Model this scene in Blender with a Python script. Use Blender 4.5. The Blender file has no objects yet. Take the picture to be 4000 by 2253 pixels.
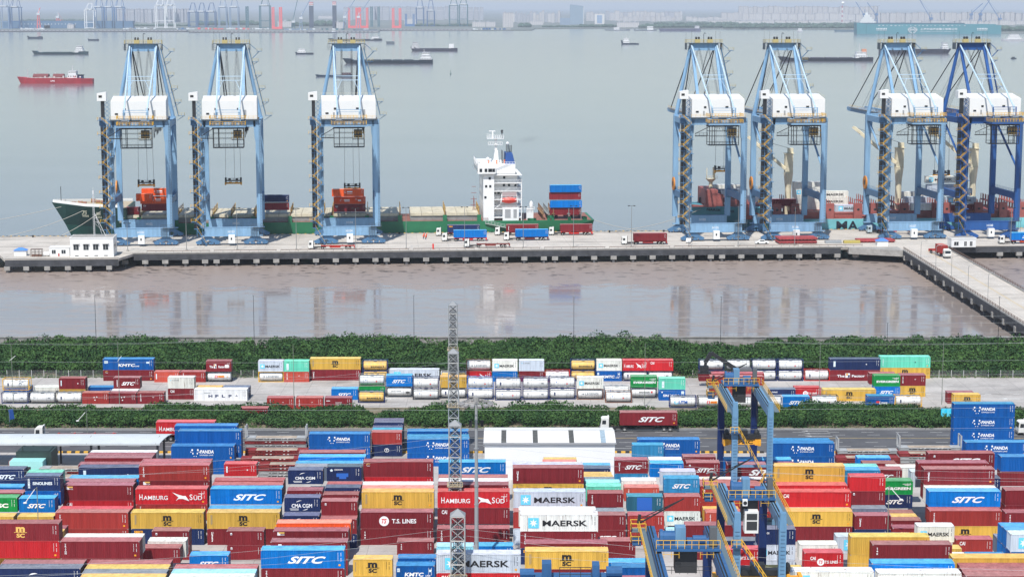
import bpy, math, random
import numpy as np
from mathutils import Vector, Matrix
R = math.radians
random.seed(7)
C = bpy.context.scene.collection
sc = bpy.context.scene
# ------------------------------------------------------------------ camera
F, CX, CY, YH, H = 7430.0, 2000.0, 1126.5, 25.0, 89.4   # long lens of a drone about 90 m up
TH = math.atan((CY - YH) / F)
ST, CT = math.sin(TH), math.cos(TH)
cam = bpy.data.objects.new('camera', bpy.data.cameras.new('camera'))
C.objects.link(cam)
cam.location = (0, 0, H)
cam.rotation_euler = (math.pi / 2 - TH, 0, 0)
cam.data.sensor_width = 36
cam.data.lens = 36 * F / 4000
cam.data.clip_start = 5
cam.data.clip_end = 60000
sc.camera = cam
# ------------------------------------------------------------------ light
TOSUN = Vector((-0.16, -0.64, 1.0)).normalized()
SUN_EL = math.asin(TOSUN.z)
w = bpy.data.worlds.new('World'); sc.world = w; w.use_nodes = True
nt = w.node_tree; bg = nt.nodes['Background']
sky = nt.nodes.new('ShaderNodeTexSky'); sky.sky_type = 'NISHITA'; sky.sun_disc = False
sky.sun_elevation = SUN_EL; sky.sun_rotation = math.atan2(TOSUN.x, TOSUN.y)
sky.altitude = 0; sky.air_density = 1.2; sky.dust_density = 0.5; sky.ozone_density = 3.5
nt.links.new(sky.outputs[0], bg.inputs[0]); bg.inputs[1].default_value = 0.11
sun = bpy.data.objects.new('sun', bpy.data.lights.new('sun', 'SUN')); C.objects.link(sun)
sun.data.energy = 4.4; sun.data.angle = R(0.6); sun.data.color = (1, .965, .91)
sun.rotation_euler = (-TOSUN).to_track_quat('-Z', 'Y').to_euler()
sc.view_settings.view_transform = 'Standard'; sc.view_settings.look = 'None'
sc.view_settings.exposure = 0.15; sc.view_settings.gamma = 1.0
sc.cycles.use_denoising = True
sc.cycles.max_bounces = 6; sc.cycles.diffuse_bounces = 3; sc.cycles.glossy_bounces = 3
sc.cycles.volume_bounces = 0; sc.cycles.transparent_max_bounces = 8
sc.cycles.caustics_reflective = False; sc.cycles.caustics_refractive = False

# ------------------------------------------------------------------ helpers
def W(px, py, h):
    """ground point (at height h) seen at a pixel of the 4000 px photograph"""
    a = (px - CX); b = (CY - py)
    dx, dy, dz = a, F * CT + b * ST, -F * ST + b * CT
    t = (h - H) / dz
    return dx * t, dy * t
def HZ(py, Y):
    """height seen at picture row py on the plane at distance Y"""
    b = CY - py
    return H + (-F * ST + b * CT) * Y / (F * CT + b * ST)
def XP(px, Y, h):
    """x of picture column px at distance Y and height h"""
    return (px - CX) / F * (Y * CT + (H - h) * ST)
def SC(Y, h): return F / (Y * CT + (H - h) * ST)
def lin(c): return tuple((x / 255 / 12.92 if x <= 10.3 else ((x / 255 + .055) / 1.055) ** 2.4) for x in c)
def A(r, g, b, k=1.0):
    l = lin((r, g, b)); return tuple(min(.9, x * k) for x in l) + (1.0,)
MATS = {}
def mat(name, col, rough=.6, metal=0.0, var=.0, scale=.5, bump=0.0, spec=.5):
    if name in MATS: return MATS[name]
    m = bpy.data.materials.new(name); m.use_nodes = True
    n = m.node_tree.nodes; l = m.node_tree.links; p = n['Principled BSDF']
    p.inputs['Base Color'].default_value = tuple(col[:3]) + (1,)
    p.inputs['Roughness'].default_value = rough; p.inputs['Metallic'].default_value = metal
    p.inputs['Specular IOR Level'].default_value = spec
    if var:
        tc = n.new('ShaderNodeTexCoord'); no = n.new('ShaderNodeTexNoise'); no.inputs['Scale'].default_value = scale
        no.inputs['Detail'].default_value = 6; no.inputs['Roughness'].default_value = .65
        rm = n.new('ShaderNodeMapRange'); rm.inputs[1].default_value = .3; rm.inputs[2].default_value = .7
        rm.inputs[3].default_value = 1 - var; rm.inputs[4].default_value = 1 + var * .6
        mx = n.new('ShaderNodeMix'); mx.data_type = 'RGBA'; mx.blend_type = 'MULTIPLY'; mx.inputs[0].default_value = 1
        mx.inputs[6].default_value = tuple(col[:3]) + (1,)
        l.new(tc.outputs['Object'], no.inputs['Vector']); l.new(no.outputs['Fac'], rm.inputs[0]); l.new(rm.outputs[0], mx.inputs[7])
        l.new(mx.outputs[2], p.inputs['Base Color'])
        if bump:
            b = n.new('ShaderNodeBump'); b.inputs['Strength'].default_value = bump; b.inputs['Distance'].default_value = .1
            l.new(no.outputs['Fac'], b.inputs['Height']); l.new(b.outputs[0], p.inputs['Normal'])
    MATS[name] = m
    return m
def paint(name, rough=.5, streak=(.05, 1.2), amount=.25, rust=(.16, .07, .035), spec=.16):
    """paint whose colour is the object's own colour, weathered in streaks; alpha of the colour = clean"""
    if name in MATS: return MATS[name]
    m = bpy.data.materials.new(name); m.use_nodes = True
    n = m.node_tree.nodes; l = m.node_tree.links; p = n['Principled BSDF']
    p.inputs['Roughness'].default_value = rough; p.inputs['Specular IOR Level'].default_value = spec
    oi = n.new('ShaderNodeObjectInfo'); tc = n.new('ShaderNodeTexCoord'); ge = n.new('ShaderNodeNewGeometry')
    mp = n.new('ShaderNodeMapping'); mp.inputs['Scale'].default_value = (streak[1], streak[1], streak[0] * streak[1])
    ad = n.new('ShaderNodeVectorMath'); ad.operation = 'ADD'
    mu = n.new('ShaderNodeMath'); mu.operation = 'MULTIPLY'; mu.inputs[1].default_value = 97
    l.new(oi.outputs['Random'], mu.inputs[0]); l.new(tc.outputs['Object'], mp.inputs[0])
    l.new(mp.outputs[0], ad.inputs[0]); l.new(mu.outputs[0], ad.inputs[1])
    no = n.new('ShaderNodeTexNoise'); no.inputs['Scale'].default_value = 1.6; no.inputs['Detail'].default_value = 5; no.inputs['Roughness'].default_value = .7
    l.new(ad.outputs[0], no.inputs['Vector'])
    rm = n.new('ShaderNodeMapRange'); rm.inputs[1].default_value = .32; rm.inputs[2].default_value = .68
    rm.inputs[3].default_value = 1 - amount; rm.inputs[4].default_value = 1 + amount * .5
    l.new(no.outputs['Fac'], rm.inputs[0])
    mx = n.new('ShaderNodeMix'); mx.data_type = 'RGBA'; mx.blend_type = 'MULTIPLY'; mx.inputs[0].default_value = 1
    l.new(oi.outputs['Color'], mx.inputs[6]); l.new(rm.outputs[0], mx.inputs[7])
    # rust blotches where alpha < 1
    n2 = n.new('ShaderNodeTexNoise'); n2.inputs['Scale'].default_value = 2.6; n2.inputs['Detail'].default_value = 7; n2.inputs['Roughness'].default_value = .75
    l.new(ad.outputs[0], n2.inputs['Vector'])
    sb = n.new('ShaderNodeMath'); sb.operation = 'SUBTRACT'; sb.inputs[0].default_value = 1.0; l.new(oi.outputs['Alpha'], sb.inputs[1])
    s2 = n.new('ShaderNodeMath'); s2.operation = 'MULTIPLY_ADD'; s2.inputs[1].default_value = -.34; s2.inputs[2].default_value = .74
    l.new(sb.outputs[0], s2.inputs[0])
    r2 = n.new('ShaderNodeMapRange'); l.new(n2.outputs['Fac'], r2.inputs[0]); l.new(s2.outputs[0], r2.inputs[1])
    a2 = n.new('ShaderNodeMath'); a2.operation = 'ADD'; a2.inputs[1].default_value = .1; l.new(s2.outputs[0], a2.inputs[0]); l.new(a2.outputs[0], r2.inputs[2])
    m2 = n.new('ShaderNodeMix'); m2.data_type = 'RGBA'; l.new(r2.outputs[0], m2.inputs[0]); l.new(mx.outputs[2], m2.inputs[6])
    m2.inputs[7].default_value = rust + (1,)
    l.new(m2.outputs[2], p.inputs['Base Color'])
    MATS[name] = m
    return m
class MB:
    def __init__(s): s.v = []; s.f = []; s.m = []; s.M = None
    def _a(s, vs, fs, m=0):
        o = len(s.v)
        if s.M is not None: vs = [s.M @ Vector(p) for p in vs]
        s.v += [tuple(p) for p in vs]; s.f += [tuple(i + o for i in f) for f in fs]; s.m += [m] * len(fs)
        return s
    def box(s, x0, x1, y0, y1, z0, z1, m=0):
        return s._a([(x0,y0,z0),(x1,y0,z0),(x1,y1,z0),(x0,y1,z0),(x0,y0,z1),(x1,y0,z1),(x1,y1,z1),(x0,y1,z1)],
            [(0,3,2,1),(4,5,6,7),(0,1,5,4),(1,2,6,5),(2,3,7,6),(3,0,4,7)], m)
    def bar(s, p, q, w, h=None, m=0, up=(0, 0, 1), w2=None, h2=None):
        h = h or w; w2 = w2 or w; h2 = h2 or h
        p = Vector(p); q = Vector(q); d = (q - p)
        if d.length < 1e-6: return s
        d.normalize(); u = Vector(up)
        if abs(d.dot(u)) > .98: u = Vector((0, 1, 0))
        sd = d.cross(u).normalized(); u = sd.cross(d)
        vs = []
        for c, ww, hh in ((p, w, h), (q, w2, h2)):
            vs += [c - sd*ww/2 - u*hh/2, c + sd*ww/2 - u*hh/2, c + sd*ww/2 + u*hh/2, c - sd*ww/2 + u*hh/2]
        return s._a(vs, [(0,3,2,1),(4,5,6,7),(0,1,5,4),(1,2,6,5),(2,3,7,6),(3,0,4,7)], m)
    def tube(s, p, q, r, n=6, m=0, r2=None, cap=True):
        r2 = r if r2 is None else r2
        p = Vector(p); q = Vector(q); d = (q - p).normalized()
        u = Vector((0, 0, 1)) if abs(d.z) < .95 else Vector((1, 0, 0))
        a = d.cross(u).normalized(); b = d.cross(a)
        vs = []
        for c, rr in ((p, r), (q, r2)):
            for i in range(n):
                t = 2 * math.pi * i / n; vs.append(c + (a * math.cos(t) + b * math.sin(t)) * rr)
        fs = [(i, (i+1) % n, n + (i+1) % n, n + i) for i in range(n)]
        if cap: fs += [tuple(range(n))[::-1], tuple(range(n, 2*n))]
        return s._a(vs, fs, m)
    def path(s, pts, r, n=5, m=0):
        for a, b in zip(pts, pts[1:]): s.tube(a, b, r, n, m)
        return s
    def ext(s, pts, y0, y1, m=0, ax='y'):
        """prism: outline pts (u, z) swept along y (or x)"""
        n = len(pts)
        g = (lambda u, z, t: (u, t, z)) if ax == 'y' else ((lambda u, z, t: (t, u, z)) if ax == 'x' else (lambda u, z, t: (u, z, t)))
        vs = [g(u, z, y0) for u, z in pts] + [g(u, z, y1) for u, z in pts]
        return s._a(vs, [tuple(range(n)), tuple(range(n, 2*n))[::-1]] + [(i, n+i, n+(i+1) % n, (i+1) % n) for i in range(n)], m)
    def quad(s, a, b, c, d, m=0): return s._a([a, b, c, d], [(0, 1, 2, 3)], m)
    def loft(s, rings, m=0, cap=True, close=True):
        n = len(rings[0]); vs = [p for r in rings for p in r]; fs = []
        for i in range(len(rings)-1):
            for j in range(n if close else n-1):
                k = (j+1) % n; fs.append((i*n+j, i*n+k, (i+1)*n+k, (i+1)*n+j))
        if cap: fs += [tuple(range(n))[::-1], tuple(range((len(rings)-1)*n, len(rings)*n))]
        return s._a(vs, fs, m)
    def ell(s, c, rx, ry, rz, n=8, k=5, m=0):
        rings = []
        for i in range(k+1):
            t = math.pi * i / k - math.pi/2; z = math.sin(t); q = max(.02, math.cos(t))
            rings.append([(c[0]+rx*q*math.cos(2*math.pi*j/n), c[1]+ry*q*math.sin(2*math.pi*j/n), c[2]+rz*z) for j in range(n)])
        return s.loft(rings, m)
    def rail(s, pts, h=1.05, w=.06, step=2.0, m=0, mid=True):
        for a, b in zip(pts, pts[1:]):
            a = Vector(a); b = Vector(b); u = Vector((0, 0, h))
            s.bar(a+u, b+u, w, w, m)
            if mid: s.bar(a+u*.5, b+u*.5, w*.8, w*.8, m)
            k = max(1, int((b-a).length / step))
            for i in range(k+1):
                p = a.lerp(b, i/k); s.bar(p, p+u, w, w, m)
        return s
    def mesh(s, name, mats):
        me = bpy.data.meshes.new(name); me.from_pydata(s.v, [], s.f)
        for mm in (mats if isinstance(mats, (list, tuple)) else [mats]): me.materials.append(mm)
        if len(me.materials) > 1: me.polygons.foreach_set('material_index', s.m)
        me.update()
        import bmesh
        bm = bmesh.new(); bm.from_mesh(me); bmesh.ops.recalc_face_normals(bm, faces=bm.faces); bm.to_mesh(me); bm.free()
        return me
    def build(s, name, mats, parent=None, color=None, label=None):
        return put(name, s.mesh(name, mats), parent, color, label)
def put(name, me, parent=None, color=None, label=None):
    o = bpy.data.objects.new(name, me); C.objects.link(o)
    if parent is not None: o.parent = parent
    if color is not None: o.color = tuple(color) if len(color) == 4 else tuple(color) + (1,)
    if label: o['label'] = label
    return o
def tag(o, label, cat, group=None):
    o['label'] = label; o['category'] = cat
    if group: o['group'] = group
    return o
def thing(name, label, cat, loc=(0, 0, 0), rz=0, group=None):
    o = bpy.data.objects.new(name, None); C.objects.link(o)
    o.location = loc; o.rotation_euler = (0, 0, rz); o.empty_display_size = .5
    return tag(o, label, cat, group)
def struct(o, kind='structure'): o['kind'] = kind; return o
def dup(root, loc=None, rz=None, label=None, color=None):
    r = root.copy(); C.objects.link(r)
    if loc is not None: r.location = loc
    if rz is not None: r.rotation_euler = (0, 0, rz)
    if label: r['label'] = label
    for ch in list(root.children):
        c = ch.copy(); C.objects.link(c); c.parent = r
        if color and ch.get('own'): c.color = color
        for g in ch.children:
            d = g.copy(); C.objects.link(d); d.parent = c
            if color and g.get('own'): d.color = color
    return r
TEXT = {}
def textv(s, shear=0.0, bold=0.0, res=3):
    k = (s, shear, bold, res)
    if k not in TEXT:
        c = bpy.data.curves.new('lettering', 'FONT'); c.body = s; c.shear = shear; c.offset = bold; c.resolution_u = res
        c.space_line = .78
        if '\n' in s: c.align_x = 'CENTER'
        o = bpy.data.objects.new('lettering', c); me = o.to_mesh()
        v = [(p.co.x, p.co.y) for p in me.vertices]; f = [tuple(p.vertices) for p in me.polygons]
        x0 = min(p[0] for p in v); x1 = max(p[0] for p in v); y0 = min(p[1] for p in v); y1 = max(p[1] for p in v)
        TEXT[k] = ([((a-x0)/(x1-x0)-.5, (b-y0)/(y1-y0)-.5) for a, b in v], f)
        o.to_mesh_clear(); bpy.data.objects.remove(o); bpy.data.curves.remove(c)
    return TEXT[k]
def put_text(mb, s, cx, cz, w, h, y, m=0, shear=0.0, bold=0.0, ax='x'):
    """letters in the xz plane, facing -y, centred at cx, cz and w by h metres"""
    v, f = textv(s, shear, bold)
    if ax == 'x': vs = [(cx+a*w, y, cz+b*h) for a, b in v]
    elif ax == '-x': vs = [(cx-a*w, y, cz+b*h) for a, b in v]
    else: vs = [(y, cx+a*w, cz+b*h) for a, b in v]
    mb._a(vs, f, m)
# ------------------------------------------------------------------ shipping containers
HC0 = 2.7; WD = 1.219
PAL = dict(m=(112,34,40), r=(142,48,44), R=(172,34,40), n=(28,42,80), b=(0,100,172), B=(8,76,142), t=(44,118,160), y=(190,152,66),
           g=(172,180,190), w=(206,206,198), G=(18,128,62), q=(92,184,158), o=(174,74,60), s=(214,120,100), c=(125,185,200), h=(236,230,214),
           d=(38,92,112), O=(226,84,38), k=(95,105,120))
CNAME = dict(m='maroon', r='brick red', R='bright red', n='navy', b='bright blue', B='royal blue', t='faded blue', y='mustard yellow', g='light grey',
             w='dull white', G='green', q='pale green', o='orange red', s='salmon', c='pale cyan', h='cream', d='dark teal', O='orange', k='slate grey')
P_BODY = paint('container_paint', .5)
P_ROOF = paint('weathered_roof_paint', .7, streak=(1, .55), amount=.3, rust=(.30, .17, .11), spec=.08)
INK = {k: mat('ink_' + n, A(*c, 1.25), .55) for k, n, c in [('W','white',(225,225,225)),('K','black',(18,18,22)),('N','navy',(24,40,84)),('C','cyan',(95,190,220)),
       ('Y','gold',(214,170,88)),('O','orange',(235,150,30)),('R','red',(200,40,40)),('G','grey',(110,115,120)),('B','blue',(30,90,170)),('P','pale',(200,215,222))]}
INKS = list('WKNCYORGBP')
DARK = mat('dark_gap', A(30, 30, 32), .8)
STEEL = mat('galvanised_steel', A(150, 152, 152), .5, .5)
RUBBER = mat('tyre_rubber', (.02, .02, .021), .85)
def corr(mb, x0, x1, z0, z1, y, sgn, ax='x'):
    n = max(3, int((x1-x0) / .285)); st = (x1-x0)/n; pts = []
    for i in range(n):
        a = x0 + i*st
        pts += [(a, 0), (a+st*.22, 0), (a+st*.5, .042), (a+st*.72, .042)]
    pts.append((x1, 0))
    vs = []
    for z in (z0, z1):
        for a, d in pts: vs.append((a, y+sgn*d, z) if ax == 'x' else (y+sgn*d, a, z))
    k = len(pts); mb._a(vs, [(i, i+1, k+i+1, k+i) for i in range(k-1)], 0)
CM = {}
def cmesh(L):
    if L in CM: return CM[L]
    hl = L/2; mb = MB(); p = .17
    for x in (-hl, hl-p):
        for y in (-WD, WD-p): mb.box(x, x+p, y, y+p, 0, HC0)
    for y in (-WD, WD-.1):
        mb.box(-hl+p, hl-p, y, y+.1, 0.01, .17); mb.box(-hl+p, hl-p, y, y+.1, HC0-.13, HC0-.025)
    for x in (-hl, hl-.1):
        mb.box(x, x+.1, -WD+p, WD-p, 0.01, .17); mb.box(x, x+.1, -WD+p, WD-p, HC0-.13, HC0-.025)
    corr(mb, -hl+p, hl-p, .17, HC0-.13, -WD+.012, 1); corr(mb, -hl+p, hl-p, .17, HC0-.13, WD-.012, -1)
    corr(mb, -WD+p, WD-p, .17, HC0-.13, -hl+.012, 1, 'y')
    mb.box(-hl+.1, hl-.1, -WD+.1, WD-.1, .1, .14)
    body = mb.mesh('body', [P_BODY])
    for pl in body.polygons: pl.use_smooth = False
    rf = MB(); n = max(6, int(L/.6)); st = (L-.36)/n; ring = []
    for i in range(n):
        a = -hl+.18+i*st; ring += [(a, 0), (a+st*.35, 0), (a+st*.5, .02), (a+st*.85, .02)]
    ring.append((hl-.18, 0)); k = len(ring)
    rf._a([(a, y, HC0-.05+d) for y in (-WD+.1, WD-.1) for a, d in ring], [(i, i+1, k+i+1, k+i) for i in range(k-1)], 0)
    rf.box(-hl+.17, hl-.17, -WD-.004, -WD+.1, HC0-.025, HC0-.004); rf.box(-hl+.17, hl-.17, WD-.1, WD+.004, HC0-.025, HC0-.004)
    rf.box(-hl-.004, -hl+.18, -WD+.17, WD-.17, HC0-.03, HC0-.01); rf.box(hl-.18, hl+.004, -WD+.17, WD-.17, HC0-.03, HC0-.01)
    roof = rf.mesh('roof', [P_ROOF])
    ca = MB()
    for x in (-hl-.005, hl-.17+.005):
        for y in (-WD-.005, WD-.17+.005): ca.box(x, x+.17, y, y+.17, HC0-.11, HC0+.006)
    cast = ca.mesh('corner_casting', [mat('casting_steel', A(168, 150, 148), .6)])
    dr = MB(); dr.box(hl-.09, hl-.05, -WD+p, WD-p, .17, HC0-.13)
    for y in (-.85, -.32, .32, .85):
        dr.tube((hl-.02, y, .2), (hl-.02, y, HC0-.16), .025, 5, 1); dr.box(hl-.05, hl, y-.09, y+.09, .95, 1.1, 1)
    door = dr.mesh('door', [P_BODY, STEEL])
    # small codes near the right-hand end
    mk = MB(); rr = random.Random(int(L)); x = hl-.95
    for i in range(11): mk.quad((x, -WD-.004, 2.25-i*.115), (x+.055, -WD-.004, 2.25-i*.115), (x+.055, -WD-.004, 2.33-i*.115), (x, -WD-.004, 2.33-i*.115), 0)
    for i in range(7):
        if i != 3: mk.quad((x+.42, -WD-.004, 2.2-i*.19), (x+.42+.09, -WD-.004, 2.2-i*.19), (x+.51, -WD-.004, 2.31-i*.19), (x+.42, -WD-.004, 2.31-i*.19), 0)
    codes = {}
    for ink in 'WK': codes[ink] = mk.mesh('markings', [INK[ink]])
    tg = MB(); tg.quad((hl-.85, -WD-.004, .35), (hl-.55, -WD-.004, .35), (hl-.55, -WD-.004, .62), (hl-.85, -WD-.004, .62))
    tri = tg.mesh('warning_plate', [INK['O']])
    CM[L] = (body, roof, cast, door, codes, tri)
    return CM[L]
# --- the marks painted on the sides; coordinates are shares of the side's length and height
SZ = {}
def star(mb, cx, cz, r, y, m, n=7, q=.42):
    pts = [(cx + (r if i % 2 == 0 else r*q)*math.sin(math.pi*i/n), y, cz + (r if i % 2 == 0 else r*q)*math.cos(math.pi*i/n)) for i in range(2*n)]
    o = (cx, y, cz); mb._a([o]+pts, [(0, i+1, (i+1) % (2*n)+1) for i in range(2*n)], m)
def disc(mb, cx, cz, rx, rz, y, m, n=16, a0=0, a1=2*math.pi):
    pts = [(cx+rx*math.cos(a0+(a1-a0)*i/n), y, cz+rz*math.sin(a0+(a1-a0)*i/n)) for i in range(n+1)]
    mb._a([(cx, y, cz)]+pts, [(0, i+1, i+2) for i in range(n)], m)
def ringm(mb, cx, cz, rx, rz, t, y, m, a0=0, a1=6.2832, n=20, taper=False):
    vs = []
    for i in range(n+1):
        a = a0+(a1-a0)*i/n; k = t*(math.sin(math.pi*i/n) if taper else 1)
        vs += [(cx+(rx-k)*math.cos(a), y, cz+(rz-k)*math.sin(a)), (cx+(rx+k)*math.cos(a), y, cz+(rz+k)*math.sin(a))]
    mb._a(vs, [(2*i, 2*i+1, 2*i+3, 2*i+2) for i in range(n)], m)
LOGO = {}
def logo(key, L):
    if (key, L) in LOGO: return LOGO[key, L]
    a, b = MB(), MB(); big = L > 8; y = -WD-.006; X = lambda u: (u-.5)*L; Z = lambda u: u*HC0
    i = INKS.index
    def T(s, cx, cz, w, h, ink='W', **k): put_text(a, s, X(cx), Z(cz), w*L, h*HC0, y, i(ink), **k)
    def sq(u0, u1, z0, z1, ink, yy=y): b.quad((X(u0), yy, Z(z0)), (X(u1), yy, Z(z0)), (X(u1), yy, Z(z1)), (X(u0), yy, Z(z1)), i(ink))
    V = dict(bold=.012)
    if key in ('SITC', 'UESSITC', 'TEXSITC'):
        c = .55 if key == 'SITC' and big else (.49 if key == 'SITC' else .56)
        T('SITC', c, .46, .46 if big else .52, .40 if big else .31, shear=.45, bold=.035)
        if key == 'UESSITC': T('U\nE\nS', .14, .5, .045, .62, bold=.03)
        if key == 'TEXSITC':
            sq(.08, .105 if big else .13, .72, .86, 'W'); sq(.086, .1 if big else .12, .74, .8, 'N', y-.003)
    elif key == 'HAMB':
        T('H', .075, .47, .045, .36, bold=.01); T('AMBURG', .28, .43, .34 if big else .3, .27, bold=.012)
        T('S', .775, .47, .04, .36, bold=.01); T('ÜD', .87, .45, .12, .33, bold=.012)
        b._a([(X(.515), y, Z(.78)), (X(.58), y, Z(.66)), (X(.66), y, Z(.55)), (X(.70), y, Z(.55)), (X(.75), y, Z(.22)), (X(.66), y, Z(.36)), (X(.60), y, Z(.36)), (X(.56), y, Z(.22)), (X(.60), y, Z(.46))],
             [(0, 1, 8), (1, 2, 6, 8), (2, 3, 5, 6), (3, 4, 5), (6, 7, 8)], i('W'))
        sq(.88, .96, .68, .71, 'W'); sq(.915, .925, .56, .68, 'W')
    elif key in ('MAERSK', 'MAERSKB'):
        r = .31 if big else .2
        sq(.17-r*HC0/L, .17+r*HC0/L, .5-r, .5+r, 'C'); star(b, X(.17), Z(.5), r*.82*HC0, y-.004, i('W'))
        if key == 'MAERSK': T('MAERSK', .575, .49, .575, .35 if big else .24, 'K', bold=.022)
    elif key == 'MLINE':
        star(b, X(.12), Z(.75), .16, y, i('C')); T('LINE', .3, .75, .26, .09, 'G', **V)
    elif key in ('MSC', 'MSCY', 'MSCG'):
        ink = {'MSC': 'K', 'MSCY': 'Y', 'MSCG': 'W'}[key]; c = .5; w = 1.42/L; 
        if key == 'MSCG': T('SC', .6, .45, .3, .3, 'W', bold=.04)
        else:
            T('m', c, .66, w, .29, ink, bold=.05); T('SC', c, .31, w*.92, .24, ink, bold=.045)
            for k in range(10):
                u0 = c-w*.72+k*w*.144; z = .475+.012*math.sin(k*1.3)
                sq(u0, u0+w*.145, z, z+.03, ink)
            sq(.055, .062, .25, .85, 'G'); sq(.07, .074, .3, .85, 'G')
    elif key == 'PANDA':
        for (u, z, rx, rz) in [(.335,.74,.17,.2),(.425,.74,.17,.2),(.345,.5,.12,.19),(.415,.5,.12,.19),(.362,.3,.09,.08),(.398,.3,.09,.08),(.315,.6,.09,.12),(.445,.6,.09,.12)]:
            disc(b, X(u), Z(z-.02), rx, rz, y, i('W'), 10)
        T('PANDA', .565, .6, .22, .24, shear=.2, bold=.035); T('EXPRESS LINE', .56, .36, .22, .085, shear=.2, bold=.01)
    elif key in ('CMA', 'CMA2'):
        T('CMA CGM', .49, .43, .57, .2 if key == 'CMA' else .27, bold=.03)
        ringm(b, X(.52), Z(.62), 1.15, .5, .07, y, i('W'), 1.7, 2.9, taper=True); ringm(b, X(.47), Z(.3), 1.2, .5, .07, y, i('W'), 4.9, 6.0, taper=True)
        sq(.15, .4, .2, .235, 'W'); sq(.17, .4, .12, .155, 'W')
    elif key in ('CMAB',):
        T('CMA CGM', .47, .2, .27, .25, bold=.03); ringm(b, X(.46), Z(.52), 1.1, .55, .1, y, i('W'), 1.3, 2.7, taper=True)
    elif key in ('TSL', 'CAITSL'):
        c = .325 if big else .42; r = .3 if big else .21
        disc(b, X(c), Z(.46), r*HC0*1.02, r*HC0, y, i('W'), 24)
        T('TS', c, .46, (.07 if big else .11), r*.95, 'R', shear=.3, bold=.03); a.v[-len(textv('TS', .3, .03)[0]):] = [(p[0], p[1]-.004, p[2]) for p in a.v[-len(textv('TS', .3, .03)[0]):]]
        T('T.S. LINES', .6 if big else .69, .46, .335 if big else .34, .27 if big else .17, bold=.025)
        if key == 'CAITSL': T('CAI', .22, .68, .14, .2, bold=.03)
    elif key in ('TRITON', 'TRI'):
        T('T\nR\nI\nT\nO\nN', .065 if big else .13, .55, .026 if big else .05, .62, bold=.03)
        if key == 'TRI': T('UN', .6, .6, .06, .08, **V)
    elif key == 'UES': T('U\nE\nS', .07 if big else .15, .5, .028 if big else .05, .6, bold=.04, shear=.2)
    elif key == 'TEX': T('t\ne\nx', .06 if big else .12, .62, .025 if big else .04, .44, bold=.03)
    elif key == 'CAI': T('CAI', .095 if big else .17, .74, .075 if big else .15, .24, bold=.03)
    elif key == 'TXT': sq(.1, .145, .72, .87, 'W'); sq(.108, .136, .745, .8, 'N', y-.004)
    elif key == 'SEACO': T('seaco', .1, .8, .12, .17, 'O', bold=.03)
    elif key == 'BEAC': sq(.055, .095, .72, .92, 'W'); sq(.075, .15, .84, .93, 'Y', y-.003); T('BEACON', .115, .76, .07, .08, **V)
    elif key == 'SWOOP': ringm(b, X(.075), Z(.78), .38, .25, .05, y, i('Y'), .4, 3.6, taper=True); T('florens', .075, .74, .05, .06, **V)
    elif key == 'KMTC':
        T('KMTC', .47, .43, .34 if big else .5, .26, shear=.15, bold=.035); T('LINE', .68 if big else .83, .35, .08 if big else .13, .1, shear=.15, bold=.02)
        sq(.03, .1, .6, .83, 'P'); T('KC', .065, .72, .05, .14, 'B', bold=.02); sq(.86, .92, .6, .75, 'P')
    elif key == 'EVER': T('EVERGREEN', .52, .45, .84, .2, bold=.045); sq(.7, .95, .76, .79, 'W'); sq(.76, .9, .68, .71, 'W')
    elif key == 'SINO':
        T('SINOLINES', .5, .5, .55, .2, bold=.03)
        T('外\n运\n集\n运', .12, .5, .07, .66, bold=.03)
    elif key == 'SINOKOR': T('SINOKOR', .48, .45, .64, .22, bold=.03); disc(b, X(.72), Z(.45), .3, .25, y-.004, i('N')); sq(.85, .95, .6, .85, 'P'); disc(b, X(.12), Z(.75), .17, .17, y, i('W'))
    elif key == 'FACT':
        T('The', .21 if not big else .22, .45, .15, .22, bold=.03); T('Factor', .62 if not big else .57, .45, .26, .22, bold=.03)
        sq(.31, .41 if not big else .4, .3, .7, 'W'); sq(.325, .36, .5, .68, 'O', y-.003); sq(.36, .395, .32, .55, 'N', y-.003); sq(.75, .9 if not big else .8, .35, .65, 'W')
    elif key == 'HFLP':
        T('H', .31, .42, .075, .24, 'N', bold=.03); T('F', .43, .42, .06, .24, 'N', bold=.03); T('L', .555, .42, .06, .24, 'N', bold=.03); T('P', .68, .42, .06, .24, 'N', bold=.03)
        sq(.19, .3, .68, .72, 'G'); star(b, X(.8), Z(.45), .35, y, i('N'), 3, .25)
    elif key == 'TLOGO': ringm(b, 0, Z(.52), .42, .42, .05, y, i('W')); T('T', .5, .52, .07, .18, bold=.04)
    elif key == 'CRONOS': T('CRONOS', .34, .8, .24, .1, bold=.02); star(b, X(.14), Z(.75), .3, y, i('P'), 5, .6); sq(.28, .62, .3, .55, 'B'); sq(.36, .56, .16, .3, 'B')
    elif key == 'CRON2': T('CRONOS', .2, .75, .22, .12, bold=.03)
    elif key == 'TOUAX': T('TOUAX', .4, .66, .36, .22, 'O', bold=.04, shear=.15); T('SITC', .66, .15, .4, .3, shear=.45, bold=.035)
    elif key == 'DOTS':
        for u, z in ((.45, .6), (.55, .63), (.48, .35)):
            b._a([(X(u)-.17, y, Z(z)), (X(u), y, Z(z)-.17), (X(u)+.17, y, Z(z)), (X(u), y, Z(z)+.17)], [(0, 1, 2, 3)], i('W'))
    elif key == 'DOT1':
        b._a([(X(.72)-.17, y, Z(.52)), (X(.72), y, Z(.52)-.17), (X(.72)+.17, y, Z(.52)), (X(.72), y, Z(.52)+.17)], [(0, 1, 2, 3)], i('W'))
        sq(.07, .11, .3, .8, 'P')
    elif key == 'GRID':
        for k in range(6):
            for j in range(2): disc(b, X(.42+k*.04), Z(.58-j*.1), .08, .08, y, i('W'), 8)
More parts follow.
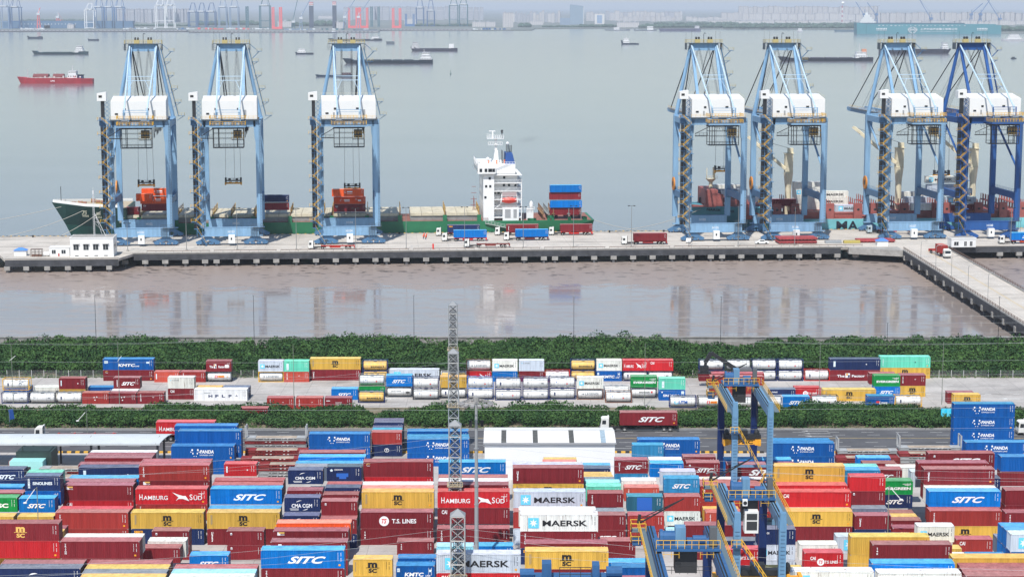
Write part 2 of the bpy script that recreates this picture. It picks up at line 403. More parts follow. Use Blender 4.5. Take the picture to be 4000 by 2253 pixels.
        sq(.06, .2, .7, .76, 'W'); sq(.42, .62, .22, .36, 'W')
    elif key == 'CARU': sq(.11, .2, .15, .75, 'P'); sq(.13, .18, .35, .4, 'G')
    elif key == 'CAPS': T('C\nA\nP\nS', .1 if not big else .06, .5, .05 if not big else .022, .66, 'P', bold=.03); disc(b, X(.7), Z(.5), .15, .15, y, i('K'))
    elif key == 'COSB': T('COSCO', .86, .75, .1, .08, **V); disc(b, X(.1), Z(.72), .16, .14, y, i('R'))
    elif key == 'LOWE': T('Lowe', .6, .4, .3, .25, shear=.2, bold=.02); disc(b, X(.4), Z(.45), .45, .28, y, i('R'))
    elif key == 'PATCH': sq(.28, .7, .04, .94, 'B')
    elif key == 'TMALL':
        sq(.47, .64, .56, .72, 'W'); sq(.47, .64, .36, .41, 'W'); ringm(b, X(.42), Z(.6), .3, .35, .06, y, i('W'), 1, 5.5)
    elif key == 'ALI':
        sq(.32, .5, .5, .66, 'W'); sq(.34, .5, .34, .44, 'W'); sq(.76, .86, .38, .6, 'W'); ringm(b, X(.25), Z(.5), .55, .4, .08, y, i('W'), .6, 4.6, taper=True); ringm(b, X(.7), Z(.52), .45, .4, .08, y, i('W'), .3, 2.6, taper=True)
    elif key == 'BELT': sq(.4, .55, .3, .36, 'W')
    else: T(key, .4, .5, .4, .2, bold=.03)
    LOGO[key, L] = (a.mesh('lettering', [INK[k] for k in INKS]) if a.v else None, b.mesh('emblem', [INK[k] for k in INKS]) if b.v else None)
    return LOGO[key, L]
LDESC = dict(SITC='big white slanted lettering', UESSITC='slanted lettering beside stacked letters', TEXSITC='slanted lettering and square badge', HAMB='white lettering and flag emblem', MAERSK='star square and black lettering',
 MAERSKB='only a star square', MLINE='tiny star and faint lettering', MSC='black wavy emblem', MSCY='golden wavy emblem', MSCG='white capitals at its middle', PANDA='white bear face emblem', CMA='thin capitals between arcs', CMA2='heavy capitals between arcs',
 CMAB='capitals under one arc', TSL='white globe disc and capitals', CAITSL='globe disc below small capitals', TRITON='a column of white letters', TRI='letter column and small plate', UES='three slanted stacked letters', TEX='three tiny stacked letters',
 CAI='short white word upper left', TXT='small square badge upper left', SEACO='small orange word upper left', BEAC='tiny lighthouse badge', SWOOP='small curved swoosh', KMTC='heavy slanted capitals', EVER='wide heavy capitals',
 SINO='capitals beside Chinese characters', SINOKOR='capitals broken by dark disc', FACT='words around a coloured tile', HFLP='widely spaced navy capitals', TLOGO='one white letter in ring', CRONOS='pale figure and repaint patches', CRON2='small white word',
 TOUAX='orange word above white letters', DOTS='three white diamond placards', DOT1='one white diamond placard', GRID='rows of white dots', CARU='pale upright label', CAPS='pale stacked letters', COSB='tiny red disc', LOWE='red oval and script',
 PATCH='large bright repaint patch', TMALL='curved mark and small lines', ALI='two curved white marks')
CONT = []      # every container: object and the words its label is made from
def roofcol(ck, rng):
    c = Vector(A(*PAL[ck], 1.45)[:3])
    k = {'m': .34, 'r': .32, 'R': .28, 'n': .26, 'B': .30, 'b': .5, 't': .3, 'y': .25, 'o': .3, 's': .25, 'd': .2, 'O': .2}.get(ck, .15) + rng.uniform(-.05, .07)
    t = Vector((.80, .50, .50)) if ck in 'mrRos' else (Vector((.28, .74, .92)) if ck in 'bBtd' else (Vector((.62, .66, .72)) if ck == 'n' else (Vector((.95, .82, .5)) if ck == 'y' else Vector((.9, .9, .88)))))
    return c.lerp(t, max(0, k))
def container(item, L, x, y, z, h, rz=0.0, zone='', rnd=None):
    """x, y: middle of the near (lettered) side; z: underside"""
    rng = rnd or random
    ck, _, key = item.partition(':'); rust = 1.0
    if ck.endswith('*'): ck = ck[:-1]; key += '*'
    if key.endswith('*'): key = key[:-1]; rust = .45
    elif ck in 'wgc': rust = rng.choice([.95, .85, .75])
    elif rng.random() < .25: rust = .82
    o = thing('shipping_container', 'x', 'container', (x - math.sin(-rz)*WD if rz else x, y + WD*math.cos(rz), z), rz)
    if rz: o.location = (x - math.sin(rz)*WD, y + math.cos(rz)*WD, z)
    o.scale = (1, 1, h/HC0)
    body, roof, cast, door, codes, tri = cmesh(L)
    v = rng.uniform(.88, 1.12); c = Vector(A(*PAL[ck], 1.34)[:3]) * v; col = tuple(min(.88, q) for q in c) + (rust,)
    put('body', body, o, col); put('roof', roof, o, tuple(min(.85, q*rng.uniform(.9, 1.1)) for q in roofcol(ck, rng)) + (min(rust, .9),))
    put('corner_castings', cast, o); put('door', door, o, col)
    put('markings', codes['K' if ck in 'wghyc' else 'W'], o)
    if L > 8 and rng.random() < .5: put('warning_plate', tri, o)
    if key:
        a, b = logo(key, L)
        if a: put('lettering', a, o)
        if b: put('emblem', b, o)
    CONT.append(dict(o=o, c=CNAME[ck], l='long' if L > 8 else 'short', k=LDESC.get(key, 'plain sides') if key else 'plain sides', zone=zone, rust=rust < .6, x=x, y=y, z=z, L=L, h=h))
    return o
# ------------------------------------------------------------------ stacks, read off the photograph
# crop, left edge, top edge of the top container's near side, tiers standing, length, containers from the top down
CROP = dict(A=(0, 1690), B=(1000, 1690), C=(2000, 1690), D=(3000, 1690), E=(0, 1300), F=(1000, 1300), G=(2000, 1300), H=(3000, 1300))
FRONT = """A -110 365 4 20 n:SITC
A -128 545 3 20 b
A -125 603 3 20 m
A -190 652 3 20 G:MSCG
A -230 842 2 20 y
A 188 658 3 20 b:SITC
A 173 842 2 20 y
A -185 910 3 40 m:MSCY R
A -140 1005 2 40 y y
A -100 966 2 40 m
A 245 432 4 20 n:SINO B:COSB
A 265 400 4 20 q
A 805 298 3 40 m
A 838 263 3 40 m
A 868 232 3 40 m
A 897 203 3 40 w
A 788 347 3 40 n:DOT1
A 1397 325 4 40 r:TRITON m:BEAC
A 1418 290 4 40 r
A 625 527 3 40 m:BEAC R:CAI
A 640 490 3 40 m
A 690 455 3 40 b
A 1362 562 3 40 R:HAMB r:TRITON
A 1315 800 2 40 y:MSC n:SEACO
A 555 800 2 40 r:TRITON r
A 590 770 2 40 R
A 1527 985 2 20 m:TXT m:TXT
A 2280 985 2 20 m:TXT m:TXT
A 1470 1110 2 20 w:MAERSK*
A 1440 1135 2 20 m
A 1905 1232 2 20 b:SITC
A 605 1090 3 40 m:TRITON m
A 638 1052 3 40 w
A -30 1362 3 40 n:CMAB
A 5 1318 3 40 m
A 880 1318 3 40 m
A 850 1367 3 40 y
A 820 1414 3 40 k
A 795 1462 3 40 y
A 1745 1365 3 40 r
A 1718 1413 3 40 c
A 1690 1462 3 40 w
A 2253 312 2 20 R:DOT1
A 2150 480 3 40 r
A 2130 523 3 40 r
A 2115 562 3 40 b:SITC
A 2095 762 2 40 t
A 2080 800 2 40 y:MSC m:UES
E 1742 950 3 40 B:PANDA B
E 1725 1130 2 40 B:PANDA B
E 1800 975 3 40 B B
F 530 1015 2 40 B:PANDA B
F 1163 995 2 20 r n:TLOGO
F 1170 968 2 20 t
F 1176 941 2 20 n
F 1180 914 2 20 n
F 1185 889 2 20 n n
F 1520 1068 2 40 B:PANDA B:PANDA
F 1520 1043 2 40 B
F 1520 988 2 40 B
B 430 197 3 40 m:TRITON
B 415 262 3 40 b
B 400 296 3 40 t
B 392 330 3 40 k
B 320 373 4 20 n:CMA
B 310 578 3 20 m
B 283 650 3 20 n:CMA2
B 272 832 2 20 n:CMA
B 703 357 4 20 n:CRONOS
B 700 545 3 20 r
B 682 580 3 20 n
B 675 614 3 20 m
B 670 650 3 20 m:TXT
B 668 796 2 20 G
B 657 835 2 20 m:TXT n
B 1078 290 4 40 m:SWOOP R
B 1070 522 3 40 w
B 1065 558 3 40 s
B 1063 593 3 40 y:MSC y
B 1050 797 2 40 m:TSL m:TEX
B 182 965 2 40 m:BEAC m
B 195 928 2 40 O
B 145 1096 2 40 m:TXT m
B 47 1178 4 40 b:SITC m:TRITON
B 1418 1092 1 20 m:TEX
B 975 1270 2 20 y:MSC y
B 1408 1335 1 20 B:KMTC
B 1425 1258 1 20 B:COSB
B 1835 295 3 40 b:SITC
B 1828 522 3 40 m
B 1833 487 3 40 h
B 1833 449 3 40 m
B 1826 590 3 40 R:HAMB m:CAI
B 1820 962 1 40 m:TRITON
B 1815 1140 1 20 c
B 2215 1137 1 20 b
B 1815 1220 4 40 g:MAERSK R:CAI
C 318 274 3 20 y
C 325 296 3 20 s
C 8 352 4 40 m:UES y:MSC
C 5 322 4 40 g
C 14 592 3 40 g:MAERSK y
C 12 792 2 40 r g
C 83 822 4 40 w:MAERSK* m:TRITON n:SEACO
C 68 778 4 40 w
C 130 1112 4 40 m
C 131 1190 4 40 y:MSC m:SITC
C 745 537 3 20 q:CARU
C 735 500 3 20 c
C 762 607 3 20 m:TRITON
C 781 826 2 20 m m:SITC
C 770 790 2 20 k
C 862 1087 2 20 m m
C 637 343 3 20 b
C 648 375 3 20 n
C 660 407 3 20 y
C 672 441 3 20 y
C 684 470 3 20 k
C 1035 272 3 20 m:UESSITC t
C 1390 306 3 20 b:SITC
C 1378 270 3 20 w
C 1755 300 3 20 m:TEXSITC
C 1720 240 3 20 m
C 1497 388 4 20 g
C 1530 458 4 20 t:SITC
C 1535 640 3 20 r w:MAERSK
C 1550 985 1 20 c:LOWE*
C 1157 640 3 20 d:PATCH
C 1168 828 2 20 r r
C 1125 532 3 20 o:TRITON
C 1107 498 3 20 w
C 1898 548 3 40 r:TRITON r
C 1893 510 3 40 r
C 1890 478 3 40 w
C 2165 318 3 40 m:SITC m
C 2140 270 3 40 b
C 1945 787 2 20 o:TRITON o
C 1920 752 2 20 y
C 1742 927 2 40 m m
C 2115 1083 2 20 n
C 2112 1172 2 20 R:TSL
D -105 968 3 20 n:CRON2 g:MAERSK g
D 118 775 2 40 y:MSC m
D 68 345 4 40 y:MSC y
D 120 575 3 40 R:CAI
D 92 545 3 40 R
D 780 374 4 20 t t
D 775 340 4 20 q
D 818 447 4 20 R m:TXT
D 1002 355 3 20 m:SITC
D 970 322 3 20 m
D 1190 330 3 20 w
D 910 262 3 20 b
D 1100 483 3 20 G:EVER n:SITC
D 1122 806 1 20 m
D 1155 845 1 20 y
D 1187 880 1 20 m:UES
D 1245 957 1 20 m:TOUAX
D 872 808 2 20 m:UES n
D 853 776 2 20 k
D 1615 205 3 40 m:TEXSITC
D 1545 335 4 40 m:UES m
D 1518 308 4 40 m
D 1572 537 3 40 w
D 1605 570 3 40 b:SITC m
D 1640 770 2 40 r:TRITON y:MSC
D 1470 425 3 40 g
D 2345 240 3 40 B m
D 2390 577 3 40 m m
D 2030 493 3 20 n:DOT1
D 2318 693 2 20 m:TEXSITC
D 2368 802 2 40 m:TRITON
D 1522 960 2 20 w:MAERSK
D 1895 1070 1 20 r:CAI
D 1560 1142 1 20 y
D 688 1042 2 40 g:MAERSKB
D 848 1068 3 40 y y
D 1038 1100 3 40 m:TEX m
D 1062 1335 3 40 b
D 1090 1385 3 40 w*
D 1130 1490 3 40 w
D 222 1395 3 40 w:MAERSKB*
D -60 1372 3 20 y
D 1882 1287 3 40 y
D 1925 1333 3 40 m
D 1955 1382 3 40 m
D 1990 1435 3 40 m
D 2010 1238 2 20 B
D 1612 1240 2 20 w
D 2352 940 3 40 b b
D 2400 982 3 40 b b
D 2445 1020 3 40 g:MAERSK B
D 2302 1052 2 40 k
D 368 1205 2 20 R:CAITSL
D 318 1122 2 20 w
C 965 1302 2 20 b
C 1003 1352 2 20 B
C 140 1470 4 40 m
C 1040 1480 3 20 m
G 1268 1087 2 40 B:PANDA B
G 1208 1112 2 20 t
H 40 1108 2 40 B:PANDA B:PANDA
H 5 1082 2 40 B
H 1875 713 4 40 B:PANDA B:PANDA B:PANDA B
H 1990 1100 2 40 B:PANDA B"""
MID = """E 1033 262 2 40 B:KMTC m:SWOOP
E 1550 390 1 20 o:DOT1
E 1812 390 1 20 r:TRI
E 2072 282 2 20 m:FACT T:K:Stolt
E 590 455 2 20 m:DOT1 y
E 22 465 2 20 T:Y:
E 12 600 1 20 T:N:
E 285 600 1 20 T:K:
E 558 600 1 20 T:K:
E 830 602 1 20 r:DOTS
E 1103 602 1 20 m:DOTS
E 1380 602 1 20 m:TRI
E 335 545 1 20 w
E 40 540 1 20 B
E 885 545 1 20 B
E 1112 578 1 20 w
E 1135 455 2 20 m:UESSITC
E 1688 448 2 20 w:MLINE* m:CAI
E 1950 567 1 40 h:HFLP
E 1965 545 1 20 y
E 2245 545 1 20 n
F 20 283 2 20 g:MAERSK T:Y:LEGEND
F 280 283 2 20 q:CARU o:TRI
F 540 258 2 40 y:MSC m:UES
F 1070 280 2 20 U:N:BULKHAUL U:N:
F 1033 425 2 20 T:G: G
F 1025 592 1 20 U:N:BULKHAUL
F 1308 427 2 20 b:SITC T:K:SUTTONS
F 1335 370 1 40 g:MAERSK
F 1575 452 2 20 T:N: T:K:
F 1852 440 2 20 y:MSC T:K:
F 2125 450 2 20 T:B: T:N:
F 2405 457 2 20 T:N: T:N:
F 2115 278 2 20 T:M:LEGEND R:HAMB
F 2378 278 2 20 w:MAERSK b
F 1860 395 1 20 U:W:
F 757 562 1 20 b:SITC
F 108 652 1 20 r:TRI
F 400 652 1 20 r:TRI
F 690 652 1 20 m:GRID
F -160 757 1 20 m
G 70 278 2 20 g:MLINE m
G 105 453 2 20 T:N: T:N:
G 375 448 2 20 T:N: T:N:
G 330 385 1 20 T:R:
G 590 275 2 20 U:N:BULKHAUL U:N:
G 852 275 2 20 w:MAERSK B:KMTC
G 1115 275 2 20 R:HAMB T:N:
G 1370 275 2 20 R:CAI T:K:
G 655 450 2 20 w:MAERSK* T:M:LEGEND
G 940 592 1 20 T:M:
G 922 534 1 20 T:W:
G 1197 437 2 20 G:EVER T:K:NICHICON
G 1480 458 2 20 q:CARU B:SINOKOR
G 1587 642 1 20 T:N:UTM
G 1872 642 1 20 T:K:Stolt
G 2150 645 1 20 T:W:
G 1885 275 2 20 T:N: m:TXT
G 2155 275 2 20 T:K: T:K:
G 2415 273 2 20 T:N: T:N:
H 105 273 2 20 T:N: T:N:
H 370 377 1 20 T:R:
G 1995 437 2 40 r r
G 2010 408 2 40 r
H 625 262 2 40 n:DOT1 m:FACT
H 1130 240 2 40 q:CAPS y:MSC
H 1062 422 2 20 G:EVER b:SITC
H 1030 414 2 20 m
H 1325 422 2 20 m:TRI y:MSC
H 265 547 1 20 R:TSL
H 15 567 1 20 n:CRON2
H 552 569 1 40 y:MSC
H 150 640 1 20 b:SITC
H 438 635 1 20 T:K:
H 1000 633 1 20 B:LOWE
H 1282 632 1 20 T:Y:
H -125 642 1 20 T:W:
H 1865 615 1 20 y:MSC
H 1815 605 1 20 m"""
TFR = {'K': 'black', 'N': 'dark blue', 'Y': 'yellow', 'B': 'blue', 'M': 'brown', 'R': 'red', 'W': 'white', 'G': 'grey'}
TFC = {'K': (58,60,64), 'N': (30,40,90), 'Y': (210,160,40), 'B': (40,100,170), 'M': (110,70,55), 'R': (190,40,40), 'W': (200,200,200), 'G': (130,125,115)}
P_STEEL = paint('frame_paint', .5, amount=.2)
P_TANK = paint('tank_cladding', .42, streak=(.35, .8), amount=.10)
TM = {}
def tank_meshes():
    if TM: return TM
    L = 6.06; hl = L/2; mb = MB(); h = 2.59; w = .13
    for x in (-hl+w/2, hl-w/2):
        for y in (-WD+w/2, WD-w/2): mb.box(x-w/2, x+w/2, y-w/2, y+w/2, 0, h)
        for z in (w/2, h-w/2): mb.bar((x, -WD+w, z), (x, WD-w, z), w, w)
        mb.bar((x, -WD+w, .2), (x, 0, .9), .08); mb.bar((x, WD-w, .2), (x, 0, .9), .08)
    for y in (-WD+w/2, WD-w/2):
        mb.bar((-hl+w, y, .08), (hl-w, y, .08), w*.9, .14); mb.bar((-hl+w, y, h-.06), (hl-w, y, h-.06), w*.6, .09)
    TM['frame'] = mb.mesh('frame', [P_STEEL])
    tk = MB(); rings = []
    prof = [(-hl+.2, .35), (-hl+.25, .8), (-hl+.38, 1.02), (-hl+.55, 1.1), (-1.0, 1.1), (-.98, 1.112), (1.0, 1.112), (1.02, 1.1), (hl-.55, 1.1), (hl-.38, 1.02), (hl-.25, .8), (hl-.2, .35)]
    for x, r in prof: rings.append([(x, r*math.cos(2*math.pi*j/20), 1.33+r*math.sin(2*math.pi*j/20)) for j in range(20)])
    tk.loft(rings)
    me = tk.mesh('tank', [P_TANK])
    for p in me.polygons: p.use_smooth = True
    TM['tank'] = me
    bd = MB()
    for x in (-1.9, -1.0, 1.0, 1.9):
        for j in range(20):
            a0 = 2*math.pi*j/20; a1 = 2*math.pi*(j+1)/20; r = 1.122
            bd.quad((x-.025, r*math.cos(a0), 1.33+r*math.sin(a0)), (x+.025, r*math.cos(a0), 1.33+r*math.sin(a0)), (x+.025, r*math.cos(a1), 1.33+r*math.sin(a1)), (x-.025, r*math.cos(a1), 1.33+r*math.sin(a1)))
    TM['bands'] = bd.mesh('bands', [mat('band_steel', A(165, 166, 168), .5, .3)])
    wk = MB()
    wk.box(-hl+.4, hl-.4, -.28, .28, 2.45, 2.49); wk.box(-.4, .4, -.7, .7, 2.44, 2.5)
    wk.rail([(-hl+.4, -.9, 2.5), (hl-.4, -.9, 2.5)], .1, .05, 1.2, mid=False)
    for x in (-1.3, 1.3): wk.tube((x, 0, 2.45), (x, 0, 2.62), .25, 8)
    TM['walkway'] = wk.mesh('walkway', [mat('grating', A(150, 155, 160), .6, .3)])
    return TM
def tlogo(txt):
    k = ('tank', txt)
    if k in LOGO: return LOGO[k]
    a = MB(); i = INKS.index; r = -1.14
    if txt == 'LEGEND': put_text(a, 'LEGEND', .35, 1.35, 2.9, .5, r, i('G'), bold=.01); star(a, -1.6, 1.35, .28, r, i('G'), 4, .4)
    elif txt == 'BULKHAUL': put_text(a, 'BULKHAUL', .35, 1.1, 2.7, .36, r-.03, i('K'), bold=.035); disc(a, 2.0, 1.15, .15, .15, r-.03, i('K'))
    elif txt == 'SUTTONS': put_text(a, 'SUTTONS', -.7, 1.5, 2.2, .3, r, i('G'), bold=.02); a.quad((1.5, r, .95), (2.4, r, .95), (2.4, r, 1.3), (1.5, r, 1.3), i('K'))
    elif txt == 'NICHICON': put_text(a, 'NICHICON', .1, 1.4, 2.4, .35, r, i('K'), bold=.03); a.quad((1.6, r, 1.25), (2.0, r, 1.25), (2.0, r, 1.65), (1.6, r, 1.65), i('R'))
    elif txt == 'UTM': put_text(a, 'UTM', .0, 1.3, 1.9, .75, r-.01, i('B'), bold=.04); ringm(a, -1.5, 1.3, .4, .35, .1, r-.01, i('C'), 2.2, 6.2)
    elif txt == 'Stolt':
        a.quad((-1.0, r-.01, 1.0), (-.3, r-.01, 1.0), (-.3, r-.01, 1.65), (-1.0, r-.01, 1.65), i('R')); put_text(a, 'S', -.65, 1.32, .36, .48, r-.02, i('W'), bold=.04)
        a.quad((-.2, r-.01, 1.05), (1.3, r-.01, 1.05), (1.3, r-.01, 1.6), (-.2, r-.01, 1.6), i('O')); put_text(a, 'Stolt', .55, 1.32, 1.2, .38, r-.02, i('R'), bold=.03); disc(a, 2.1, 1.3, .14, .14, r-.01, i('O'))
    elif txt == '201': put_text(a, '2', -1.5, 1.5, .4, .62, r-.02, i('K'), bold=.02); put_text(a, '0', .1, 1.5, .44, .62, r-.02, i('K'), bold=.02); put_text(a, '1', 1.5, 1.5, .25, .62, r-.02, i('K'), bold=.02)
    LOGO[k] = a.mesh('lettering', [INK[q] for q in INKS]); return LOGO[k]
TLD = {'LEGEND': 'tall thin grey letters', 'BULKHAUL': 'small black capitals', 'SUTTONS': 'grey capitals and a dark patch', 'NICHICON': 'black lettering and a red plate', 'UTM': 'blue initials', 'Stolt': 'orange and red name panel', '201': 'three wide spaced black digits'}
def tank(kind, x, y, z, h, zone, rng):
    cream, fr, txt = kind.split(':'); tm = tank_meshes()
    o = thing('tank_container', 'x', 'tank container', (x, y+WD, z)); o.scale = (1, 1, h/2.59)
    put('frame', tm['frame'], o, A(*TFC[fr], 1.3)); v = rng.uniform(.90, 1.0)
    put('tank', tm['tank'], o, A(228, 186, 108, 1.2) if cream == 'U' else (.90*v, .90*v, .88*v, .95))
    put('bands', tm['bands'], o); put('walkway', tm['walkway'], o)
    if txt: put('lettering', tlogo(txt), o)
    else:
        k = ('tank', '-%d' % rng.randrange(3))
        if k not in LOGO:
            a = MB(); i = INKS.index; q = int(k[1][1])
            if q == 0: a.quad((-1.9, -1.13, .95), (-1.6, -1.13, .95), (-1.6, -1.13, 1.7), (-1.9, -1.13, 1.7), i('N')); disc(a, 1.3, 1.4, .09, .09, -1.13, i('K'))
            if q == 1: ringm(a, -1.7, 1.5, .2, .2, .03, -1.13, i('G')); a.quad((1.3, -1.13, 1.2), (1.8, -1.13, 1.2), (1.8, -1.13, 1.45), (1.3, -1.13, 1.45), i('G'))
            if q == 2: a.quad((.9, -1.13, 1.0), (1.2, -1.13, 1.0), (1.2, -1.13, 1.25), (.9, -1.13, 1.25), i('R')); disc(a, -1.4, 1.5, .12, .12, -1.13, i('B'))
            LOGO[k] = a.mesh('placards', [INK[p] for p in INKS])
        put('placards', LOGO[k], o)
    CONT.append(dict(o=o, c=('cream' if cream == 'U' else 'white'), l='tank', k=(TLD[txt] if txt else 'no name on its side'), fr=TFR[fr], zone=zone, rust=False, x=x, y=y, z=z, L=6.06, h=h))
    return o
Y0R, DR = 309.7, 2.9
STACKS = []
def read(txt, zone, snap):
    for ln in txt.splitlines():
        p = ln.split(); c, xl, yt, n, L = p[0], float(p[1]), float(p[2]), int(p[3]), int(p[4]); items = p[5:]
        px = CROP[c][0] + xl/2.576; py = CROP[c][1] + yt/2.576; Lm = 12.19 if L == 40 else 6.06
        hn = (2.72 if L == 40 else 2.52) if snap else (2.68 if L == 40 else 2.56)
        Y = W(px, py, n*hn)[1]
        if snap:
            k = round((Y - Y0R)/DR); best = None
            for kk in (k, k-1, k+1):
                h = HZ(py, Y0R+kk*DR)/n
                e = abs(h-hn) + abs(kk-k)*.02
                if best is None or e < best[0]: best = (e, kk, h)
            Y = Y0R+best[1]*DR; h = best[2]
        else: h = hn
        X = XP(px, Y, n*h)
        STACKS.append(dict(x0=X, x1=X+Lm, Y=Y, n=n, h=h, L=Lm, items=items, zone=zone, src=ln))
read(FRONT, 'front yard', True)
read(MID, 'tank yard', False)
# keep neighbours from cutting into each other: later stacks of the same row give way sideways, close rows give way in depth
for it in range(60):
    bad = 0
    for i, a in enumerate(STACKS):
        for b in STACKS[i+1:]:
            dy = b['Y'] - a['Y']
            ox = min(a['x1'], b['x1']) - max(a['x0'], b['x0'])
            if abs(dy) < 2.46 and ox > .02:
                bad += 1
                if ox < 1.2 :
                    q = (ox+.06)/2; f = 1 if a['x0'] < b['x0'] else -1
                    a['x0'] -= f*q; a['x1'] -= f*q; b['x0'] += f*q; b['x1'] += f*q
                else:
                    q = (2.5-abs(dy))/2; f = 1 if dy >= 0 else -1
                    if dy == 0: f = 1 if b['n']*b['h'] >= a['n']*a['h'] else -1
                    if it == 59: print('OVERLAP', a['src'], '|', b['src'], round(dy, 2), round(ox, 2))
                    a['Y'] -= f*q; b['Y'] += f*q
for s in STACKS:
    rng = random.Random(s['src'])
    cx = (s['x0']+s['x1'])/2
    for k, it in enumerate(s['items']):
        z = (s['n']-1-k)*s['h']
        if it[1:2] == ':' and it[0] in 'TU' : tank(it, cx, s['Y'], z, s['h'], s['zone'], rng)
        else: container(it, s['L'], cx, s['Y'], z, s['h'], zone=s['zone'], rnd=rng)
        CONT[-1]['st'] = s; CONT[-1]['k_from_top'] = k
    
# ------------------------------------------------------------------ the setting
QA = R(4.1); QO = Vector((0, 672.2, 0)); QU = Vector((math.cos(QA), math.sin(QA), 0)); QV = Vector((-math.sin(QA), math.cos(QA), 0))
ZQ, ZW = 3.5, -1.2
def Q(u, v, z=0): p = QO + QU*u + QV*v; return (p.x, p.y, z)
def QP(px, py, h=ZQ):
    x, y = W(px, py, h); d = Vector((x, y, 0)) - QO; return d.dot(QU), d.dot(QV)
def sheet(name, pts, m, z=None):
    g = MB(); g._a([(p[0], p[1], p[2] if z is None else z) for p in pts], [tuple(range(len(pts)))], 0)
    return struct(g.build(name, m))
def concrete(name, col, joints=(6, 6), var=.22, rough=.85, stain=.35):
    m = bpy.data.materials.new(name); m.use_nodes = True
    n = m.node_tree.nodes; l = m.node_tree.links; p = n['Principled BSDF']; p.inputs['Roughness'].default_value = rough
    tc = n.new('ShaderNodeTexCoord')
    def noise(s, d=6, sx=1, sy=1):
        mp = n.new('ShaderNodeMapping'); mp.inputs['Scale'].default_value = (sx, sy, 1); l.new(tc.outputs['Object'], mp.inputs[0])
        q = n.new('ShaderNodeTexNoise'); q.inputs['Scale'].default_value = s; q.inputs['Detail'].default_value = d; q.inputs['Roughness'].default_value = .65
        l.new(mp.outputs[0], q.inputs[0]); return q.outputs['Fac']
    def rng(s, a, b, c, d):
        q = n.new('ShaderNodeMapRange'); l.new(s, q.inputs[0])
        for i, v in enumerate((a, b, c, d)): q.inputs[i+1].default_value = v
        return q.outputs[0]
    def mul(a, b):
        q = n.new('ShaderNodeMath'); q.operation = 'MULTIPLY'; l.new(a, q.inputs[0]); l.new(b, q.inputs[1]); return q.outputs[0]
    f = mul(rng(noise(.09), .35, .65, 1-var, 1+var*.5), rng(noise(1.3, 4), .3, .7, .9, 1.06))
    f = mul(f, rng(noise(.35, 7, .16, 1), .55, .68, 1, 1-stain))
    if joints:
        br = n.new('ShaderNodeTexBrick'); br.offset = 0; br.inputs['Scale'].default_value = 1
        br.inputs['Color1'].default_value = (1, 1, 1, 1); br.inputs['Color2'].default_value = (.92, .92, .92, 1); br.inputs['Mortar'].default_value = (.6, .6, .6, 1)
        br.inputs['Mortar Size'].default_value = .05; br.inputs['Brick Width'].default_value = joints[0]; br.inputs['Row Height'].default_value = joints[1]
        l.new(tc.outputs['Object'], br.inputs[0])
        q = n.new('ShaderNodeRGBToBW'); l.new(br.outputs['Color'], q.inputs[0]); f = mul(f, q.outputs[0])
    mx = n.new('ShaderNodeMix'); mx.data_type = 'RGBA'; mx.blend_type = 'MULTIPLY'; mx.inputs[0].default_value = 1
    mx.inputs[6].default_value = col; l.new(f, mx.inputs[7]); l.new(mx.outputs[2], p.inputs['Base Color'])
    return m
M_YARD = concrete('yard_concrete', (.48, .45, .42, 1))
M_DECK = concrete('deck_concrete', (.60, .55, .485, 1), (11, 7), .14)
M_ROAD = concrete('asphalt', (.105, .105, .11, 1), None, .25, .8, .3)
M_SOIL = mat('bare_soil', (.20, .17, .11), .95, var=.5, scale=.4)
M_WALLC = mat('wall_concrete', (.30, .29, .275), .9, var=.35, scale=.6)
M_LINE = mat('road_paint', (.62, .61, .58), .7, var=.35, scale=1.2)
M_YLINE = mat('yellow_road_paint', (.62, .44, .14), .7, var=.35, scale=1.2)
sheet('ground', [(-500, 60, 0), (500, 60, 0), (500, 496.6, 0), (-500, 496.6, 0)], M_YARD)
sheet('soil_strip', [(-500, 420.4, .004), (500, 420.4, .004), (500, 398.4, .004), (-500, 398.4, .004)], M_SOIL)
sheet('soil_strip', [(-500, 455.5, .004), (500, 455.5, .004), (500, 496.5, .004), (-500, 496.5, .004)], M_SOIL)
sheet('road', [(-500, 376.6, .004), (500, 376.6, .004), (500, 398.2, .004), (-500, 398.2, .004)], M_ROAD)
mk = MB()
def line(x0, x1, y, wd=.16, z=.008, m=0): mk.quad((x0, y-wd/2, z), (x1, y-wd/2, z), (x1, y+wd/2, z), (x0, y+wd/2, z), m)
line(-300, 300, 397.6, .2); line(-300, 300, 389.6, .22, m=1)
for k in range(-34, 36):
    line(k*7.3+1.2, k*7.3+3.8, 395.2); line(k*7.3+2.0, k*7.3+4.6, 392.6); line(k*7.3+.3, k*7.3+2.9, 385.7); line(k*7.3+1.4, k*7.3+4.0, 382.0)
def arrow(x, y, s=1):
    line(x, x+4.4*s, y, .24, .012); a, b = (x-1.4*s, x); mk._a([(a, y, .012), (b, y-.4, .012), (b, y+.4, .012)], [(0, 1, 2)], 0)
for y in (396.3, 393.9, 391.3): arrow(63, y)
for x in (-62, -30, 20): arrow(x, 380.2)
for y in (383.6, 379.8): arrow(-53, y)
struct(mk.build('road_markings', [M_LINE, M_YLINE]))
kb = MB()
kb.box(-300, 300, 398.2, 398.5, 0, .15, 2)
for k in range(-120, 120):
    if k % 23 in (7, 8, 9): continue
    kb.box(k*1.7, k*1.7+.85, 376.0, 376.5, 0, .35, 0); kb.box(k*1.7+.85, k*1.7+1.7, 376.0, 376.5, 0, .35, 1)
struct(kb.build('kerb', [mat('kerb_yellow', A(220, 170, 60), .7), mat('kerb_black', A(50, 48, 46), .8), M_WALLC]))
dw = MB(); dw.box(-500, 500, 496.6, 497.3, -2, 2.6); dw.box(-500, 500, 496.4, 497.5, 2.6, 2.85)
